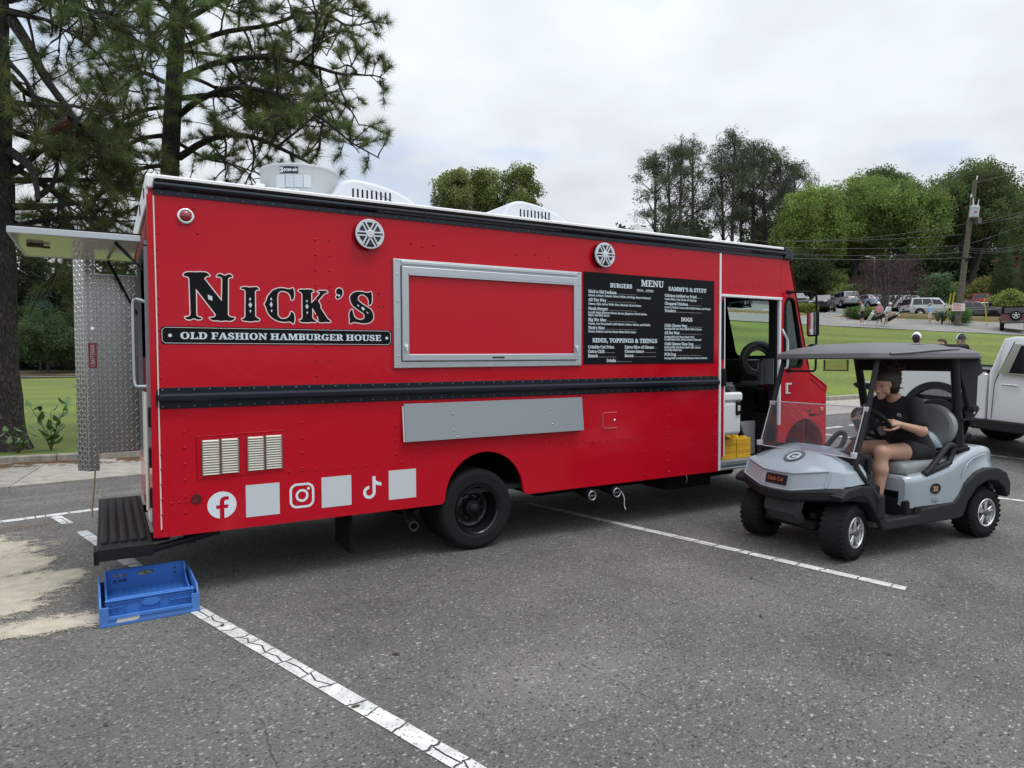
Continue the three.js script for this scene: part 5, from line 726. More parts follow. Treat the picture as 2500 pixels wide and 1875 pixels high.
  const lab = new THREE.BoxGeometry(0.212, 0.066, 0.004); lab.rotateZ(Math.PI / 2).translate(-0.363, 1.715, dz + 0.0235); tp('door_badge', lab, new THREE.MeshStandardMaterial({ map: ct, roughness: 0.4 }), dr);
  tp('door_prop', [rod([-0.365, 0.76, dz - 0.02], [-0.4, 0.36, dz - 0.05], 0.006)], std(0.3, 0.25, 0.12, 0.6), dr);
  // rear step of black tread plate
  const st = tp('rear_step', [bxx(-0.352, -0.016, 0.335, 0.418, -1.98, 0.02, 0.008)].map((g) => { const p = g.attributes.position, u = g.attributes.uv; for (let i = 0; i < p.count; i++) u.setXY(i, p.getX(i), p.getY(i) + p.getZ(i)); return g; }), diamondBlack);
  tp('step_rib', [0, 1, 2, 3, 4].map((i) => new THREE.CapsuleGeometry(0.02, 1.72, 4, 10).rotateX(Math.PI / 2).scale(1.25, 0.7, 1).translate(-0.305 + i * 0.059, 0.422, -1.0)), diamondBlack, st);
  tps('step_bracket', [bx(0.16, 0.06, 0.05, 0.03, 0.38, -0.35), bx(0.16, 0.06, 0.05, 0.03, 0.38, -1.5), rod([-0.03, 0.36, -0.05], [0.42, 0.42, -0.12], 0.025), bxx(-0.37, -0.34, 0.31, 0.4, -0.2, 0)], M.black, st);
  // chassis
  tp('chassis', [bxx(0.1, 7.1, 0.38, 0.5, -0.75, -0.65), bxx(0.1, 7.1, 0.38, 0.5, -1.6, -1.5), bxx(0.2, 0.26, 0.36, 0.46, -2.1, -0.1), bxx(1.2, 1.9, 0.3, 0.5, -1.9, -1.0, 0.05), bxx(3.4, 4.9, 0.28, 0.5, -1.4, -0.5, 0.08), bxx(0.06, 2.09, 0.46, 0.5, -2.2, -0.04), bxx(3.08, 5.4, 0.46, 0.5, -2.2, -0.04), bxx(2.09, 3.08, 0.46, 0.5, -1.55, -0.7)], M.undersc);
  tp('water_tank', [bxx(0.7, 2.0, 0.24, 0.47, -2.12, -1.7, 0.04)], M.undersc); tp('water_tank', [bxx(3.2, 5.2, 0.22, 0.47, -2.12, -1.55, 0.04)], M.undersc); tp('battery_box', [bxx(5.0, 5.7, 0.22, 0.47, -0.9, -0.35, 0.03)], M.undersc); tp('gearbox', [bxx(5.2, 6.6, 0.2, 0.5, -1.5, -0.8, 0.06), rod([2.5, 0.36, -1.12], [5.3, 0.36, -1.12], 0.05)], M.undersc);
  tp('rear_axle', [rod([2.515, 0.355, -0.3], [2.515, 0.355, -2.0], 0.07, 0.07, 12), new THREE.SphereGeometry(0.17, 16, 12).translate(2.515, 0.355, -1.12), bxx(2.1, 2.95, 0.44, 0.5, -0.68, -0.6), bxx(2.1, 2.95, 0.44, 0.5, -1.65, -1.57)], M.undersc);
  tp('wheel_well', [bxx(2.12, 3.05, 0.9, 0.93, -0.75, -0.03), bxx(2.1, 2.13, 0.48, 0.92, -0.75, -0.03), bxx(3.04, 3.07, 0.48, 0.92, -0.75, -0.03)], M.undersc);
  tp('exhaust', [tube([[2.3, 0.42, -1.0], [2.1, 0.34, -0.7], [1.97, 0.262, -0.2], [1.955, 0.256, -0.13]], 0.038, 24, 12), new THREE.TorusGeometry(0.036, 0.005, 6, 16).rotateY(-0.2).translate(1.955, 0.256, -0.13)], std(0.1, 0.085, 0.07, 0.6, 0.5));
  tp('mud_flap', [bxx(1.45, 1.475, 0.06, 0.46, -0.72, -0.3)], M.rubber);
  // dump valves under the skirt
  for (const [x, k] of [[3.72, 1], [4.02, 0]]) { const v = tp('drain_valve', [rod([x, 0.4, -0.25], [x, 0.365, 0.0], 0.05, 0.05, 16), rod([x, 0.365, -0.02], [x, 0.36, 0.02], 0.058, 0.058, 16)], M.black); tp('valve_cap', [new THREE.TorusGeometry(0.042, 0.006, 6, 20).translate(x, 0.362, 0.024), bx(0.08, 0.012, 0.01, x, 0.362, 0.024)], M.steel, v); if (!k) tp('valve_strap', [tube([[x + 0.06, 0.38, 0], [x + 0.1, 0.3, 0.01], [x + 0.11, 0.22, 0.0], [x + 0.12, 0.18, 0.01]], 0.004, 16, 5)], M.white, v); }
  tp('hanging_wire', [tube([[4.98, 0.45, -0.02], [4.985, 0.4, -0.01], [4.98, 0.36, -0.02]], 0.004, 8, 4)], M.steel);
  // wheels
  const wheel = (x, z, outer, tw = 0.24, far = false) => {
    const Rr = 0.356, w = tp('wheel', [latheZ([[0.205, -tw / 2 + 0.02], [0.23, -tw / 2], [0.31, -tw / 2 - 0.004], [0.342, -tw / 2 + 0.015], [Rr, -tw / 2 + 0.04], [Rr, -0.045], [Rr - 0.008, -0.042], [Rr - 0.008, -0.036], [Rr, -0.033], [Rr, 0.033], [Rr - 0.008, 0.036], [Rr - 0.008, 0.042], [Rr, 0.045], [Rr, tw / 2 - 0.04], [0.342, tw / 2 - 0.015], [0.325, tw / 2 - 0.001], [0.31, tw / 2 + 0.004], [0.295, tw / 2 + 0.001], [0.25, tw / 2 + 0.003], [0.23, tw / 2], [0.205, tw / 2 - 0.02]], 64).translate(x, 0.352, z)], M.rubber);
    tp('rim', [latheZ([[0.205, tw / 2 - 0.022], [0.214, tw / 2 - 0.004], [0.207, tw / 2 - 0.002], [0.198, tw / 2 - 0.02], [0.19, tw / 2 - 0.03], [0.185, -0.02], [0.15, -0.045], [0.12, -0.03], [0.1, -0.02], [0.0, -0.02]], 48).translate(x, 0.352, z)], M.rimBlack, w);
    const hb = [latheZ([[0.085, -0.02], [0.08, 0.03], [0.06, 0.045], [0.045, 0.05], [0.04, 0.075], [0.0, 0.08]], 24).translate(x, 0.352, z)]; for (let i = 0; i < 8; i++) { const a = i * Math.PI / 4; hb.push(rod([x + 0.098 * Math.cos(a), 0.352 + 0.098 * Math.sin(a), z - 0.02], [x + 0.098 * Math.cos(a), 0.352 + 0.098 * Math.sin(a), z + 0.012], 0.012, 0.012, 6)); }
    tp('hub', hb, M.black, w);
    const ho = []; for (let i = 0; i < 4; i++) { const a = i * Math.PI / 2 + 0.5; ho.push(latheZ([[0, 0.0], [0.022, 0.0]], 12).translate(x + 0.145 * Math.cos(a), 0.352 + 0.145 * Math.sin(a), z - 0.037)); } tp('hand_hole', ho, M.dark, w);
    return w;
  };
  wheel(2.515, -0.155); wheel(2.515, -0.43); wheel(2.515, -1.82); wheel(2.515, -2.1); wheel(6.9, -0.2); wheel(6.9, -2.05);
  tp('wheel_well', [bxx(6.5, 7.28, 0.97, 1.0, -0.6, -0.03), bxx(6.48, 6.5, 0.5, 0.97, -0.6, -0.03)], M.undersc);
  // roof units
  const fan = tp('exhaust_fan', [lathe([[0.335, 2.937], [0.337, 3.33], [0.345, 3.34], [0.345, 3.358], [0.325, 3.36], [0.32, 3.33], [0.31, 2.95]], 56).translate(1.28, 0.0, -1.1)], std(0.42, 0.44, 0.45, 0.5));
    tp('fan_base', [bxx(0.93, 1.63, 2.935, 3.03, -1.45, -0.75, 0.01)], M.white, fan); tp('fan_switch_box', [bxx(0.87, 0.95, 3.05, 3.19, -1.05, -0.95, 0.008)], M.white, fan);
  const ft = canvasTex(512, 420, (g) => { g.clearRect(0, 0, 512, 420); g.fillStyle = 'rgb(16,18,48)'; g.fillRect(60, 10, 250, 92); g.fillStyle = 'rgb(236,240,248)'; g.font = 'bold 62px sans-serif'; g.save(); g.translate(112, 74); g.scale(190 / g.measureText('econ-air').width, 1); g.fillText('econ-air', 0, 0); g.restore(); for (const [x, y] of [[70, 20], [92, 20], [70, 62], [92, 62]]) g.fillRect(x, y, 14, 26); g.fillRect(84, 44, 10, 18); g.fillStyle = 'rgb(190,198,204)'; for (const [x, y, w, h] of [[0, 115, 130, 180], [140, 115, 110, 165], [258, 115, 110, 165], [378, 105, 100, 170], [70, 300, 80, 110], [158, 300, 80, 110], [246, 300, 85, 110]]) g.fillRect(x, y, w, h); g.fillStyle = 'rgb(150,160,168)'; for (let i = 0; i < 7; i++) { g.fillRect(150, 130 + i * 20, 90, 5); g.fillRect(268, 130 + i * 20, 90, 5); } });
  const fl = new THREE.CylinderGeometry(0.341, 0.341, 0.27, 24, 1, true, 0, 0.95).rotateY(-0.85).translate(1.28, 3.2, -1.1);
  tp('fan_labels', [fl], new THREE.MeshStandardMaterial({ map: ft, transparent: true, alphaTest: 0.5, roughness: 0.5 }), fan); 
  for (const x of [1.35, 3.06]) {
    const sh = new THREE.Shape(); sh.moveTo(0, 0); sh.lineTo(0.02, 0.03); sh.lineTo(0.16, 0.28); sh.quadraticCurveTo(0.2, 0.33, 0.3, 0.335); sh.quadraticCurveTo(0.64, 0.31, 0.8, 0.15); sh.quadraticCurveTo(0.88, 0.08, 0.9, 0); sh.closePath();
    const ac = tp('roof_air_conditioner', [ext(sh, -1.42, -0.72, 0.025, 16).scale(1.17, 1, 1).translate(x, 2.937, 0)], M.whitePl);
    const sl = []; for (let i = 0; i < 9; i++) for (let j = 0; j < 2; j++) sl.push(ext(rrect(-0.008, 0, 0.008, 0.085, 0.008), -0.722, -0.7185).translate(x + 0.3 + i * 0.043 + (x > 2 ? 0.02 : 0), 2.937 + 0.055 + j * 0.11, 0)); tp('slot', sl, M.blackMatt, ac);
    const rb = []; for (let i = 0; i < 14; i++) rb.push(rod([x + 0.05, 2.937 + 0.065, -1.35 + i * 0.045], [x + 0.18, 2.937 + 0.26, -1.35 + i * 0.045], 0.006, 0.006, 5)); tp('rib', rb, M.whitePl, ac);
  }
  const vt = tp('roof_vent_pipe', [tube([[5.12, 2.93, -0.7], [5.115, 3.05, -0.7], [5.07, 3.125, -0.7], [5.0, 3.14, -0.7], [4.93, 3.14, -0.7]], 0.032, 24, 12), rod([4.89, 3.14, -0.7], [5.0, 3.14, -0.7], 0.044, 0.04, 16)], std(0.55, 0.55, 0.52, 0.5)); tp('slot', [0, 1, 2].map((i) => bx(0.018, 0.012, 0.01, 4.92 + i * 0.025, 3.15, -0.657)), M.black, vt);
  // grab handles and mirrors of the cab
  tp('door_handle', [tube([[6.452, 2.0, 0.004], [6.455, 1.95, 0.03], [6.5, 1.88, 0.035], [6.51, 1.84, 0.035], [6.51, 1.62, 0.035], [6.505, 1.56, 0.03], [6.5, 1.55, 0.0]], 0.0125, 36, 8, false, 0.2)], M.whitePl);
  tp('door_catch', [bx(0.085, 0.02, 0.025, 6.56, 1.37, 0.012, 0.004), bx(0.022, 0.12, 0.025, 6.525, 1.315, 0.012, 0.004), bx(0.06, 0.01, 0.02, 6.56, 1.265, 0.01, 0.003)], M.white);
  const mi = tp('wing_mirror', [tube([[6.56, 2.43, -0.01], [6.6, 2.425, 0.12], [6.72, 2.42, 0.2], [6.78, 2.38, 0.2], [6.79, 2.3, 0.2], [6.79, 1.8, 0.2], [6.785, 1.57, 0.2], [6.75, 1.52, 0.2], [6.6, 1.52, 0.1], [6.56, 1.52, -0.01]], 0.0125, 80, 8, false, 0.25), bx(0.07, 0.04, 0.02, 6.56, 2.43, 0.0), bx(0.07, 0.04, 0.02, 6.57, 1.525, 0.0)], M.blackMatt);
  tp('mirror_head', [bx(0.06, 0.29, 0.15, 6.73, 2.06, 0.2, 0.04).rotateY(0), rod([6.74, 2.0, 0.2], [6.79, 2.0, 0.2], 0.02)], M.blackMatt, mi); tp('mirror_glass', [bx(0.004, 0.25, 0.115, 6.699, 2.06, 0.2, 0.001)], M.chrome, mi);
  tp('spot_mirror', [new THREE.SphereGeometry(0.075, 20, 14).scale(0.6, 0.75, 1).translate(6.73, 1.78, 0.2)], M.blackGloss, mi);
}

// ================================================================ golf cart  (local: +x forward, +y up, -z the near side)
const CT = { x: 6.76, z: 1.507, a: 3.0463 };
const cart = group('golf_cart', [CT.x, 0, CT.z], CT.a, 'pale grey golf cart with black canopy and folded clear windscreen, woman driving', 'golf cart');
const cp = (name, geos, mat, parent = cart) => part(name, geos, mat, parent);
const cartPaint = phys(0.3, 0.345, 0.38, 0.28, { clearcoat: 0.7, clearcoatRoughness: 0.1 }), cartBlack = phys(0.017, 0.018, 0.021, 0.55, { specularIntensity: 0.5 }), seatGrey = std(0.22, 0.235, 0.245, 0.45), canopyMat = std(0.085, 0.088, 0.095, 0.5), matBlack = phys(0.014, 0.014, 0.015, 0.8, { specularIntensity: 0.35 });
const acrylic = phys(0.9, 0.88, 0.92, 0.04, { transmission: 0.95, thickness: 0, ior: 1.49 });
{
  const mz = (f) => [f(-1), f(1)].flat();
  // hood: rows from nose to cowl, columns across
  const Zc = [-0.56, -0.53, -0.46, -0.3, -0.165, 0, 0.165, 0.3, 0.46, 0.53, 0.56];
  const row = (v) => Zc.map((z) => { const i = [0, 0.165, 0.3, 0.46, 0.53, 0.56].indexOf(Math.abs(z)), q = v[i]; return [q[0], q[1], q[2] != null ? Math.sign(z) * q[2] : z]; });
  const rows = [
    row([[2.005, 0.684], [2.0, 0.69], [1.965, 0.712], [1.905, 0.736], [1.86, 0.71, 0.5], [1.86, 0.615, 0.53]]),
    row([[1.985, 0.708], [1.98, 0.713], [1.945, 0.73], [1.885, 0.75], [1.83, 0.722, 0.515], [1.83, 0.618, 0.545]]),
    row([[1.9, 0.762], [1.895, 0.764], [1.87, 0.765], [1.83, 0.758], [1.79, 0.72, 0.53], [1.79, 0.622, 0.56]]),
    row([[1.78, 0.822], [1.78, 0.822], [1.77, 0.812], [1.745, 0.782], [1.73, 0.728, 0.545], [1.73, 0.63, 0.572]]),
    row([[1.66, 0.872], [1.66, 0.87], [1.66, 0.855], [1.66, 0.808], [1.67, 0.738, 0.55], [1.67, 0.635, 0.578]]),
    row([[1.58, 0.895], [1.58, 0.892], [1.59, 0.872], [1.61, 0.818], [1.63, 0.738, 0.55], [1.62, 0.63, 0.58]]),
    row([[1.52, 0.86], [1.52, 0.86], [1.54, 0.84], [1.57, 0.79], [1.6, 0.72, 0.54], [1.59, 0.6, 0.57]]),
  ];
  cp('hood', [skin(rows, false, 0.5)], cartPaint);
  // faceted nose panel with a raised border
  const nose = (o, s) => [[1.9 + o, 0.736 - s, -0.455 + s], [2.0 + o, 0.688 - s, -0.165], [2.005 + o, 0.683 - s, 0], [2.0 + o, 0.688 - s, 0.165], [1.9 + o, 0.736 - s, 0.455 - s]];
  const noseB = (o, s) => [[1.945 + o, 0.603 + s, -0.45 + s], [2.035 + o, 0.548 + s, -0.165], [2.042 + o, 0.543 + s, 0], [2.035 + o, 0.548 + s, 0.165], [1.945 + o, 0.603 + s, 0.45 - s]];
  cp('nose_panel', [skin([noseB(0.012, 0), nose(0.004, 0)], false, 0.15)], cartPaint);
  cp('nose_edge', [tube(nose(0.006, 0), 0.009, 40, 6, false, 0.02), tube(noseB(0.012, 0), 0.009, 40, 6, false, 0.02), ...mz((s) => tube([[1.905, 0.736, s * 0.455], [1.96, 0.603, s * 0.45]], 0.012, 4, 6))], cartPaint);
  parts('nose_side', mz((s) => [skin(s < 0 ? [[[1.9, 0.736, -0.46], [1.84, 0.72, -0.52]], [[1.955, 0.6, -0.45], [1.86, 0.6, -0.545]]] : [[[1.84, 0.72, 0.52], [1.9, 0.736, 0.46]], [[1.86, 0.6, 0.545], [1.955, 0.6, 0.45]]], false, 0)]), cartPaint, cart);
  const clip = (o, y) => [[1.62, y + 0.0, -0.59 - o * 0.2], [1.76, y + 0.02, -0.58 - o * 0.5], [1.88 + o * 0.4, y + 0.018, -0.53 - o * 0.7], [1.955 + o * 0.8, y + 0.012, -0.45 - o * 0.5], [2.045 + o, y - 0.03, -0.165], [2.05 + o, y - 0.036, 0], [2.045 + o, y - 0.03, 0.165], [1.955 + o * 0.8, y + 0.012, 0.45 + o * 0.5], [1.88 + o * 0.4, y + 0.018, 0.53 + o * 0.7], [1.76, y + 0.02, 0.58 + o * 0.5], [1.62, y + 0.0, 0.59 + o * 0.2]];
  cp('front_bumper', [skin([clip(-0.07, 0.475), clip(-0.015, 0.48), clip(0.012, 0.5), clip(0.02, 0.56), clip(0.002, 0.588), clip(-0.05, 0.6)].map((r) => r), false, 0.5)], cartBlack);
  cp('skid_plate', [skin([[[1.93, 0.46, -0.22], [1.985, 0.455, -0.17], [1.99, 0.45, 0], [1.985, 0.455, 0.17], [1.93, 0.46, 0.22]], [[1.95, 0.36, -0.2], [2.0, 0.34, -0.17], [2.005, 0.335, 0], [2.0, 0.34, 0.17], [1.95, 0.36, 0.2]], [[1.88, 0.26, -0.19], [1.94, 0.245, -0.15], [1.945, 0.245, 0], [1.94, 0.245, 0.15], [1.88, 0.26, 0.19]]].reverse(), false, 0.6)], std(0.035, 0.037, 0.04, 0.65));
  // side flare, running board and rear fender: one black moulding per side
  const side = new THREE.Shape(); [[1.46, 0.232], [0.47, 0.24], [0.42, 0.255], [0.345, 0.39], [0.22, 0.5], [0.06, 0.545], [-0.07, 0.53], [-0.17, 0.46], [-0.225, 0.37], [-0.27, 0.385], [-0.275, 0.5], [-0.215, 0.6], [-0.09, 0.652], [0.08, 0.66], [0.24, 0.625], [0.38, 0.545], [0.46, 0.45], [0.54, 0.39], [0.98, 0.372], [1.0, 0.325], [1.4, 0.318], [1.44, 0.34], [1.53, 0.56], [1.57, 0.615], [1.72, 0.625], [1.72, 0.545], [1.66, 0.52], [1.58, 0.42]].forEach((p, i) => (i ? side.lineTo(...p) : side.moveTo(...p)));
  for (const s of [-1, 1]) cp('side_moulding', [s < 0 ? ext(side, -0.605, -0.5, 0.014) : ext(side, 0.5, 0.605, 0.014)], cartBlack);
  const flare = new THREE.Shape(); [[1.58, 0.42], [1.66, 0.515], [1.74, 0.54], [1.85, 0.53], [1.93, 0.51], [1.95, 0.55], [1.88, 0.6], [1.72, 0.625], [1.57, 0.615], [1.52, 0.5]].forEach((p, i) => (i ? flare.lineTo(...p) : flare.moveTo(...p)));
  for (const s of [-1, 1]) cp('front_flare', [s < 0 ? ext(flare, -0.6, -0.38, 0.012) : ext(flare, 0.38, 0.6, 0.012)], cartBlack);
  // rear body
  const bodyP = (x) => x; const sec = (x, yb, yt, hw, hwb) => { const o = []; const n = 8; o.push([x, yb, -hwb]); o.push([x, lerp(yb, yt, 0.5), -hw]); for (let i = 0; i <= n; i++) { const a = Math.PI / 2 * i / n; o.push([x, yt - 0.06 + 0.06 * Math.sin(a), -hw + 0.06 - 0.06 * Math.cos(a)]); } for (let i = n; i >= 0; i--) { const a = Math.PI / 2 * i / n; o.push([x, yt - 0.06 + 0.06 * Math.sin(a), hw - 0.06 + 0.06 * Math.cos(a)]); } o.push([x, lerp(yb, yt, 0.5), hw]); o.push([x, yb, hwb]); return o; };
  cp('rear_body', [skin([sec(1.135, 0.405, 0.63, 0.5, 0.49), sec(1.125, 0.39, 0.645, 0.55, 0.54), sec(1.09, 0.382, 0.652, 0.575, 0.57), sec(1.02, 0.378, 0.657, 0.588, 0.58), sec(0.86, 0.378, 0.668, 0.59, 0.585), sec(0.7, 0.38, 0.69, 0.59, 0.585), sec(0.55, 0.385, 0.725, 0.588, 0.585), sec(0.4, 0.45, 0.775, 0.575, 0.585), sec(0.25, 0.55, 0.815, 0.56, 0.585), sec(0.1, 0.6, 0.838, 0.54, 0.58), sec(-0.04, 0.6, 0.845, 0.52, 0.575), sec(-0.13, 0.55, 0.83, 0.5, 0.56), sec(-0.2, 0.5, 0.79, 0.45, 0.5), sec(-0.225, 0.48, 0.72, 0.36, 0.4)], false, 0.7), skin([sec(1.135, 0.405, 0.63, 0.5, 0.49).slice(1, 11), sec(1.135, 0.405, 0.63, 0.5, 0.49).slice(11, 21).reverse()].reverse(), false, 0)], cartPaint);
  cp('rear_step', [bxx(-0.36, -0.2, 0.4, 0.5, -0.45, 0.45, 0.03)], cartBlack);
  cp('kick_panel', [bxx(1.02, 1.13, 0.3, 0.45, -0.57, 0.57, 0.02), bxx(0.46, 1.05, 0.32, 0.39, -0.592, 0.592, 0.01)], matBlack);
  cp('fender_crease', [tube([[0.42, 0.6, -0.588], [0.36, 0.69, -0.58], [0.22, 0.755, -0.565], [0.02, 0.785, -0.55]], 0.006, 20, 5)], cartPaint);
  cp('floor_mat', [bxx(0.5, 1.52, 0.255, 0.3, -0.57, 0.57, 0.01), ...Array.from({ length: 9 }, (_, i) => bx(0.36, 0.008, 0.02, 1.22, 0.302, -0.5 + i * 0.125))], std(0.055, 0.054, 0.05, 0.85));
  cp('toe_board', [quad([1.46, 0.29, 0.52], [1.46, 0.29, -0.52], [1.62, 0.6, -0.52], [1.62, 0.6, 0.52]), quad([1.62, 0.6, -0.52], [1.46, 0.29, -0.52], [1.46, 0.29, 0.52], [1.62, 0.6, 0.52]).translate(0.004, 0, 0)], matBlack);
  cp('dashboard', [bxx(1.46, 1.6, 0.68, 0.86, -0.5, 0.5, 0.03), bxx(1.5, 1.7, 0.55, 0.84, -0.5, 0.5, 0.02)], matBlack);
  cp('cup_holder', [bx(0.1, 0.09, 0.1, 1.475, 0.56, -0.5, 0.02)], matBlack);
  // seats
  cp('seat_cushion', [new RoundedBoxGeometry(0.64, 0.135, 1.02, 5, 0.06).translate(0.77, 0.692, 0)], seatGrey);
  cp('seat_base', [bxx(0.46, 1.09, 0.6, 0.655, -0.53, 0.53, 0.01)], matBlack);
  for (const s of [-1, 1]) { const e = ext(ell(0, 0, 0.235, 0.205), -0.045, 0.045, 0.035, 40).rotateY(Math.PI / 2).rotateZ(0.12).translate(0.41, 1.03, s * 0.29); cp('seat_back', [e], seatGrey); cp('seat_back_shell', [ext(ell(0, 0, 0.225, 0.195), -0.02, 0.02, 0.01, 32).rotateY(Math.PI / 2).rotateZ(0.12).translate(0.355, 1.035, s * 0.29)], matBlack); }
  cp('seat_frame', [bxx(0.3, 0.37, 0.8, 1.02, -0.5, 0.5, 0.02), bxx(0.27, 0.33, 0.75, 0.95, -0.5, -0.42), bxx(0.27, 0.33, 0.75, 0.95, 0.42, 0.5), bxx(0.2, 0.5, 0.82, 0.85, -0.52, 0.52, 0.008)], matBlack);
  for (const s of [-1, 1]) cp('armrest', [tube([[0.9, 0.655, s * 0.565], [0.84, 0.7, s * 0.575], [0.72, 0.8, s * 0.575], [0.62, 0.878, s * 0.57], [0.55, 0.895, s * 0.565], [0.51, 0.87, s * 0.56], [0.53, 0.8, s * 0.56], [0.58, 0.735, s * 0.565]], 0.026, 40, 10), rod([0.9, 0.66, s * 0.565], [0.56, 0.742, s * 0.565], 0.03, 0.026, 10)], cartBlack);
  // canopy
  const plan = []; const rr = (cx, cz, r, a0, a1) => { for (let i = 0; i <= 8; i++) { const a = lerp(a0, a1, i / 8); plan.push([cx + r * Math.cos(a), cz + r * Math.sin(a)]); } };
  rr(1.38, 0.46, 0.13, 0, Math.PI / 2); rr(0.22, 0.45, 0.14, Math.PI / 2, Math.PI); rr(0.22, -0.45, 0.14, Math.PI, Math.PI * 1.5); rr(1.38, -0.46, 0.13, Math.PI * 1.5, Math.PI * 2); plan.push(plan[0]);
  const cx0 = 0.79, ring = (k, y, dx = 0) => plan.map(([x, z]) => [cx0 + (x - cx0) * k + dx, y + 0.0 * x, z * k]);
  const top = [ring(0.93, 1.655), ring(1.0, 1.655), ring(1.005, 1.668), ring(0.985, 1.705), ring(0.95, 1.722), ring(0.8, 1.758), ring(0.55, 1.792), ring(0.25, 1.806), ring(0.0, 1.808)];
  const cnp = cp('canopy', [skin(top.map((r) => r.slice().reverse()), false, 0.5), skin([ring(0.93, 1.656).slice().reverse(), ring(0.5, 1.69).slice().reverse(), ring(0, 1.695).slice().reverse()], false, 0.5)], canopyMat);
  cp('canopy_groove', [-0.36, -0.12, 0.12, 0.36].map((z) => tube([[1.38, 1.724 + 0.018 * (1 - Math.abs(z)), z], [1.1, 1.772 - 0.1 * z * z, z], [0.72, 1.8 - 0.14 * z * z, z], [0.35, 1.775 - 0.12 * z * z, z]], 0.006, 24, 5)), matBlack, cnp);
  cp('canopy_rim_line', [tube([[1.38, 1.7, -0.588], [1.1, 1.712, -0.587], [0.75, 1.732, -0.56], [0.4, 1.742, -0.53]], 0.009, 24, 6)], std(0.16, 0.165, 0.175, 0.45), cnp);
  cp('canopy_rear_cover', [new RoundedBoxGeometry(0.3, 0.075, 0.72, 3, 0.03).translate(0.27, 1.75, -0.1)], matBlack, cnp);
  // posts
  for (const s of [-1, 1]) {
    cp('front_post', [tube([[1.42, 1.68, s * 0.5], [1.548, 1.25, s * 0.515], [1.69, 0.86, s * 0.525], [1.705, 0.78, s * 0.53], [1.66, 0.68, s * 0.565], [1.54, 0.52, s * 0.6], [1.5, 0.43, s * 0.6]], 0.0225, 60, 8, false, 0.25), bx(0.09, 0.2, 0.05, 1.5, 0.44, s * 0.595, 0.02).rotateZ(0)], cartBlack);
    cp('rear_post', [rod([0.42, 1.68, s * 0.5], [0.26, 0.8, s * 0.46], 0.036, 0.042, 10), bx(0.14, 0.05, 0.06, 0.25, 0.845, s * 0.46, 0.01)], cartBlack);
  }
  // clear folded windscreen
  const ws = [[1.69, 0.845], [1.548, 1.255]]; const n = V(ws[1][1] - ws[0][1], -(ws[1][0] - ws[0][0]), 0).normalize().multiplyScalar(0.003);
  cp('windscreen', [quad([ws[0][0] + 0.03, ws[0][1], -0.5], [ws[1][0] + 0.03, ws[1][1], -0.5], [ws[1][0] + 0.03, ws[1][1], 0.5], [ws[0][0] + 0.03, ws[0][1], 0.5])], acrylic);
  cp('windscreen_edge', [tube([[ws[0][0] + 0.03, ws[0][1], -0.505], [ws[1][0] + 0.03, ws[1][1], -0.505], [ws[1][0] + 0.03, ws[1][1], 0.505], [ws[0][0] + 0.03, ws[0][1], 0.505], [ws[0][0] + 0.03, ws[0][1], -0.505]], 0.0055, 60, 5, false, 0.02)], phys(0.75, 0.74, 0.76, 0.15, { transmission: 0.5, thickness: 0 }));
  parts('windscreen_clip', mz((s) => [bx(0.04, 0.04, 0.04, 1.56, 1.24, s * 0.512, 0.006), bx(0.05, 0.05, 0.04, 1.71, 0.865, s * 0.52, 0.006)]), phys(0.5, 0.5, 0.52, 0.2), cart);
  cp('cowl_vent', [bx(0.02, 0.02, 0.24, 1.6, 0.862, -0.3), bx(0.02, 0.02, 0.24, 1.6, 0.862, 0.3)], matBlack);
  // rear view panel under the canopy front
  const mf = cp('mirror_frame', [bx(0.012, 0.012, 0.25, 1.45, 1.556, -0.11), bx(0.012, 0.1, 0.012, 1.45, 1.6, -0.232), bx(0.012, 0.1, 0.012, 1.45, 1.6, 0.012)], std(0.12, 0.09, 0.07, 0.5)); cp('mirror_pane', [bx(0.003, 0.09, 0.23, 1.45, 1.605, -0.11)], phys(0.86, 0.85, 0.8, 0.05, { transmission: 1, thickness: 0 }), mf);
  // steering
  const sw = cp('steering_wheel', [new THREE.TorusGeometry(0.168, 0.019, 10, 40).rotateY(Math.PI / 2).rotateZ(-0.66).translate(1.19, 1.09, -0.27)], matBlack); cp('steering_column', [rod([1.19, 1.09, -0.27], [1.52, 0.8, -0.27], 0.03, 0.045, 12), new THREE.SphereGeometry(0.06, 14, 10).scale(0.6, 1, 1.3).translate(1.2, 1.085, -0.27), rod([1.28, 1.21, -0.27], [1.1, 0.97, -0.27], 0.018), rod([1.19, 1.09, -0.42], [1.19, 1.09, -0.12], 0.018)], matBlack, sw);
  // hanging rear weather cover
  const cv = new THREE.Shape(); [[0.42, 1.66], [0.1, 1.655], [0.03, 1.53], [0.115, 1.49], [0.13, 1.2], [0.2, 1.17], [0.24, 1.19], [0.31, 1.38], [0.36, 1.48]].forEach((p, i) => (i ? cv.lineTo(...p) : cv.moveTo(...p)));
  cp('weather_cover', [ext(cv, -0.53, -0.49, 0.012), bxx(0.02, 0.1, 1.55, 1.66, -0.5, 0.5, 0.02), bxx(0.12, 0.22, 1.17, 1.23, -0.55, -0.46, 0.02), bxx(0.36, 0.44, 1.54, 1.66, -0.5, 0.5, 0.02)], std(0.012, 0.012, 0.013, 0.95));
  cp('bag_strap', [tube([[0.33, 1.1, -0.52], [0.2, 1.13, -0.54], [0.12, 1.2, -0.54]], 0.008, 14, 5), rod([0.33, 1.1, -0.53], [0.1, 1.1, -0.55], 0.006), bx(0.03, 0.02, 0.02, 0.33, 1.1, -0.53, 0.004), bx(0.03, 0.014, 0.02, 0.12, 1.04, -0.5, 0.004)], M.dark);
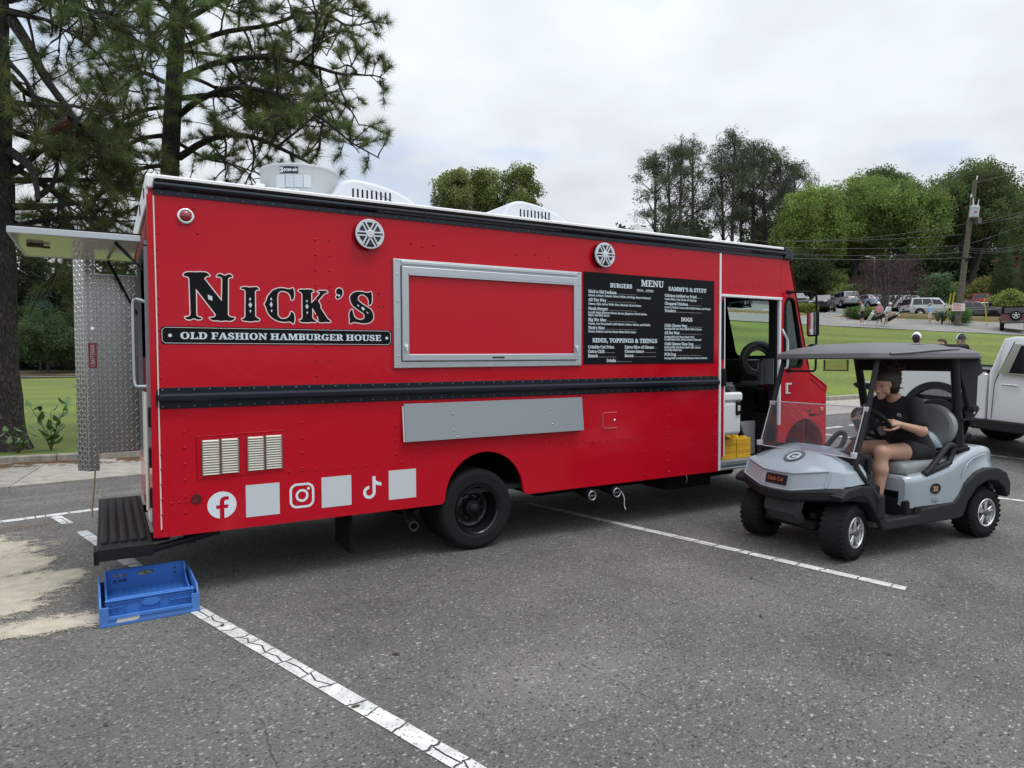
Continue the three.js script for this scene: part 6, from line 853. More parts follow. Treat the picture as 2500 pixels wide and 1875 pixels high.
  cp('bag_rack', [tube([[0.2, 0.85, -0.4], [0.05, 0.95, -0.4], [-0.05, 0.9, -0.3], [-0.05, 0.9, 0.3], [0.05, 0.95, 0.4], [0.2, 0.85, 0.4]], 0.014, 40, 6)], matBlack);
  cp('underside', [bxx(-0.3, 1.9, 0.2, 0.28, -0.28, 0.28, 0.03), rod([1.74, 0.23, -0.42], [1.74, 0.23, 0.42], 0.03), rod([0, 0.23, -0.42], [0, 0.23, 0.42], 0.045), bxx(-0.2, 0.2, 0.18, 0.4, -0.2, 0.2, 0.05), bx(0.3, 0.04, 0.06, 1.72, 0.33, -0.25), bx(0.3, 0.04, 0.06, 1.72, 0.33, 0.25), rod([1.74, 0.25, -0.36], [1.7, 0.5, -0.3], 0.025), rod([1.74, 0.25, 0.36], [1.7, 0.5, 0.3], 0.025)], M.undersc);
  // print
  const face = (name, tex, w, h, M4, rough = 0.4) => { const g = new THREE.PlaneGeometry(w, h).applyMatrix4(M4); return cp(name, [g], new THREE.MeshStandardMaterial({ map: tex, roughness: rough, transparent: true, alphaTest: 0.5 })); };
  const basis = (X, Y, P) => { const x = X.clone().normalize(), z = x.clone().cross(Y).normalize(), y = z.clone().cross(x); return new THREE.Matrix4().makeBasis(x, y, z).setPosition(P); };
  const badge = canvasTex(512, 176, (g) => { g.clearRect(0, 0, 512, 176); g.fillStyle = 'rgb(20,16,18)'; g.beginPath(); g.roundRect(4, 4, 504, 168, 26); g.fill(); g.strokeStyle = 'rgb(70,55,52)'; g.lineWidth = 6; g.stroke(); g.fillStyle = 'rgb(190,112,84)'; g.font = '100px sans-serif'; g.save(); g.translate(48, 122); g.scale(416 / g.measureText('Club Car').width, 1); g.fillText('Club Car', 0, 0); g.restore(); });
  cp('nose_badge', [new RoundedBoxGeometry(0.012, 0.088, 0.232, 2, 0.005).rotateZ(0.26).translate(2.032, 0.622, 0)], matBlack);
  face('badge_print', badge, 0.225, 0.078, basis(V(0, 0, -1), V(-0.26, 1, 0), V(2.0405, 0.6245, 0)));
  const crest = canvasTex(256, 256, (g) => { g.clearRect(0, 0, 256, 256); g.fillStyle = 'rgb(52,56,62)'; g.beginPath(); g.arc(128, 128, 124, 0, 7); g.fill(); g.fillStyle = 'rgb(178,188,194)'; g.beginPath(); g.arc(128, 128, 84, 0, 7); g.fill(); for (let i = 0; i < 30; i++) { g.save(); g.translate(128, 128); g.rotate(i * Math.PI * 2 / 30); g.fillStyle = 'rgba(170,178,184,.75)'; g.fillRect(-4, -114, 8, 20); g.restore(); } g.fillStyle = 'rgb(48,52,58)'; g.beginPath(); g.moveTo(84, 90); g.quadraticCurveTo(120, 100, 128, 62); g.quadraticCurveTo(140, 96, 186, 84); g.lineTo(172, 108); g.lineTo(150, 112); g.lineTo(168, 140); g.lineTo(176, 176); g.quadraticCurveTo(128, 200, 84, 172); g.closePath(); g.fill(); g.fillStyle = 'rgb(178,188,194)'; g.beginPath(); g.arc(132, 140, 24, 0, 7); g.fill(); });
  face('hood_crest', crest, 0.19, 0.19, basis(V(0, 0, -1), V(-0.9, 0.42, 0), V(1.822, 0.8085, 0)));
  const num = canvasTex(256, 180, (g) => { g.clearRect(0, 0, 256, 180); g.fillStyle = 'rgb(24,19,20)'; g.beginPath(); g.ellipse(128, 90, 124, 86, 0, 0, 7); g.fill(); g.strokeStyle = 'rgb(70,60,55)'; g.lineWidth = 4; g.stroke(); g.fillStyle = 'rgb(214,168,112)'; g.font = 'bold 104px sans-serif'; g.fillText('32', 128 - g.measureText('32').width / 2, 128); });
  face('number_badge', num, 0.145, 0.095, basis(V(-1, 0, 0), V(0, 1, 0), V(0.789, 0.529, -0.5945)));
  const tempo = canvasTex(256, 96, (g) => { g.clearRect(0, 0, 256, 96); g.fillStyle = 'rgb(28,30,36)'; g.save(); g.transform(1, 0, -0.25, 1, 28, 0); g.font = 'bold 74px serif'; g.fillText('T', 0, 74); g.font = 'bold 46px serif'; g.fillText('empo', 54, 74); g.fillRect(66, 14, 130, 4); g.restore(); });
  face('model_script', tempo, 0.13, 0.05, basis(V(-1, 0, 0), V(0, 1, 0), V(0.785, 0.425, -0.5925)));
  // wheels
  const tread = (Rr, w) => { const g = []; for (let i = 0; i < 30; i++) { const a = i / 30 * Math.PI * 2; [-0.36, -0.12, 0.12, 0.36].forEach((k, j) => { const b = bx(0.034, 0.006, w * 0.22, 0, 0, 0); b.rotateY((j % 2 ? 1 : -1) * 0.6); b.translate(0, Rr, k * w); b.rotateZ(a + (j % 2) * 0.1); g.push(b); }); } return g; };
  const mkWheel = (x, s, steer) => {
    const w = 0.2, R = 0.235, xf = (g) => mg(g).rotateY((s < 0 ? Math.PI : 0)).rotateY(steer).translate(x, R, s * 0.45);
    const t = cp('wheel', [xf([latheZ([[0.128, -w / 2 + 0.015], [0.14, -w / 2], [0.19, -w / 2 - 0.005], [0.222, -w / 2 + 0.02], [0.231, -w / 2 + 0.05], [0.232, 0], [0.231, w / 2 - 0.05], [0.222, w / 2 - 0.02], [0.19, w / 2 + 0.005], [0.14, w / 2], [0.128, w / 2 - 0.015]], 56)])], M.rubber);
    tag(cp('tread', [xf(tread(0.229, w))], M.rubber, t), null, null, null, 'stuff');
    cp('rim', [xf([latheZ([[0.134, w / 2 + 0.003], [0.128, w / 2 + 0.006], [0.12, w / 2 - 0.004], [0.115, w / 2 - 0.035], [0.03, w / 2 - 0.04], [0, w / 2 - 0.04]], 40)])], std(0.3, 0.31, 0.32, 0.35, 0.9), t);
    const sp = []; for (let i = 0; i < 5; i++) for (const o of [-0.16, 0.16]) { const a = i * Math.PI * 2 / 5 + o + 0.3; sp.push(bx(0.088, 0.021, 0.022, 0.073, 0, w / 2 - 0.014, 0.006).rotateZ(a)); } cp('spoke', [xf([...sp, new THREE.TorusGeometry(0.123, 0.009, 8, 40).translate(0, 0, w / 2)])], std(0.72, 0.73, 0.74, 0.25, 0.9), t);
    cp('hub_cap', [xf([latheZ([[0.036, w / 2 - 0.02], [0.034, w / 2 + 0.004], [0.024, w / 2 + 0.008], [0, w / 2 + 0.009]], 20)])], std(0.16, 0.16, 0.17, 0.3, 0.6), t);
    return t;
  };
  mkWheel(1.74, -1, 0.24); mkWheel(1.74, 1, 0.24); mkWheel(0, -1, 0); mkWheel(0, 1, 0);
}

// ================================================================ people
// skin a set of tapered bones: distance to each capsule, joined with a smooth minimum, meshed by marching cubes
function blob(bones, cell, k = 0.03, grow = 0) {
  const lo = V(1e9, 1e9, 1e9), hi = V(-1e9, -1e9, -1e9);
  for (const b of bones) for (const [p, r] of [[b[0], b[2]], [b[1], b[3]]]) for (const a of ['x', 'y', 'z']) { lo[a] = Math.min(lo[a], p['xyz'.indexOf(a)] - r - 0.03 - grow); hi[a] = Math.max(hi[a], p['xyz'.indexOf(a)] + r + 0.03 + grow); }
  const c = lo.clone().add(hi).multiplyScalar(0.5), half = Math.max(hi.x - lo.x, hi.y - lo.y, hi.z - lo.z) / 2, n = Math.min(150, Math.ceil(2 * half / cell)), mc = new MarchingCubes(n, new THREE.MeshBasicMaterial(), false, false, 260000);
  const B = bones.map(([a, b, ra, rb, f]) => { const d = [b[0] - a[0], b[1] - a[1], b[2] - a[2]]; return [a, d, d[0] * d[0] + d[1] * d[1] + d[2] * d[2] || 1e-9, ra + grow, rb + grow, f]; });
  let q = 0; for (let z = 0; z < n; z++) for (let y = 0; y < n; y++) for (let x = 0; x < n; x++, q++) {
    const X = c.x + (x - n / 2) / (n / 2) * half, Y = c.y + (y - n / 2) / (n / 2) * half, Z = c.z + (z - n / 2) / (n / 2) * half; let m = 1e3;
    for (const [a, d, L, ra, rb, f] of B) { const ux = X - a[0], uy = Y - a[1], uz = Z - a[2], t = clamp((ux * d[0] + uy * d[1] + uz * d[2]) / L), ex = ux - t * d[0], ey = uy - t * d[1], ez = (uz - t * d[2]); const s = Math.sqrt(ex * ex + ey * ey + ez * ez * (f ?? 1)) - (ra + (rb - ra) * t), h = Math.max(k - Math.abs(m - s), 0) / k; m = Math.min(m, s) - h * h * k * 0.25; }
    mc.field[q] = -m;
  }
  mc.isolation = 0; mc.update();
  const cnt = mc.count ?? mc.geometry.drawRange.count, pa = mc.positionArray, g = new THREE.BufferGeometry(), p = new Float32Array(cnt * 3);
  for (let i = 0; i < cnt; i++) { p[i * 3] = pa[i * 3] * half + c.x; p[i * 3 + 1] = pa[i * 3 + 1] * half + c.y; p[i * 3 + 2] = pa[i * 3 + 2] * half + c.z; }
  g.setAttribute('position', new THREE.BufferAttribute(p, 3)); const w = mergeVertices(g, 1e-5); w.computeVertexNormals(); return norm(w);
}
const skinTone = phys(0.46, 0.26, 0.18, 0.5), skinLight = std(0.42, 0.26, 0.19, 0.6), cloth = (r, g, b) => std(r, g, b, 0.9);
// head bones round a centre; f = unit face direction, s = scale
function headBones(c, f, s = 1, chin = -0.1) {
  const r = [f[2], 0, -f[0]], P = (a, u, w) => [c[0] + f[0] * a * s + r[0] * w * s, c[1] + u * s + f[1] * a * s, c[2] + f[2] * a * s + r[2] * w * s];
  return [[P(-0.02, 0.03, 0), P(0.015, 0.035, 0), 0.088 * s, 0.083 * s], [P(0.045, -0.02, 0), P(0.06, -0.075, 0), 0.058 * s, 0.036 * s], [P(0.06, -0.09, 0), P(0.072, -0.095, 0), 0.024 * s, 0.02 * s], [P(0.088, 0.012, 0), P(0.112, -0.028, 0), 0.009 * s, 0.0155 * s], [P(0.112, -0.03, 0.01), P(0.1, -0.034, 0.017), 0.009 * s, 0.008 * s], [P(0.112, -0.03, -0.01), P(0.1, -0.034, -0.017), 0.009 * s, 0.008 * s], [P(0.08, 0.028, 0.02), P(0.07, 0.026, 0.055), 0.015 * s, 0.014 * s], [P(0.08, 0.028, -0.02), P(0.07, 0.026, -0.055), 0.015 * s, 0.014 * s], [P(0.086, -0.058, -0.018), P(0.086, -0.058, 0.018), 0.01 * s, 0.01 * s], [P(0.055, -0.03, 0.045), P(0.04, -0.05, 0.05), 0.03 * s, 0.026 * s], [P(0.055, -0.03, -0.045), P(0.04, -0.05, -0.05), 0.03 * s, 0.026 * s], [P(-0.005, 0.012, 0.082), P(-0.012, -0.025, 0.078), 0.014 * s, 0.011 * s], [P(-0.005, 0.012, -0.082), P(-0.012, -0.025, -0.078), 0.014 * s, 0.011 * s]];
}
function handBones(w, dir, palmN, thumb, curl, s = 1) { // wrist, pointing direction, palm normal; four fingers and a thumb
  const D = V(...dir).normalize(), N = V(...palmN).normalize(), S = D.clone().cross(N).normalize(), b = [], at3 = (a, n, t) => V(...w).addScaledVector(D, a * s).addScaledVector(N, n * s).addScaledVector(S, t * s).toArray();
  b.push([at3(0, 0, 0), at3(0.075, 0, 0.022), 0.024 * s, 0.013 * s], [at3(0, 0, 0), at3(0.078, 0, 0), 0.024 * s, 0.014 * s], [at3(0.01, 0, -0.01), at3(0.07, 0, -0.024), 0.022 * s, 0.013 * s]);
  [[0.03, 0.074, 0.9], [0.011, 0.08, 1], [-0.01, 0.077, 0.93], [-0.03, 0.068, 0.76]].forEach(([t, a0, L]) => { let p = [a0, 0, t], ang = 0.35 * curl; for (const seg of [0.04, 0.026, 0.02]) { ang += curl * 0.62; const q = [p[0] + Math.cos(ang) * seg * L, p[1] + Math.sin(ang) * seg * L, t * 1.02]; b.push([at3(...p), at3(...q), 0.0092 * s, 0.0082 * s]); p = q; } });
  let p = [0.022, 0.006, thumb * 0.03]; for (const [da, dn, dt] of [[0.028, 0.016, 0.024], [0.024, 0.018, 0.008], [0.02, 0.014, -0.004]]) { const q = [p[0] + da, p[1] + dn, p[2] + dt * thumb]; b.push([at3(...p), at3(...q), 0.0115 * s, 0.0095 * s]); p = q; }
  return b;
}
// ---- the driver (in the cart's own measure)
{
  const P0 = V(0.7, 0.74, -0.27), q = V(P0.x, P0.y, P0.z).applyAxisAngle(UP, CT.a);
  const t = group('person', [CT.x + q.x, q.y, CT.z + q.z], CT.a, 'woman in black T-shirt and shorts with curly bun, sitting at the cart wheel', 'person');
  const L = (g) => mg(g).translate(-P0.x, -P0.y, -P0.z);
  const hip = [0.66, 0.83, -0.28], chest = [0.8, 1.12, -0.28], neck = [0.895, 1.3, -0.272], head = [1.005, 1.425, -0.27];
  const kneeN = [1.185, 0.845, -0.37], ankN = [1.235, 0.42, -0.37], kneeF = [1.2, 0.855, -0.11], ankF = [1.25, 0.42, -0.12];
  const shN = [0.865, 1.25, -0.455], elN = [0.9, 1.03, -0.535], wrN = [1.075, 1.085, -0.47], shF = [0.88, 1.25, -0.1], elF = [1.0, 1.04, 0.0], wrF = [1.16, 1.11, -0.09];
  const torso = [[hip, [0.74, 0.98, -0.28], 0.125, 0.115, 0.62], [[0.74, 0.98, -0.28], chest, 0.118, 0.125, 0.6], [chest, [0.86, 1.22, -0.275], 0.122, 0.085, 0.55], [[0.862, 1.255, -0.43], [0.875, 1.255, -0.12], 0.052, 0.052], [[0.84, 1.1, -0.35], [0.86, 1.1, -0.35], 0.075, 0.07], [[0.86, 1.1, -0.2], [0.86, 1.1, -0.2], 0.075, 0.07]];
  const thigh = [[[0.66, 0.815, -0.36], kneeN, 0.098, 0.06], [[0.66, 0.815, -0.2], kneeF, 0.098, 0.06]];
  const bones = [...torso, ...thigh, [kneeN, [1.205, 0.7, -0.372], 0.056, 0.057], [[1.195, 0.69, -0.372], ankN, 0.058, 0.036], [kneeF, [1.2, 0.7, -0.115], 0.056, 0.057], [[1.19, 0.69, -0.115], ankF, 0.058, 0.036], [shN, elN, 0.05, 0.041], [elN, wrN, 0.041, 0.027], [shF, elF, 0.05, 0.041], [elF, wrF, 0.041, 0.027], [[0.87, 1.26, -0.275], neck, 0.056, 0.05], [neck, [0.955, 1.385, -0.275], 0.05, 0.052]];
  const fd = [0.9, -0.3, 0.12], headB = headBones(head, fd, 0.97);
  part('body', [L([blob(bones, 0.012, 0.035), blob(headB, 0.004, 0.014), blob(handBones(wrN, [0.82, 0.25, 0.42], [0.3, -0.35, 0.85], 1, 0.95), 0.0033, 0.006), blob(handBones(wrF, [0.5, 0.35, -0.6], [0.45, -0.3, -0.7], -1, 0.95), 0.0033, 0.006)])], skinTone, t);
  part('shirt', [L([blob([...torso.map((b) => b), [[0.855, 1.2, -0.275], [0.868, 1.25, -0.275], 0.07, 0.045, 0.5], [shN, [0.888, 1.1, -0.51], 0.052, 0.056], [shF, [0.95, 1.12, -0.04], 0.052, 0.056], [hip, [0.7, 0.9, -0.28], 0.14, 0.125, 0.6]], 0.012, 0.035, 0.012)])], cloth(0.01, 0.01, 0.012), t);
  part('shorts', [L([blob([[hip, [0.7, 0.87, -0.28], 0.125, 0.12, 0.62], [[0.66, 0.815, -0.36], [0.82, 0.828, -0.363], 0.098, 0.092], [[0.66, 0.815, -0.2], [0.82, 0.828, -0.175], 0.098, 0.092]], 0.013, 0.04, 0.016)])], cloth(0.012, 0.012, 0.014), t);
  part('shoe', [L([blob([[[1.21, 0.345, -0.37], [1.37, 0.33, -0.385], 0.042, 0.034], [[1.22, 0.36, -0.37], [1.235, 0.42, -0.37], 0.045, 0.042]], 0.01, 0.03)])], cloth(0.05, 0.05, 0.055), t); part('shoe', [L([blob([[[1.23, 0.345, -0.12], [1.39, 0.335, -0.1], 0.042, 0.034], [[1.235, 0.36, -0.12], [1.25, 0.42, -0.12], 0.045, 0.042]], 0.01, 0.03)])], cloth(0.05, 0.05, 0.055), t);
  const fl_ = Math.hypot(fd[0], fd[2]), hf = [fd[0] / fl_, fd[2] / fl_], HP = (a, u, w = 0) => [head[0] + hf[0] * a + hf[1] * w, head[1] + u, head[2] + hf[1] * a - hf[0] * w];
  const cap = [[HP(-0.035, 0.05), HP(0.012, 0.055), 0.094, 0.084], [HP(-0.062, -0.035), HP(-0.055, 0.04), 0.062, 0.08], [HP(-0.02, 0.02, 0.045), HP(-0.03, -0.01, 0.055), 0.05, 0.04], [HP(-0.02, 0.02, -0.045), HP(-0.03, -0.01, -0.055), 0.05, 0.04], [HP(-0.075, 0.125), HP(-0.06, 0.135), 0.062, 0.058]];
  const r = rngOf(44), curls = []; for (let i = 0; i < 130; i++) { const a = r() * 6.28, b = r() * 3.14, R = i < 75 ? 0.07 : 0.1, c0 = i < 75 ? HP(-0.068, 0.135) : HP(-0.045, 0.02); const p = V(c0[0] + R * Math.cos(a) * Math.sin(b), c0[1] + R * Math.cos(b), c0[2] + R * Math.sin(a) * Math.sin(b)); if (i >= 75 && (p.x - head[0]) * hf[0] + (p.z - head[2]) * hf[1] > -0.03) continue; const ax = V(r() - 0.5, r() - 0.5, r() - 0.5).normalize(); curls.push(new THREE.TorusGeometry(0.014 + 0.014 * r(), 0.0042, 5, 14, 4.5).applyQuaternion(new THREE.Quaternion().setFromUnitVectors(V(0, 0, 1), ax)).translate(p.x, p.y, p.z)); }
  part('hair', [L([blob(cap, 0.006, 0.02), ...curls])], std(0.03, 0.018, 0.012, 0.6), t);
  const eyes = []; for (const w of [-1, 1]) { const f = V(...fd).normalize(), rr_ = V(f.z, 0, -f.x).normalize(); const e = V(...head).addScaledVector(f, 0.083).add(V(0, 0.012, 0)).addScaledVector(rr_, w * 0.031); eyes.push(new THREE.SphereGeometry(0.009, 10, 8).translate(e.x, e.y, e.z)); } part('eyes', [L(eyes)], std(0.03, 0.02, 0.016, 0.2), t);
  const lt = canvasTex(256, 128, (g) => { g.clearRect(0, 0, 256, 128); g.fillStyle = 'rgb(190,196,200)'; g.font = 'bold 74px serif'; g.save(); g.translate(16, 88); g.scale(224 / g.measureText("Nick's").width, 1); g.fillText('N', 0, 0); g.font = 'bold 58px serif'; g.fillText("ICK'S", 62, 0); g.restore(); g.fillRect(90, 18, 80, 5); g.fillRect(60, 104, 130, 6); g.fillRect(100, 116, 60, 5); });
  const lg = new THREE.PlaneGeometry(0.105, 0.052, 6, 1).applyMatrix4(new THREE.Matrix4().makeBasis(V(-0.62, 0.12, -0.78).normalize(), V(-0.3, 0.95, 0.05).normalize(), V(0.78, 0.25, -0.6).normalize())); part('shirt_logo', [L([lg.translate(0.925, 1.165, -0.375)])], new THREE.MeshStandardMaterial({ map: lt, transparent: true, alphaTest: 0.4, roughness: 0.9, side: THREE.DoubleSide }), t);
}
// ---- clear cup lying on the seat beside her
{
  const q = V(0.5, 0.9, -0.36).applyAxisAngle(UP, CT.a), t = group('clear_bag', [CT.x + q.x, q.y, CT.z + q.z], CT.a, 'clear plastic bottle wrap with black end on the seat behind the driver', 'bottle');
  const ax = new THREE.Quaternion().setFromUnitVectors(UP, V(0.62, 0.62, 0.2).normalize());
  part('clear_sleeve', [lathe([[0.0, 0.1], [0.045, 0.11], [0.062, 0.05], [0.058, -0.03], [0.05, -0.1]], 20).applyQuaternion(ax)], phys(0.75, 0.82, 0.86, 0.12, { transmission: 0.6, thickness: 0 }), t); part('black_end', [lathe([[0.05, -0.1], [0.056, -0.12], [0.05, -0.17], [0, -0.175]], 18).applyQuaternion(ax)], matBlack, t); part('water', [lathe([[0, 0.06], [0.05, 0.05], [0.05, -0.09], [0, -0.095]], 16).applyQuaternion(ax)], std(0.5, 0.57, 0.6, 0.3), t);
}
// ---- standing figures: walkers on the upper road, men behind the pickup
function figure(o) {
  const t = group('person', o.at.toArray(), o.turn ?? 0, o.label, 'person'), s = o.s ?? 1, st = o.stride ?? 0, lean = o.lean ?? 0, sc = (b) => b.map(([a, c, r1, r2, f]) => [a.map((v) => v * s), c.map((v) => v * s), r1 * s, r2 * s, f]);
  const bel = o.belly ?? 0, H = [0, 0.95, 0], C = [lean * 0.6, 1.3, 0], N = [lean, 1.48, 0], hd = [lean * 1.15 + 0.03, 1.63, 0];
  const torso = [[H, [lean * 0.3 + bel, 1.12, 0], 0.12, 0.115 + bel, 0.5], [[lean * 0.3 + bel, 1.12, 0], C, 0.115 + bel, 0.12, 0.45], [C, [lean * 0.85, 1.4, 0], 0.11, 0.07, 0.35], [[lean * 0.85, 1.41, -0.17], [lean * 0.85, 1.41, 0.17], 0.055, 0.055]];
  const legs = [[[0, 0.92, 0.09], [st * 0.5 + 0.02, 0.5, 0.095], 0.085, 0.055], [[st * 0.5 + 0.02, 0.5, 0.095], [st, 0.09, 0.1], 0.055, 0.036], [[0, 0.92, -0.09], [-st * 0.4 + 0.04, 0.5, -0.095], 0.085, 0.055], [[-st * 0.4 + 0.04, 0.5, -0.095], [-st, 0.09, -0.1], 0.055, 0.036]];
  const arms = o.arms ?? [[[lean * 0.85, 1.4, 0.19], [lean * 0.6 + 0.02, 1.12, 0.24], [0.12 + lean * 0.5, 0.9, 0.22]], [[lean * 0.85, 1.4, -0.19], [lean * 0.6, 1.12, -0.24], [0.14 + lean * 0.5, 0.9, -0.22]]];
  const ab = arms.flatMap(([a, b, c]) => [[a, b, 0.046, 0.038], [b, c, 0.037, 0.026]]), c = o.cell ?? 0.022;
  const hb = headBones(hd, [1, o.look ?? -0.15, 0], 1);
  const hands = arms.flatMap(([a, b, e]) => handBones(e, [e[0] - b[0], e[1] - b[1], e[2] - b[2]], [0.5, 0.3, -Math.sign(e[2]) || 1], Math.sign(e[2]) || 1, 0.6));
  part('body', [blob(sc([...torso, ...legs, ...ab, [[lean * 0.9, 1.44, 0], [lean * 1.05 + 0.01, 1.55, 0], 0.05, 0.05]]), c, 0.03 * s), blob(sc(hb), c * 0.4, 0.014 * s), blob(sc(hands), o.cell ? 0.004 : 0.006, 0.006 * s)], o.skin ?? skinLight, t);
  part('shirt', [blob(sc([...torso, ...arms.map(([a, b]) => [a, a.map((v, i) => lerp(v, b[i], o.sleeve ?? 0.75)), 0.05, 0.058])]), c, 0.03 * s, 0.014 * s)], o.shirt, t);
  part('shorts', [blob(sc([[H, [0, 1.0, 0], 0.125, 0.12, 0.5], ...[legs[0], legs[2]].map(([a, b]) => [a, a.map((v, i) => lerp(v, b[i], o.trouser ? 1 : 0.88)), 0.09, 0.075]), ...(o.trouser ? [legs[1], legs[3]].map((b) => [b[0], b[1], 0.06, 0.05]) : [])]), c, 0.03 * s, 0.014 * s)], o.shorts, t);
  for (const [k, z] of [[st, 0.1], [-st, -0.1]]) part('shoe', [blob(sc([[[k - 0.03, 0.045, z], [k + 0.16, 0.04, z], 0.043, 0.034], [[k, 0.05, z], [k, 0.1, z], 0.042, 0.042]]), c * 0.7, 0.02 * s)], o.shoes ?? cloth(0.6, 0.6, 0.6), t);
  const hc = hd.map((v) => v * s);
  if (o.hat) { const cr = blob([[[hc[0] - 0.012, hc[1] + 0.05, 0], [hc[0] + 0.01, hc[1] + 0.055, 0], 0.098 * s, 0.094 * s], [[hc[0], hc[1] + 0.1, 0], [hc[0], hc[1] + 0.1, 0], 0.07 * s, 0.07 * s]], 0.012, 0.02), br = ext(ell(0.115, 0, 0.09, 0.075, 20), 0, 0.008, 0.002).rotateX(-Math.PI / 2).rotateZ(-0.15).translate(hc[0] + 0.03, hc[1] + 0.055, 0); const keep = (f) => { const p = cr.attributes.position, out = []; for (let i = 0; i < p.count; i += 3) { const y = (p.getY(i) + p.getY(i + 1) + p.getY(i + 2)) / 3, x = (p.getX(i) + p.getX(i + 1) + p.getX(i + 2)) / 3; if (f(x - hc[0], y - hc[1])) for (let k = 0; k < 3; k++) out.push(p.getX(i + k), p.getY(i + k), p.getZ(i + k)); } const g = new THREE.BufferGeometry(); g.setAttribute('position', new THREE.Float32BufferAttribute(out, 3)); const w = mergeVertices(g, 1e-5); w.computeVertexNormals(); return norm(w); };
    const cap_ = part('cap', [keep((x, y) => y > 0.035 && x > 0.02)], o.hat[0], t); part('cap_back', [keep((x, y) => y > 0.03 && x <= 0.02)], o.hat[1], cap_); part('cap_brim', [br], o.hat[2] ?? o.hat[0], cap_); }
  part('hair', [blob([[[hc[0] - 0.03, hc[1] + 0.05, 0], [hc[0] + 0.005, hc[1] + 0.06, 0], 0.086 * s, 0.08 * s], [[hc[0] - 0.05, hc[1] - 0.02, 0], [hc[0] - 0.045, hc[1] + 0.04, 0], 0.06 * s, 0.075 * s]], 0.014, 0.02)], o.hair ?? cloth(0.03, 0.022, 0.018), t);
  return t;
}
function golfBag(at, dir, tilt, label, c1, c2) { const t = group('golf_bag', at.toArray(), dir, label, 'golf bag'); const q = new THREE.Quaternion().setFromAxisAngle(V(0, 0, 1), tilt); part('bag_body', [lathe([[0, -0.42], [0.12, -0.42], [0.135, -0.2], [0.125, 0.1], [0.14, 0.4], [0.12, 0.42], [0, 0.4]], 16).scale(1, 1, 0.85).applyQuaternion(q)], c1, t); part('pocket', [bx(0.1, 0.36, 0.2, 0.12, -0.12, 0, 0.04).applyQuaternion(q), bx(0.07, 0.16, 0.2, 0.12, 0.2, 0, 0.03).applyQuaternion(q)], c2, t); const r = rngOf(at.x * 10 | 0); for (let i = 0; i < 6; i++) { const a = r() * 6.28, x = 0.07 * Math.cos(a), z = 0.06 * Math.sin(a), h = 0.55 + 0.2 * r(); part('golf_club', [rod([x, 0.35, z], [x * 1.3, h, z * 1.3], 0.008), new THREE.SphereGeometry(0.042, 8, 6).scale(1, 0.7, 1.2).translate(x * 1.3, h, z * 1.3)].map((g) => g.applyQuaternion(q)), i % 2 ? M.black : M.white, t); } return t; }
const floral = new THREE.MeshStandardMaterial({ map: noiseTex(128, (u, v, i, j) => { const a = tfbm(u, v, 14, 2, 3); return a > 0.12 ? [0.12, 0.15, 0.2] : a < -0.2 ? [0.42, 0.36, 0.3] : [0.78, 0.76, 0.72]; }, 3, true), roughness: 0.9 }); floral.map.repeat.set(3, 3);
floral.onBuild = 0;
const ptURL = (g) => g;
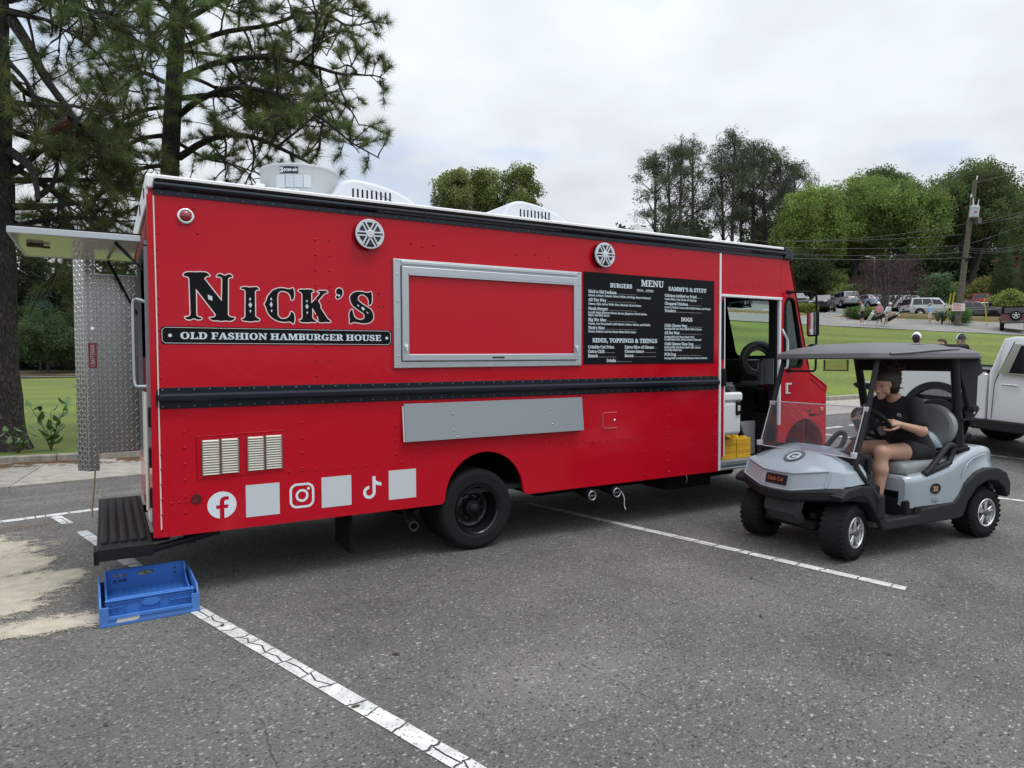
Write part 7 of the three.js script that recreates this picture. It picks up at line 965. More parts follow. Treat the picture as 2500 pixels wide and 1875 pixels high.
{
  const yawTo = (a) => a, away = Math.atan2(-FZ, FX);                       // facing along the view
  const addUV = (t) => t.traverse((m) => { if (m.isMesh && m.name.startsWith('shirt')) { const p = m.geometry.attributes.position, u = m.geometry.attributes.uv; for (let i = 0; i < p.count; i++) u.setXY(i, (p.getX(i) + p.getZ(i)) * 1.2, p.getY(i) * 1.2); } });
  const a = figure({ at: fwd(52.5, px(2104), 0.06), turn: away + 0.9, label: 'golfer in patterned shirt and black shorts walking up the road with a bag', s: 1.03, stride: 0.14, shirt: floral, shorts: cloth(0.012, 0.012, 0.014), skin: skinTone }); addUV(a);
  golfBag(fwd(52.3, px(2124), 0.72), away, 0.9, 'white and black golf bag carried by the golfer in the patterned shirt', cloth(0.6, 0.62, 0.63), M.black);
  figure({ at: fwd(52.8, px(2146), 0.06), turn: away + 2.2, label: 'golfer in pink shirt and white cap walking beside the one in white', stride: 0.2, lean: 0.1, shirt: cloth(0.62, 0.25, 0.3), shorts: cloth(0.012, 0.012, 0.014), hat: [cloth(0.7, 0.7, 0.72), cloth(0.7, 0.7, 0.72)] });
  golfBag(fwd(52.5, px(2147), 0.78), away + 0.3, 1.3, 'black golf bag slung on the golfer in pink', M.black, cloth(0.3, 0.28, 0.28));
  figure({ at: fwd(52.4, px(2161), 0.06), turn: away + 3.6, label: 'golfer in white and blue shirt bending under a dark golf bag', stride: 0.22, lean: 0.28, look: -0.5, shirt: cloth(0.62, 0.66, 0.74), shorts: cloth(0.3, 0.32, 0.34), hat: [cloth(0.62, 0.64, 0.7), cloth(0.62, 0.64, 0.7)] });
  golfBag(fwd(52.1, px(2176), 0.76), away + 0.2, 1.2, 'dark golf bag with white clubs on the bending golfer', cloth(0.02, 0.02, 0.023), cloth(0.25, 0.2, 0.19));
  figure({ at: fwd(57.6, px(2269), 0.05), turn: away + 0.5, label: 'man in light blue shirt and khaki shorts standing at the road edge', s: 0.98, belly: 0.05, shirt: cloth(0.22, 0.38, 0.62), shorts: cloth(0.5, 0.43, 0.32), shoes: cloth(0.35, 0.35, 0.36), hair: cloth(0.3, 0.28, 0.25), arms: [[[0, 1.4, 0.19], [0.05, 1.12, 0.24], [0.3, 1.1, 0.12]], [[0, 1.4, -0.19], [0.05, 1.12, -0.24], [0.3, 1.1, -0.1]]] });
  // men on the far side of the white pickup
  const cap2 = [cloth(0.02, 0.022, 0.03), cloth(0.66, 0.67, 0.76), cloth(0.07, 0.075, 0.075)];
  figure({ at: V(15.36, hill(15.36, -3.5), -3.5), turn: 0.3, s: 1.0, cell: 0.016, look: -0.35, label: 'man in black and white mesh cap behind the cart canopy, looking down', hat: cap2, shirt: cloth(0.4, 0.41, 0.42), shorts: cloth(0.12, 0.12, 0.13) });
  figure({ at: V(16.3, hill(16.3, -3.05), -3.05), turn: -2.2, s: 0.98, cell: 0.016, look: -0.45, label: 'man in plaid shirt with white and navy cap behind the pickup bed', hat: [cloth(0.03, 0.035, 0.05), cloth(0.66, 0.67, 0.76), cloth(0.02, 0.02, 0.03)], shirt: new THREE.MeshStandardMaterial({ map: noiseTex(128, (u, v) => { const k = Math.sin(v * 60) > 0.2, l = Math.sin(u * 60) > 0.2; return k && l ? [0.1, 0.06, 0.09] : k || l ? [0.32, 0.12, 0.16] : [0.45, 0.36, 0.38]; }, 3, true), roughness: 0.9 }), shorts: cloth(0.1, 0.1, 0.12) });
  figure({ at: V(15.95, hill(15.95, -3.25), -3.25), turn: 2.4, s: 0.93, cell: 0.02, label: 'bareheaded person whose brown hair shows behind the cart canopy', hair: cloth(0.07, 0.035, 0.02), shirt: cloth(0.1, 0.1, 0.12), shorts: cloth(0.1, 0.1, 0.12) });
}

// ================================================================ vehicles
const lv = (x) => x;
// one builder for parked cars: side outline lofted over the width, glasshouse, wheels with rims, lamps (local: +x forward, ground at 0)
function carWheel(parent, x, z, R, w, s, rimMat, style = 5) {
  const t = part('wheel', [latheZ([[R * 0.62, -w / 2], [R * 0.9, -w / 2], [R * 0.99, -w * 0.36], [R, 0], [R * 0.99, w * 0.36], [R * 0.9, w / 2], [R * 0.62, w / 2]], 32).translate(x, R, z)], M.rubber, parent);
  part('rim', [latheZ([[R * 0.64, w / 2 * 0.96], [R * 0.6, w / 2], [R * 0.57, w / 2 - 0.02], [R * 0.55, w / 2 - 0.06], [0, w / 2 - 0.07]], 28).rotateY(s < 0 ? Math.PI : 0).translate(x, R, z)], M.dark, t);
  const sp = []; for (let i = 0; i < style; i++) { const a = i * Math.PI * 2 / style + 0.3; sp.push(bx(R * 0.56, R * 0.16, 0.03, R * 0.31, 0, w / 2 - 0.025, 0.008).rotateZ(a)); } sp.push(latheZ([[R * 0.64, w / 2 * 0.95], [R * 0.6, w / 2 + 0.004], [R * 0.55, w / 2 - 0.02]], 28), latheZ([[R * 0.17, w / 2 - 0.03], [R * 0.14, w / 2], [0, w / 2 + 0.002]], 14));
  part('spokes', [mg(sp).rotateY(s < 0 ? Math.PI : 0).translate(x, R, z)], rimMat, t); return t;
}
const alloy = std(0.62, 0.63, 0.64, 0.25, 0.85), plastic = phys(0.016, 0.016, 0.018, 0.6, { specularIntensity: 0.5 });
function carBody(pts, hw, tumble, mats, parent, name, arches = []) { // pts: side outline [x, y]; width narrows above the waist
  const s = new THREE.Shape(); pts.forEach((p, i) => (i ? s.lineTo(p[0], p[1]) : s.moveTo(p[0], p[1])));
  const g = ext(s, -hw, hw, 0.05, 4), p = g.attributes.position;
  for (let i = 0; i < p.count; i++) { const y = p.getY(i), k = 1 - tumble(y, p.getX(i)); p.setZ(i, p.getZ(i) * k); }
  g.computeVertexNormals(); return part(name, [toCreasedNormals(g, 0.7)], mats, parent);
}
function makeCar(o) {
  const t = group(o.name ?? 'parked_car', o.at.toArray(), o.turn, o.label, o.cat ?? 'car', o.grp), L = o.L, H = o.H, hw = o.W / 2, R = o.R, wb = o.wb, fx = wb / 2 + (o.fo ?? 0), rx = -wb / 2 + (o.fo ?? 0), f = L / 2, paint_ = phys(...o.col, 0.28, { clearcoat: 0.8, clearcoatRoughness: 0.06, metalness: o.metal ?? 0.25 });
  const belt = o.belt, hood = o.hood, arc = (cx, r) => { const a = []; for (let i = 0; i <= 8; i++) { const q = Math.PI - Math.PI * i / 8; a.push([cx + r * Math.cos(q), R * 0.95 + r * Math.sin(q)]); } return a; }, r2 = R + 0.06, sill = 0.26 + (o.lift ?? 0);
  const tum = (y, x) => 0.03 + 0.06 * sstep(f * 0.6, f, Math.abs(x)) + (y < 0.45 ? 0.02 : 0);
  carBody([[-f + 0.06, sill + 0.08], ...arc(rx, r2).map((p) => [p[0], Math.max(p[1], sill)]), ...arc(fx, r2).map((p) => [p[0], Math.max(p[1], sill)]), [f - 0.08, sill + 0.06], [f, 0.5 + (o.lift ?? 0)], [f - 0.03, hood - 0.1], [f - 0.18, hood], [o.wsBase, belt + 0.03], [o.rear[0][0], belt + 0.03], ...o.rear.slice(1)], hw, tum, paint_, t, 'body');
  // cabin
  const cab = [[o.wsBase, belt], [o.roofF, H - 0.03], [o.roofF - 0.25, H], [o.roofR + 0.3, H], [o.roofR, H - 0.04], [o.rearBase, belt]], tc = (y) => 0.04 + 0.16 * sstep(belt, H, y);
  carBody(cab, hw - 0.03, tc, paint_, t, 'cabin');
  const win = (a, name = 'window') => { const s = new THREE.Shape(); a.forEach((p, i) => (i ? s.lineTo(...p) : s.moveTo(...p))); const tri = new THREE.ShapeGeometry(s); const gs = [-1, 1].map((sd) => { const g = tri.clone(), p = g.attributes.position; for (let i = 0; i < p.count; i++) { p.setZ(i, sd * ((hw - 0.03) * (1 - tc(p.getY(i))) + 0.004)); } return g; }); for (const g of gs) part(name, [g], M.darkGlass, t); };
  const B = belt + 0.05, T = H - 0.1; const xa = (y) => lerp(o.wsBase, o.roofF, (y - belt) / (H - 0.03 - belt)), xb = (y) => lerp(o.rearBase, o.roofR, (y - belt) / (H - 0.04 - belt)); const w0 = xb(B) + 0.12, w1 = xa(B) - 0.22, w0t = xb(T) + 0.1, w1t = xa(T) - 0.1, n = o.panes ?? 2;
  for (let i = 0; i < n; i++) { const a = i / n, b = (i + 1) / n; win([[lerp(w0, w1, a) + 0.03, B], [lerp(w0, w1, b) - 0.03, B], [lerp(w0t, w1t, b) - 0.02, T], [lerp(w0t, w1t, a) + 0.03, T]]); }
  const glassQuad = (x0, y0, x1, y1, name, dx) => { const z0 = (hw - 0.03) * (1 - tc(y0)) - 0.08, z1 = (hw - 0.03) * (1 - tc(y1)) - 0.08; part(name, [quad([x0 + dx, y0, z0], [x0 + dx, y0, -z0], [x1 + dx, y1, -z1], [x1 + dx, y1, z1])], M.darkGlass, t); };
  glassQuad(xa(B), B, xa(H - 0.08), H - 0.08, 'windscreen', 0.052 * 0 + 0.02); glassQuad(xb(B + 0.02), B + 0.02, xb(H - 0.1), H - 0.1, 'rear_window', -0.02);
  for (const s of [-1, 1]) {
    carWheel(t, fx, s * (hw - 0.11), R, 0.22, s, o.rim ?? alloy, o.spokes ?? 5); carWheel(t, rx, s * (hw - 0.11), R, 0.22, s, o.rim ?? alloy, o.spokes ?? 5);
    part('headlight', [bx(0.12, 0.1, 0.34, f - 0.06, hood - 0.13, s * (hw - 0.26), 0.03)], phys(0.55, 0.57, 0.6, 0.1, { clearcoat: 1 }), t); part('tail_light', [bx(0.1, o.tl ?? 0.14, 0.3, -f + 0.09, o.tly ?? belt - 0.08, s * (hw - 0.24), 0.02)], M.redLens, t); part('mirror', [bx(0.12, 0.12, 0.2, w1 + 0.12, B + 0.02, s * (hw + 0.06), 0.03)], o.mir ?? paint_, t);
    part('door_seam', [bx(0.008, belt - 0.42, 0.004, lerp(w0, w1, 0.5), (belt + 0.4) / 2, s * (hw * 0.972)), bx(0.008, belt - 0.42, 0.004, w1 + 0.05, (belt + 0.4) / 2, s * (hw * 0.972)), bx(0.16, 0.03, 0.02, lerp(w0, w1, 0.56), belt - 0.1, s * (hw * 0.975), 0.008)], plastic, t);
    part('wheel_arch', [fx, rx].map((x) => { const q = new THREE.TorusGeometry(r2, o.clad ?? 0.02, 6, 20, Math.PI).translate(x, R * 0.95, s * (hw * 0.955)); return q; }), plastic, t);
  }
  part('grille', [bx(0.06, 0.2, hw * 1.0, f - 0.03, hood - 0.26, 0, 0.03), bx(0.06, 0.12, hw * 1.5, f - 0.03, sill + 0.14, 0, 0.03)], plastic, t); part('rear_bumper', [bx(0.12, 0.2, hw * 1.86, -f + 0.08, sill + 0.2, 0, 0.05), bx(0.03, 0.11, 0.32, -f + 0.02, o.ply ?? 0.78, 0, 0.01)], o.bump ?? plastic, t);
  part('underbody', [bxx(-f + 0.25, f - 0.25, sill - 0.06, sill + 0.1, -hw + 0.12, hw - 0.12)], M.undersc, t);
  if (o.rails) for (const s of [-1, 1]) part('roof_rail', [tube([[o.roofF - 0.4, H - 0.02, s * hw * 0.68], [o.roofF - 0.6, H + 0.05, s * hw * 0.68], [o.roofR + 0.5, H + 0.05, s * hw * 0.68], [o.roofR + 0.3, H - 0.02, s * hw * 0.68]], 0.02, 20, 5)], plastic, t);
  return t;
}
const SUVc = { L: 4.6, H: 1.68, W: 1.86, R: 0.36, wb: 2.7, belt: 1.05, hood: 1.0, wsBase: 0.95, roofF: 0.3, roofR: -1.75, rearBase: -2.1, rear: [[-2.12, 0], [-2.22, 0.95], [-2.26, 0.6]], panes: 3 };
const SEDc = { L: 4.75, H: 1.45, W: 1.82, R: 0.33, wb: 2.8, belt: 0.93, hood: 0.86, wsBase: 0.95, roofF: 0.2, roofR: -1.1, rearBase: -1.75, rear: [[-1.76, 0], [-2.25, 0.98], [-2.34, 0.86], [-2.33, 0.55]], panes: 2, tly: 0.86 };
const VIEW = Math.atan2(-FZ, FX);                           // heading that faces along the view
const gnd = (x, d, dy = 0.03) => fwd(d, px(x), dy);
makeCar({ ...SUVc, at: gnd(1803, 71), turn: VIEW + Math.PI - 0.55, label: 'dark teal suv seen through the truck windscreen, nose toward the road', col: [0.03, 0.045, 0.05], clad: 0.05 });
makeCar({ ...SEDc, at: gnd(1766, 72), turn: VIEW + Math.PI - 0.4, label: 'grey saloon beside the teal suv, seen through the truck doorway', col: [0.12, 0.13, 0.14] });
makeCar({ ...SUVc, H: 1.74, at: gnd(1939, 77), turn: VIEW + Math.PI - 0.1, label: 'silver suv facing the camera above the round hedge by the quarter window', col: [0.3, 0.34, 0.36] });
makeCar({ ...SUVc, H: 1.64, at: gnd(2008, 69.5), turn: VIEW + Math.PI - 0.62, label: 'black crossover parked nose out right of the truck mirror', col: [0.014, 0.016, 0.022], rails: 1, clad: 0.04 });
makeCar({ ...SUVc, H: 1.72, at: gnd(2056, 77.5), turn: VIEW + 0.03, label: 'grey suv seen squarely from behind, beside the black crossover', col: [0.26, 0.27, 0.29], rails: 1, tly: 1.02, bump: std(0.2, 0.21, 0.22, 0.5) });
makeCar({ ...SUVc, H: 1.7, at: gnd(2101, 86), turn: VIEW - 0.5, label: 'white suv with roof box rails behind the pale blue saloon', col: [0.5, 0.52, 0.56], rails: 1 });
makeCar({ ...SEDc, at: gnd(2116, 76), turn: VIEW + 0.12, label: 'pale blue silver saloon seen from behind the low hedge', col: [0.36, 0.41, 0.48], tl: 0.12, bump: std(0.36, 0.4, 0.47, 0.4) });
makeCar({ ...SUVc, H: 1.66, at: gnd(2193, 71.5), turn: VIEW + Math.PI + 0.12, label: 'white crossover facing out behind the purple bush', col: [0.62, 0.63, 0.64] });
makeCar({ ...SUVc, L: 4.83, H: 1.82, W: 1.92, R: 0.4, wb: 2.79, belt: 1.13, hood: 1.1, wsBase: 1.05, roofF: 0.45, roofR: -2.0, rearBase: -2.22, rear: [[-2.23, 0], [-2.35, 1.05], [-2.36, 0.7]], lift: 0.12, at: gnd(2267, 64), turn: VIEW - 1.57, label: 'large silver suv parked sideways behind the man in blue', col: [0.5, 0.51, 0.51], rails: 0, spokes: 6, clad: 0.03 });
makeCar({ ...SUVc, H: 1.66, at: gnd(2226, 83), turn: VIEW + Math.PI, label: 'white suv roof showing above the large silver suv', col: [0.55, 0.57, 0.58] });
makeCar({ ...SUVc, L: 5.2, H: 1.85, at: gnd(2292, 86), turn: VIEW + 0.02, label: 'black suv behind the silver suv, left of the pole', col: [0.014, 0.014, 0.016] });
makeCar({ ...SEDc, H: 1.5, at: gnd(2322, 80), turn: VIEW - 1.35, label: 'white estate car half hidden by the utility pole', col: [0.55, 0.57, 0.6] });
makeCar({ ...SUVc, H: 1.6, at: gnd(2374, 66), turn: VIEW - 1.85, label: 'dark grey crossover right of the utility pole sign', col: [0.07, 0.075, 0.085], clad: 0.04, rim: M.black });
makeCar({ ...SEDc, at: gnd(2412, 69.5), turn: VIEW - 1.75, label: 'silver saloon in front of the rounded shrub at the right', col: [0.4, 0.43, 0.47] });
{ // red pickup and the jeep, from behind
  const rp = makeCar({ ...SUVc, name: 'red_pickup', L: 5.6, H: 1.9, W: 2.0, R: 0.4, wb: 3.5, belt: 1.15, hood: 1.12, lift: 0.15, wsBase: 1.3, roofF: 0.75, roofR: -0.75, rearBase: -0.85, rear: [[-0.86, 0], [-2.76, 1.18], [-2.78, 0.7]], at: gnd(2390, 78), turn: VIEW - 0.35, label: 'bright red pickup parked beyond the utility pole', cat: 'pickup', col: [0.42, 0.012, 0.016], metal: 0.05 });
  const jp = group('jeep', gnd(2474, 56.5, 0.05).toArray(), VIEW - 0.62, 'dark red jeep with black soft top and spare wheel on its back', 'jeep'), jr = phys(0.12, 0.012, 0.018, 0.3, { clearcoat: 0.7 }), hw = 0.88;
  part('body', [ext([[-1.9, 0.62], [-1.5, 0.62], [-1.42, 0.95], [-0.85, 0.95], [-0.75, 0.6], [0.85, 0.6], [0.95, 0.95], [1.7, 0.95], [1.75, 0.75], [2.0, 0.75], [2.0, 1.2], [0.75, 1.27], [-1.9, 1.25]], -hw, hw, 0.03)], jr, jp); part('soft_top', [ext([[-1.9, 1.25], [0.5, 1.25], [0.3, 1.84], [-1.82, 1.88]], -hw + 0.05, hw - 0.05, 0.04)], M.blackMatt, jp);
  for (const s of [-1, 1]) { part('window', [bx(0.9, 0.42, 0.01, -1.2, 1.54, s * (hw - 0.04)), bx(0.8, 0.42, 0.01, -0.2, 1.54, s * (hw - 0.04))], M.darkGlass, jp); carWheel(jp, 1.3, s * (hw - 0.08), 0.42, 0.28, s, alloy, 5); carWheel(jp, -1.15, s * (hw - 0.08), 0.42, 0.28, s, alloy, 5); part('tail_light', [bx(0.06, 0.16, 0.14, -1.92, 1.08, s * (hw - 0.12), 0.02)], M.redLens, jp); part('fender', [bx(0.85, 0.05, 0.2, -1.15, 0.98, s * (hw + 0.06), 0.02), bx(0.85, 0.05, 0.2, 1.3, 0.98, s * (hw + 0.06), 0.02)], plastic, jp); }
  part('rear_bumper', [bx(0.2, 0.16, 1.7, -2.0, 0.66, 0, 0.04)], std(0.1, 0.1, 0.11, 0.5), jp); part('rear_glass', [bx(0.01, 0.42, 1.3, -1.905, 1.56, 0)], M.darkGlass, jp);
  const sw = carWheel(jp, 0, 0, 0.4, 0.26, 1, alloy, 5); sw.name = numbered('spare_wheel'); sw.position.set(-2.1, 0.75, 0.1); sw.rotation.y = -Math.PI / 2; 
}
// ---- the white pickup beyond the cart  (local: +x forward, near side is -z... its right flank faces the camera at +z)
{
  const rear = V(12.65, 0, -1.0), f2 = V(-0.11, 0, 0.994), turn = Math.atan2(-f2.z, f2.x);           // +x along f2
  const base = rear.clone(); base.y = hill(rear.x, rear.z); const fr = rear.clone().addScaledVector(f2, 3.75);
  const t = group('white_pickup', base.toArray(), turn, 'big white pickup with lowered tailgate and black wheel arches behind the golf cart', 'pickup'); t.scale.set(0.97, 0.935, 0.97); t.rotation.z = Math.atan2(hill(fr.x, fr.z) - base.y, 3.75);
  const wp = phys(0.66, 0.675, 0.69, 0.28, { clearcoat: 0.8, clearcoatRoughness: 0.06 }), hw = 1.0, Z0 = hw;                               // rear axle at x = 0
  // bed flank: outline with wheel arch
  const flank = (s) => { const sh = new THREE.Shape(); sh.moveTo(-1.18, 0.66); sh.lineTo(-0.56, 0.6); sh.absarc(0, 0.5, 0.54, Math.PI - 0.18, 0.1, true); sh.lineTo(0.8, 0.56); sh.lineTo(0.8, 1.34); sh.lineTo(0.72, 1.4); sh.lineTo(-1.1, 1.4); sh.lineTo(-1.18, 1.3); sh.closePath(); return ext(sh, s > 0 ? hw - 0.09 : -hw, s > 0 ? hw : -hw + 0.09, 0.02, 24); };
  for (const s of [-1, 1]) { part('bed_side', [flank(s)], wp, t); part('bed_rail', [bxx(-1.15, 0.78, 1.395, 1.425, s > 0 ? hw - 0.12 : -hw + 0.01, s > 0 ? hw - 0.01 : -hw + 0.12, 0.01)], plastic, t); }
  part('bed_floor', [bxx(-1.15, 0.78, 0.85, 0.9, -hw + 0.08, hw - 0.08), bxx(0.74, 0.8, 0.85, 1.4, -hw + 0.08, hw - 0.08)], plastic, t);
  const bulge = new THREE.Shape(); bulge.absarc(0, 0.5, 0.66, Math.PI - 0.05, 0.05, true); bulge.absarc(0, 0.5, 0.53, 0.05, Math.PI - 0.05, false); 
  for (const s of [-1, 1]) part('wheel_arch', [ext(bulge, s > 0 ? hw - 0.05 : -hw - 0.025, s > 0 ? hw + 0.025 : -hw + 0.05, 0.012, 28)], plastic, t);
  part('tailgate', [bxx(-1.76, -1.2, 0.94, 1.0, -hw + 0.12, hw - 0.12, 0.02)], wp, t); part('tailgate_liner', [bxx(-1.74, -1.2, 1.0, 1.025, -hw + 0.14, hw - 0.14, 0.008)], std(0.2, 0.21, 0.22, 0.7), t); part('tailgate_end', [ext([[-1.78, 0.97], [-1.7, 0.9], [-1.2, 0.88], [-1.2, 1.0], [-1.72, 1.01]], hw - 0.13, hw - 0.1)], M.black, t);
  part('rear_bumper', [bxx(-1.36, -1.16, 0.56, 0.76, -hw + 0.04, hw - 0.04, 0.04)], M.chrome, t); for (const s of [-1, 1]) part('tail_light', [bx(0.12, 0.36, 0.06, -1.13, 1.17, s * (hw - 0.02), 0.02)], M.redLens, t);
  // cab
  const cabS = new THREE.Shape(); [[0.83, 0.58], [3.55, 0.58], [3.55, 1.32], [3.3, 1.36], [2.75, 1.92], [2.4, 1.98], [1.1, 1.98], [0.94, 1.94], [0.84, 1.42], [0.82, 1.38]].forEach((p, i) => (i ? cabS.lineTo(...p) : cabS.moveTo(...p)));
  const tc = (y) => 0.015 + 0.13 * sstep(1.32, 2.0, y);
  { const g = ext(cabS, -hw, hw, 0.03, 6), p = g.attributes.position; for (let i = 0; i < p.count; i++) p.setZ(i, p.getZ(i) * (1 - tc(p.getY(i)))); part('cab', [toCreasedNormals(g, 0.6)], wp, t); }
  for (const s of [-1, 1]) {
    const onSide = (pts, o) => { const g = new THREE.ShapeGeometry(poly(pts)), p = g.attributes.position; for (let i = 0; i < p.count; i++) p.setZ(i, s * (hw * (1 - tc(p.getY(i))) + o)); return g; };
    part('window_chrome', [onSide([[0.96, 1.37], [2.98, 1.34], [2.62, 1.84], [1.12, 1.86]], 0.006)], M.chrome, t); part('window', [onSide([[1.13, 1.39], [1.9, 1.37], [1.9, 1.83], [1.22, 1.835]], 0.012)], M.darkGlass, t); part('window', [onSide([[1.95, 1.37], [2.88, 1.36], [2.58, 1.815], [1.95, 1.83]], 0.012)], M.darkGlass, t);
    part('door_seam', [onSide([[0.9, 0.62], [0.912, 0.62], [0.93, 1.2], [0.99, 1.4], [1.12, 1.9], [1.108, 1.9], [0.978, 1.4], [0.918, 1.2]], 0.004), onSide([[1.985, 0.6], [1.997, 0.6], [1.997, 1.36], [1.985, 1.36]], 0.004), onSide([[3.0, 0.6], [3.012, 0.6], [3.05, 1.34], [3.038, 1.34]], 0.004)], plastic, t);
    part('door_handle', [bx(0.24, 0.035, 0.03, 1.16, 1.19, s * (hw + 0.0), 0.012), bx(0.24, 0.035, 0.03, 2.4, 1.17, s * (hw + 0.0), 0.012)], M.chrome, t); part('rocker', [bxx(0.6, 3.5, 0.42, 0.6, s > 0 ? hw - 0.14 : -hw - 0.03, s > 0 ? hw + 0.03 : -hw + 0.14, 0.03)], plastic, t);
    carWheel(t, 0, s * (hw - 0.13), 0.43, 0.28, s, alloy, 6); carWheel(t, 3.75, s * (hw - 0.13), 0.43, 0.28, s, alloy, 6); part('wing_mirror', [bx(0.16, 0.24, 0.26, 2.95, 1.45, s * (hw + 0.12), 0.05)], wp, t);
  }
  part('front_end', [ext([[3.5, 0.6], [3.2, 0.6], [3.2, 1.34], [4.5, 1.28], [4.62, 1.1], [4.62, 0.6], [4.25, 0.55], [4.2, 0.9], [3.75, 1.02], [3.3, 0.9]], -hw + 0.02, hw - 0.02, 0.04)], wp, t); part('grille', [bxx(4.58, 4.66, 0.7, 1.15, -hw + 0.15, hw - 0.15, 0.03)], M.chrome, t);
  part('cab_back_glass', [quad([0.86, 1.5, 0.7], [0.86, 1.5, -0.7], [0.925, 1.85, -0.62], [0.925, 1.85, 0.62]).translate(-0.03, 0, 0)], M.darkGlass, t); part('windscreen', [quad([3.27, 1.4, -0.78], [3.27, 1.4, 0.78], [2.78, 1.9, 0.7], [2.78, 1.9, -0.7]).translate(0.03, 0.02, 0)], M.darkGlass, t);
  part('roof_antenna', [ext([[1.25, 1.97], [1.57, 1.97], [1.47, 2.03], [1.33, 2.07], [1.26, 2.07]], -0.05, 0.05, 0.015)], wp, t); part('underbody', [bxx(-1.1, 4.3, 0.4, 0.6, -hw + 0.2, hw - 0.2)], M.undersc, t);
}
// ---- second golf cart beyond the pickup: its canopy shows over the roof
{
  const c2 = cart.clone(); c2.name = numbered('golf_cart'); scene.add(c2); const p = fwd(17.2, 0.772, 0.0); c2.position.copy(p); c2.rotation.y = CT.a - 0.25; tag(c2, 'golf cart with beige grey canopy showing above the white pickup roof', 'golf cart');
  const tan = std(0.2, 0.185, 0.17, 0.7); c2.traverse((m) => { if (m.isMesh && m.name.startsWith('canopy')) m.material = tan; });
}

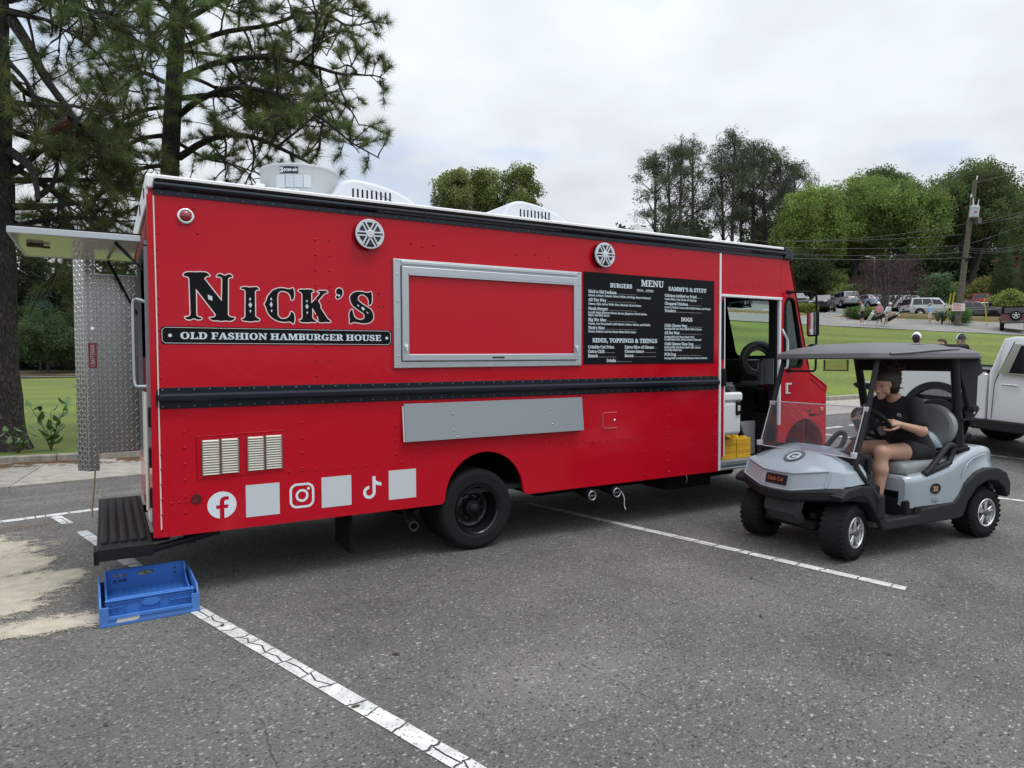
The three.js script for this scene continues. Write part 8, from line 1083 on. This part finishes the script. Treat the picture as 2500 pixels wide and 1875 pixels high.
// ================================================================ smaller things
// two nested blue bread crates
const crateBlue = std(0.045, 0.17, 0.52, 0.45), crateBlue2 = std(0.055, 0.17, 0.46, 0.55);
{
  const wall = (w, h, holes, notch) => { const s = new THREE.Shape(); s.moveTo(-w / 2, 0); s.lineTo(w / 2, 0); s.lineTo(w / 2, h); if (notch) { s.lineTo(w / 2 - 0.03, h); s.quadraticCurveTo(w / 2 - 0.06, h, w / 2 - 0.07, h - notch); s.lineTo(-w / 2 + 0.07, h - notch); s.quadraticCurveTo(-w / 2 + 0.06, h, -w / 2 + 0.03, h); } s.lineTo(-w / 2, h); s.closePath(); for (const q of holes) s.holes.push(new THREE.Path(q.getPoints(16))); return s; };
  const win = (x, y, w, h) => rrect(x - w / 2, y - h / 2, x + w / 2, y + h / 2, 0.004);
  // lower crate, local x along its width, z toward the camera
  const t1 = group('bread_crate', [-0.06, 0, 0.03], 0.02, 'lower blue bread crate on the asphalt with another crate nested inside', 'crate');
  const W1 = 0.575, D1 = 0.63; part('crate_floor', [bxx(-W1 / 2, W1 / 2, 0.0, 0.012, -D1 / 2, D1 / 2, 0.004)], crateBlue2, t1);
  part('end_wall', [ext(wall(W1, 0.06, []), D1 / 2 - 0.012, D1 / 2, 0.002), bxx(-W1 / 2, W1 / 2, 0.0, 0.02, D1 / 2 - 0.016, D1 / 2 + 0.004, 0.003)], crateBlue2, t1); part('end_wall', [ext(wall(W1, 0.12, []), -D1 / 2, -D1 / 2 + 0.012, 0.002)], crateBlue2, t1);
  for (const s of [-1, 1]) { const sh = new THREE.Shape(); [[-D1 / 2, 0], [D1 / 2, 0], [D1 / 2, 0.125], [D1 / 2 - 0.05, 0.12], [D1 / 2 - 0.1, 0.165], [-D1 / 2 + 0.02, 0.17], [-D1 / 2, 0.12]].forEach((p, i) => (i ? sh.lineTo(-p[0], p[1]) : sh.moveTo(-p[0], p[1]))); const q = fixWind(ext(sh, -0.006, 0.006, 0.002)); part('side_wall', [q.translate(s * (W1 / 2 - 0.006), 0, 0)], crateBlue2, t1); part('corner_post', [bx(0.05, 0.125, 0.012, s * (W1 / 2 - 0.025), 0.062, D1 / 2 - 0.004, 0.003)], crateBlue2, t1); }
  part('torn_label', [ext([[-0.2, 0.012], [-0.19, 0.045], [-0.07, 0.05], [-0.065, 0.03], [-0.1, 0.012], [-0.13, 0.008], [-0.16, 0.02]], D1 / 2 + 0.001, D1 / 2 + 0.0025)], std(0.55, 0.54, 0.5, 0.8), t1);
  // upper crate, tipped up at the back
  const t2 = group('bread_crate', [-0.055, 0.045, 0.015], 0.015, 'upper blue bread crate with oval hand hole, nested in the lower one', 'crate'); t2.rotation.x = 0.03; const W2 = 0.51, D2 = 0.53;
  const oval = ell(0.0, 0.105, 0.05, 0.018); const back = [oval]; for (const y of [0.05, 0.085]) for (const x of [-0.19, -0.16, -0.13]) back.push(win(x, y + 0.02, 0.02, 0.022)); for (const y of [0.06, 0.092]) back.push(win(0.19, y + 0.015, 0.014, 0.016));
  part('crate_floor', [bxx(-W2 / 2, W2 / 2, 0, 0.01, -D2 / 2, D2 / 2), ...Array.from({ length: 14 }, (_, i) => bx(W2 - 0.03, 0.004, 0.006, 0, 0.012, -D2 / 2 + 0.04 + i * 0.043)), ...Array.from({ length: 12 }, (_, i) => bx(0.006, 0.0045, D2 - 0.03, -W2 / 2 + 0.03 + i * 0.043, 0.012, 0))], crateBlue, t2);
  part('back_wall', [ext(wall(W2, 0.15, back), -D2 / 2, -D2 / 2 + 0.012, 0.002), bxx(-W2 / 2, W2 / 2, 0.143, 0.152, -D2 / 2 - 0.006, -D2 / 2 + 0.018, 0.003)], crateBlue, t2);
  const front = part('front_wall', [ext(wall(W2, 0.105, []), D2 / 2 - 0.012, D2 / 2 - 0.004, 0.001), bxx(-W2 / 2 - 0.004, W2 / 2 + 0.004, 0.1, 0.112, D2 / 2 - 0.022, D2 / 2 + 0.01, 0.004), bxx(-W2 / 2 + 0.03, W2 / 2 - 0.03, 0.111, 0.118, D2 / 2 - 0.02, D2 / 2 + 0.002, 0.003), bxx(-W2 / 2 - 0.004, W2 / 2 + 0.004, 0.0, 0.01, D2 / 2 - 0.014, D2 / 2 + 0.01, 0.003)], crateBlue, t2);
  const ribs = [], R = (x, y, w, h) => ribs.push(bx(w, h, 0.012, x, y, D2 / 2 + 0.001)); for (const x of [-0.245, -0.215, -0.185, -0.145, -0.055, 0.055, 0.11, 0.14, 0.17, 0.2, 0.225, 0.247]) R(x, 0.05, 0.004, 0.09); R(-0.21, 0.06, 0.09, 0.004); R(0.18, 0.055, 0.145, 0.004); R(-0.21, 0.088, 0.1, 0.003); R(0.0, 0.09, W2, 0.004); part('front_ribs', ribs, crateBlue, front); part('hand_hold', [ext(ell(0, 0.068, 0.054, 0.026, 30), D2 / 2 - 0.004, D2 / 2 + 0.008, 0.003)], crateBlue, front);
  for (const s of [-1, 1]) { const sh = new THREE.Shape(); [[D2 / 2, 0], [D2 / 2, 0.11], [D2 / 2 - 0.05, 0.11], [D2 / 2 - 0.11, 0.06], [-D2 / 2 + 0.2, 0.065], [-D2 / 2 + 0.06, 0.1], [-D2 / 2 + 0.03, 0.15], [-D2 / 2, 0.15], [-D2 / 2, 0]].forEach((p, i) => (i ? sh.lineTo(-p[0], p[1]) : sh.moveTo(-p[0], p[1]))); part('side_wall', [fixWind(ext(sh, -0.006, 0.006, 0.002)).translate(s * (W2 / 2 - 0.006), 0, 0)], crateBlue, t2); }
}
// yellow levelling blocks in the doorway
{
  const y1 = std(0.72, 0.4, 0.012, 0.5), y2 = std(0.62, 0.33, 0.01, 0.5), r = rngOf(4);
  for (const [k, x0, x1] of [[0, 5.6, 5.83], [1, 5.835, 6.065]]) {
    const t = group('levelling_blocks', [(x0 + x1) / 2, 0.52, -0.23], 0, ['left stack of yellow levelling blocks in the cab doorway', 'right stack of yellow levelling blocks in the cab doorway'][k], 'blocks', 'yellow levelling blocks');
    const n = 9, h = 0.245 / n, w = (x1 - x0) / 2; for (let i = 0; i < n; i++) part('block', [new RoundedBoxGeometry(w * 2 - 0.004, h - 0.0015, 0.25, 2, 0.004).translate(0, (i + 0.5) * h, (r() - 0.5) * 0.004)], (i % 3) ? y1 : y2, t);
    for (const [a, b] of [[-0.06, -0.06], [0.06, -0.06], [-0.06, 0.06], [0.06, 0.06]]) part('block_stud', [lathe([[0, 0.018], [0.035, 0.018], [0.04, 0.012], [0.042, 0]], 16).translate(a, 0.245, b)], y1, t);
  }
}
// white cooler, bag and hose coil in the cab
{
  const t = group('cooler', [5.66, 0.82, -0.19], 0.02, 'white ice box with black latch just inside the truck doorway', 'cooler'), wc = std(0.7, 0.71, 0.72, 0.45);
  part('box', [bx(0.3, 0.38, 0.6, 0, 0.19, -0.12, 0.05, 4)], wc, t); part('lid', [bx(0.32, 0.1, 0.62, 0, 0.425, -0.12, 0.03, 4)], wc, t); part('latch', [bx(0.07, 0.15, 0.02, 0.08, 0.3, 0.185, 0.01), bx(0.02, 0.15, 0.12, 0.155, 0.3, 0.08, 0.01)], M.black, t); part('latch_plate', [bx(0.04, 0.06, 0.01, 0.08, 0.3, 0.197, 0.004)], std(0.5, 0.5, 0.52, 0.4), t);
  const b = group('plastic_bag', [5.68, 1.295, -0.2], 0, 'crumpled grey bag lying on top of the white cooler', 'bag'), g = new THREE.IcosahedronGeometry(0.12, 4), p = g.attributes.position; for (let i = 0; i < p.count; i++) { const k = 1 + 0.35 * N3(p.getX(i) * 14, p.getY(i) * 14, p.getZ(i) * 14); p.setXYZ(i, p.getX(i) * k * 1.4, Math.max(0, p.getY(i) * k * 0.55 + 0.045), p.getZ(i) * k); } g.computeVertexNormals(); part('bag_skin', [g], phys(0.06, 0.062, 0.068, 0.3, { specularIntensity: 0.8 }), b);
  const h = group('hose_coil', [6.4, 1.36, -0.3], 0, 'coiled black hose hanging in a bracket inside the cab', 'hose'), rr = rngOf(8), loops = []; for (let i = 0; i < 15; i++) { const R = 0.1 + 0.095 * Math.sqrt(rr()), ox = (rr() - 0.5) * 0.05, oy = 0.3 + (0.19 - R) * (rr() - 0.6), tl = (rr() - 0.5) * 0.4; loops.push(new THREE.TorusGeometry(R, 0.013, 8, 48).scale(1, 1.12, 1).rotateY(tl - 0.7).translate(ox, oy, 0)); }
  part('hose', loops, phys(0.012, 0.012, 0.013, 0.35, {}), h); part('hose_bracket', [bx(0.03, 0.28, 0.05, -0.1, 0.14, 0.13), bx(0.03, 0.28, 0.05, 0.1, 0.14, -0.14), bx(0.25, 0.03, 0.3, 0, 0.02, 0)], std(0.08, 0.082, 0.085, 0.5, 0.4), h); part('tag_label', [bx(0.004, 0.075, 0.055, 0.0, 0.22, 0.03).rotateY(0.4)], std(0.6, 0.6, 0.6, 0.6), h);
}
// utility pole with transformer, brackets and wires
{
  const base = fwd(57.6, px(2334), 0.2), topP = fwd(57.6, px(2373)); const dir = V(topP.x - base.x, 0, topP.z - base.z), H = (877 - 447) / 1697 * 57.6 + 1.66 - base.y, lean = dir.clone(); lean.y = H;
  const t = group('utility_pole', base.toArray(), 0, 'tall leaning wooden utility pole carrying a grey transformer and wires', 'utility pole'), P = (s, side = 0, out = 0) => lean.clone().multiplyScalar(s).addScaledVector(V(-FZ, 0, FX), side).addScaledVector(V(FX, 0, FZ), -out);
  const wood = new THREE.MeshStandardMaterial({ color: lin(3.4, 3.5, 3.0), map: barkTex, roughness: 0.95 });
  part('pole', [limbTube([V(0, -0.5, 0), P(0.5), P(1)], 0.25, 0.16, 20, 14)], wood, t);
  const tf = part('transformer', [rod(P(0.735, 0.0, 0.42), P(0.8, 0.0, 0.42), 0.34, 0.34, 20), rod(P(0.8, 0, 0.42), P(0.815, 0, 0.42), 0.36, 0.3, 20)], std(0.36, 0.4, 0.43, 0.5), t); part('bushing', [rod(P(0.815, 0.2, 0.42), P(0.86, 0.25, 0.42), 0.05, 0.03, 8), rod(P(0.815, -0.15, 0.42), P(0.87, -0.1, 0.2), 0.04, 0.03, 8)], std(0.5, 0.5, 0.5, 0.4), tf); part('warning_mark', [bx(0.2, 0.14, 0.03, 0, 0, 0).rotateY(VIEW - Math.PI / 2).translate(...P(0.768, -0.1, 0.75).toArray())], std(0.5, 0.05, 0.04, 0.6), tf);
  part('cabinet', [bx(0.55, 0.5, 0.4, ...P(0.715, 0.55, 0.1).toArray(), 0.03)], std(0.09, 0.085, 0.08, 0.7), t); part('crossarm', [rod(P(0.46, -0.45, 0.15), P(0.46, 0.65, 0.15), 0.05), rod(P(0.455, 0, 0.3), P(0.43, 0, 0.1), 0.08)], M.black, t); part('insulator', [rod(P(0.99, 0.1), P(1.03, 0.14), 0.05), rod(P(0.88, -0.22, 0.1), P(0.9, -0.22, 0.1), 0.07)], std(0.6, 0.6, 0.6, 0.4), t);
  const wire = (a, b, sag, r = 0.016) => { const o = []; for (let i = 0; i <= 10; i++) { const s = i / 10, q = a.clone().lerp(b, s); q.y -= sag * 4 * s * (1 - s); o.push(q); } return tube(o, r, 30, 4); };
  const W = (s, side = 0, out = 0) => P(s, side, out).add(V(0, 0, 0)), toL = (x, y, d) => { const q = fwd(d, px(x)); return V(q.x - base.x, (877 - y) / 1697 * d + 1.66 - base.y, q.z - base.z); };
  const ws = [[W(0.625, -0.2), toL(1880, 592, 50), 0.15], [W(0.55, -0.2), toL(1880, 605, 49), 0.2], [W(0.5, -0.2), toL(1880, 621, 49), 0.2], [W(0.46, -0.4, 0.15), toL(1880, 631, 49), 0.15, 0.024], [W(0.7, -0.15), toL(1860, 592, 52), 0.4], [W(0.985, 0.1), toL(2560, 398, 70), 0.2], [W(0.71, 0.5), toL(2560, 494, 60), 0.3], [W(0.7, 0.5), toL(2560, 505, 60), 0.3], [W(0.56, 0.2), toL(2560, 530, 62), 0.1], [W(0.53, 0.2), toL(2560, 574, 66), 0.6], [W(0.5, 0.2), toL(2560, 590, 66), 0.5], [W(0.52, 0.2), toL(2560, 578, 66), 0.7]];
  for (const q of ws) part('wire', [wire(q[0], q[1], q[2], q[3] ?? 0.016)], std(0.05, 0.05, 0.055, 0.6), t);
  // sign on the pole
  const st = canvasTex(256, 160, (g) => { g.fillStyle = 'rgb(205,200,200)'; g.fillRect(0, 0, 256, 160); g.fillStyle = 'rgb(176,60,62)'; for (let i = 0; i < 5; i++) g.fillRect(16, 16 + i * 27, 150 + (i * 47) % 70, 14); });
  const sg = part('pole_sign', [bx(1.05, 0.62, 0.03, 0, 0, 0)], new THREE.MeshStandardMaterial({ map: st, roughness: 0.7 }), t); sg.position.copy(P(0.115, -0.25, 0.36)); sg.rotation.y = VIEW - Math.PI / 2;
}
// yellow guy guards, street light, parking bollard
[[2319, 706, 2307, 762, 'tall yellow guy wire guard left of the pole'], [2328, 710, 2314, 770, 'leaning yellow guy wire guard nearer the pole'], [2400, 716, 2409, 768, 'thin yellow guy wire guard right of the pole']].forEach(([x1, y1, x0, y0, l]) => { const b = fwd(59.5, px(x0), 0.3), e = fwd(59.5, px(x1)), t = group('guy_guard', b.toArray(), 0, l, 'guy guard', 'yellow guy wire guards'), h = (y0 - y1) / 1697 * 59.5 + 0.3; part('guard', [rod([0, -0.3, 0], [e.x - b.x, h, e.z - b.z], 0.05, 0.04, 8)], std(0.52, 0.4, 0.03, 0.6), t); part('wire', [rod([e.x - b.x, h, e.z - b.z], [(e.x - b.x) * 1.6, h * 1.6, (e.z - b.z) * 1.6], 0.008)], M.dark, t); });
{ const b = fwd(79, px(2132), 0), t = group('street_light', b.toArray(), 0, 'grey street light pole rising behind the purple bush', 'street light'), h = hgt(632, 79, b); part('lamp_post', [rod([0, 0, 0], [0, h, 0], 0.08, 0.06)], std(0.4, 0.42, 0.42, 0.5), t); const s = V(-FZ, 0, FX).multiplyScalar(-0.8); part('lamp_head', [rod([0, h, 0], [s.x, h + 0.12, s.z], 0.04), bx(0.55, 0.08, 0.25, 0, 0, 0, 0.03).rotateY(VIEW - Math.PI / 2).translate(s.x, h + 0.12, s.z)], std(0.5, 0.52, 0.52, 0.4), t); }
{ const t = group('post_box', fwd(58, px(2298), 0.2).toArray(), 0, 'small dark post in the planting bed beside the man in blue', 'post'); part('post', [rod([0, -0.2, 0], [0, 0.75, 0], 0.07)], M.black, t); part('post_cap', [bx(0.3, 0.2, 0.2, 0, 0.85, 0, 0.04)], std(0.1, 0.1, 0.11, 0.5), t); }
{ const t = group('fence_post', fwd(61.5, px(1783), 0).toArray(), 0, 'thin dark sign post at the bed edge seen through the windscreen', 'post'); part('post', [rod([0, 0, 0], [0, 1.5, 0], 0.03)], M.black, t); part('post_foot', [bx(0.16, 0.06, 0.16, 0, 0.02, 0)], M.black, t); }
{ const t = group('tee_marker', [-2.1, 0.13, -21.5], 0, 'small dark marker standing alone on the lawn left of the truck', 'marker'); part('block', [bx(0.11, 0.13, 0.11, 0, 0.07, 0, 0.02)], M.black, t); part('spike', [rod([0, -0.05, 0], [0, 0.02, 0], 0.02)], M.black, t); }
{ const t = group('outbuilding', fwd(104, px(2492), 0).toArray(), VIEW, 'corner of a red brick building among the trees at the right', 'building'); part('wall', [bx(5, 7, 5, 0, 3.5, 0)], std(0.16, 0.07, 0.05, 0.9), t); part('roof', [bx(5.6, 0.35, 5.6, 0, 7.15, 0)], std(0.25, 0.1, 0.07, 0.9), t); }

renderer.render(scene, camera);
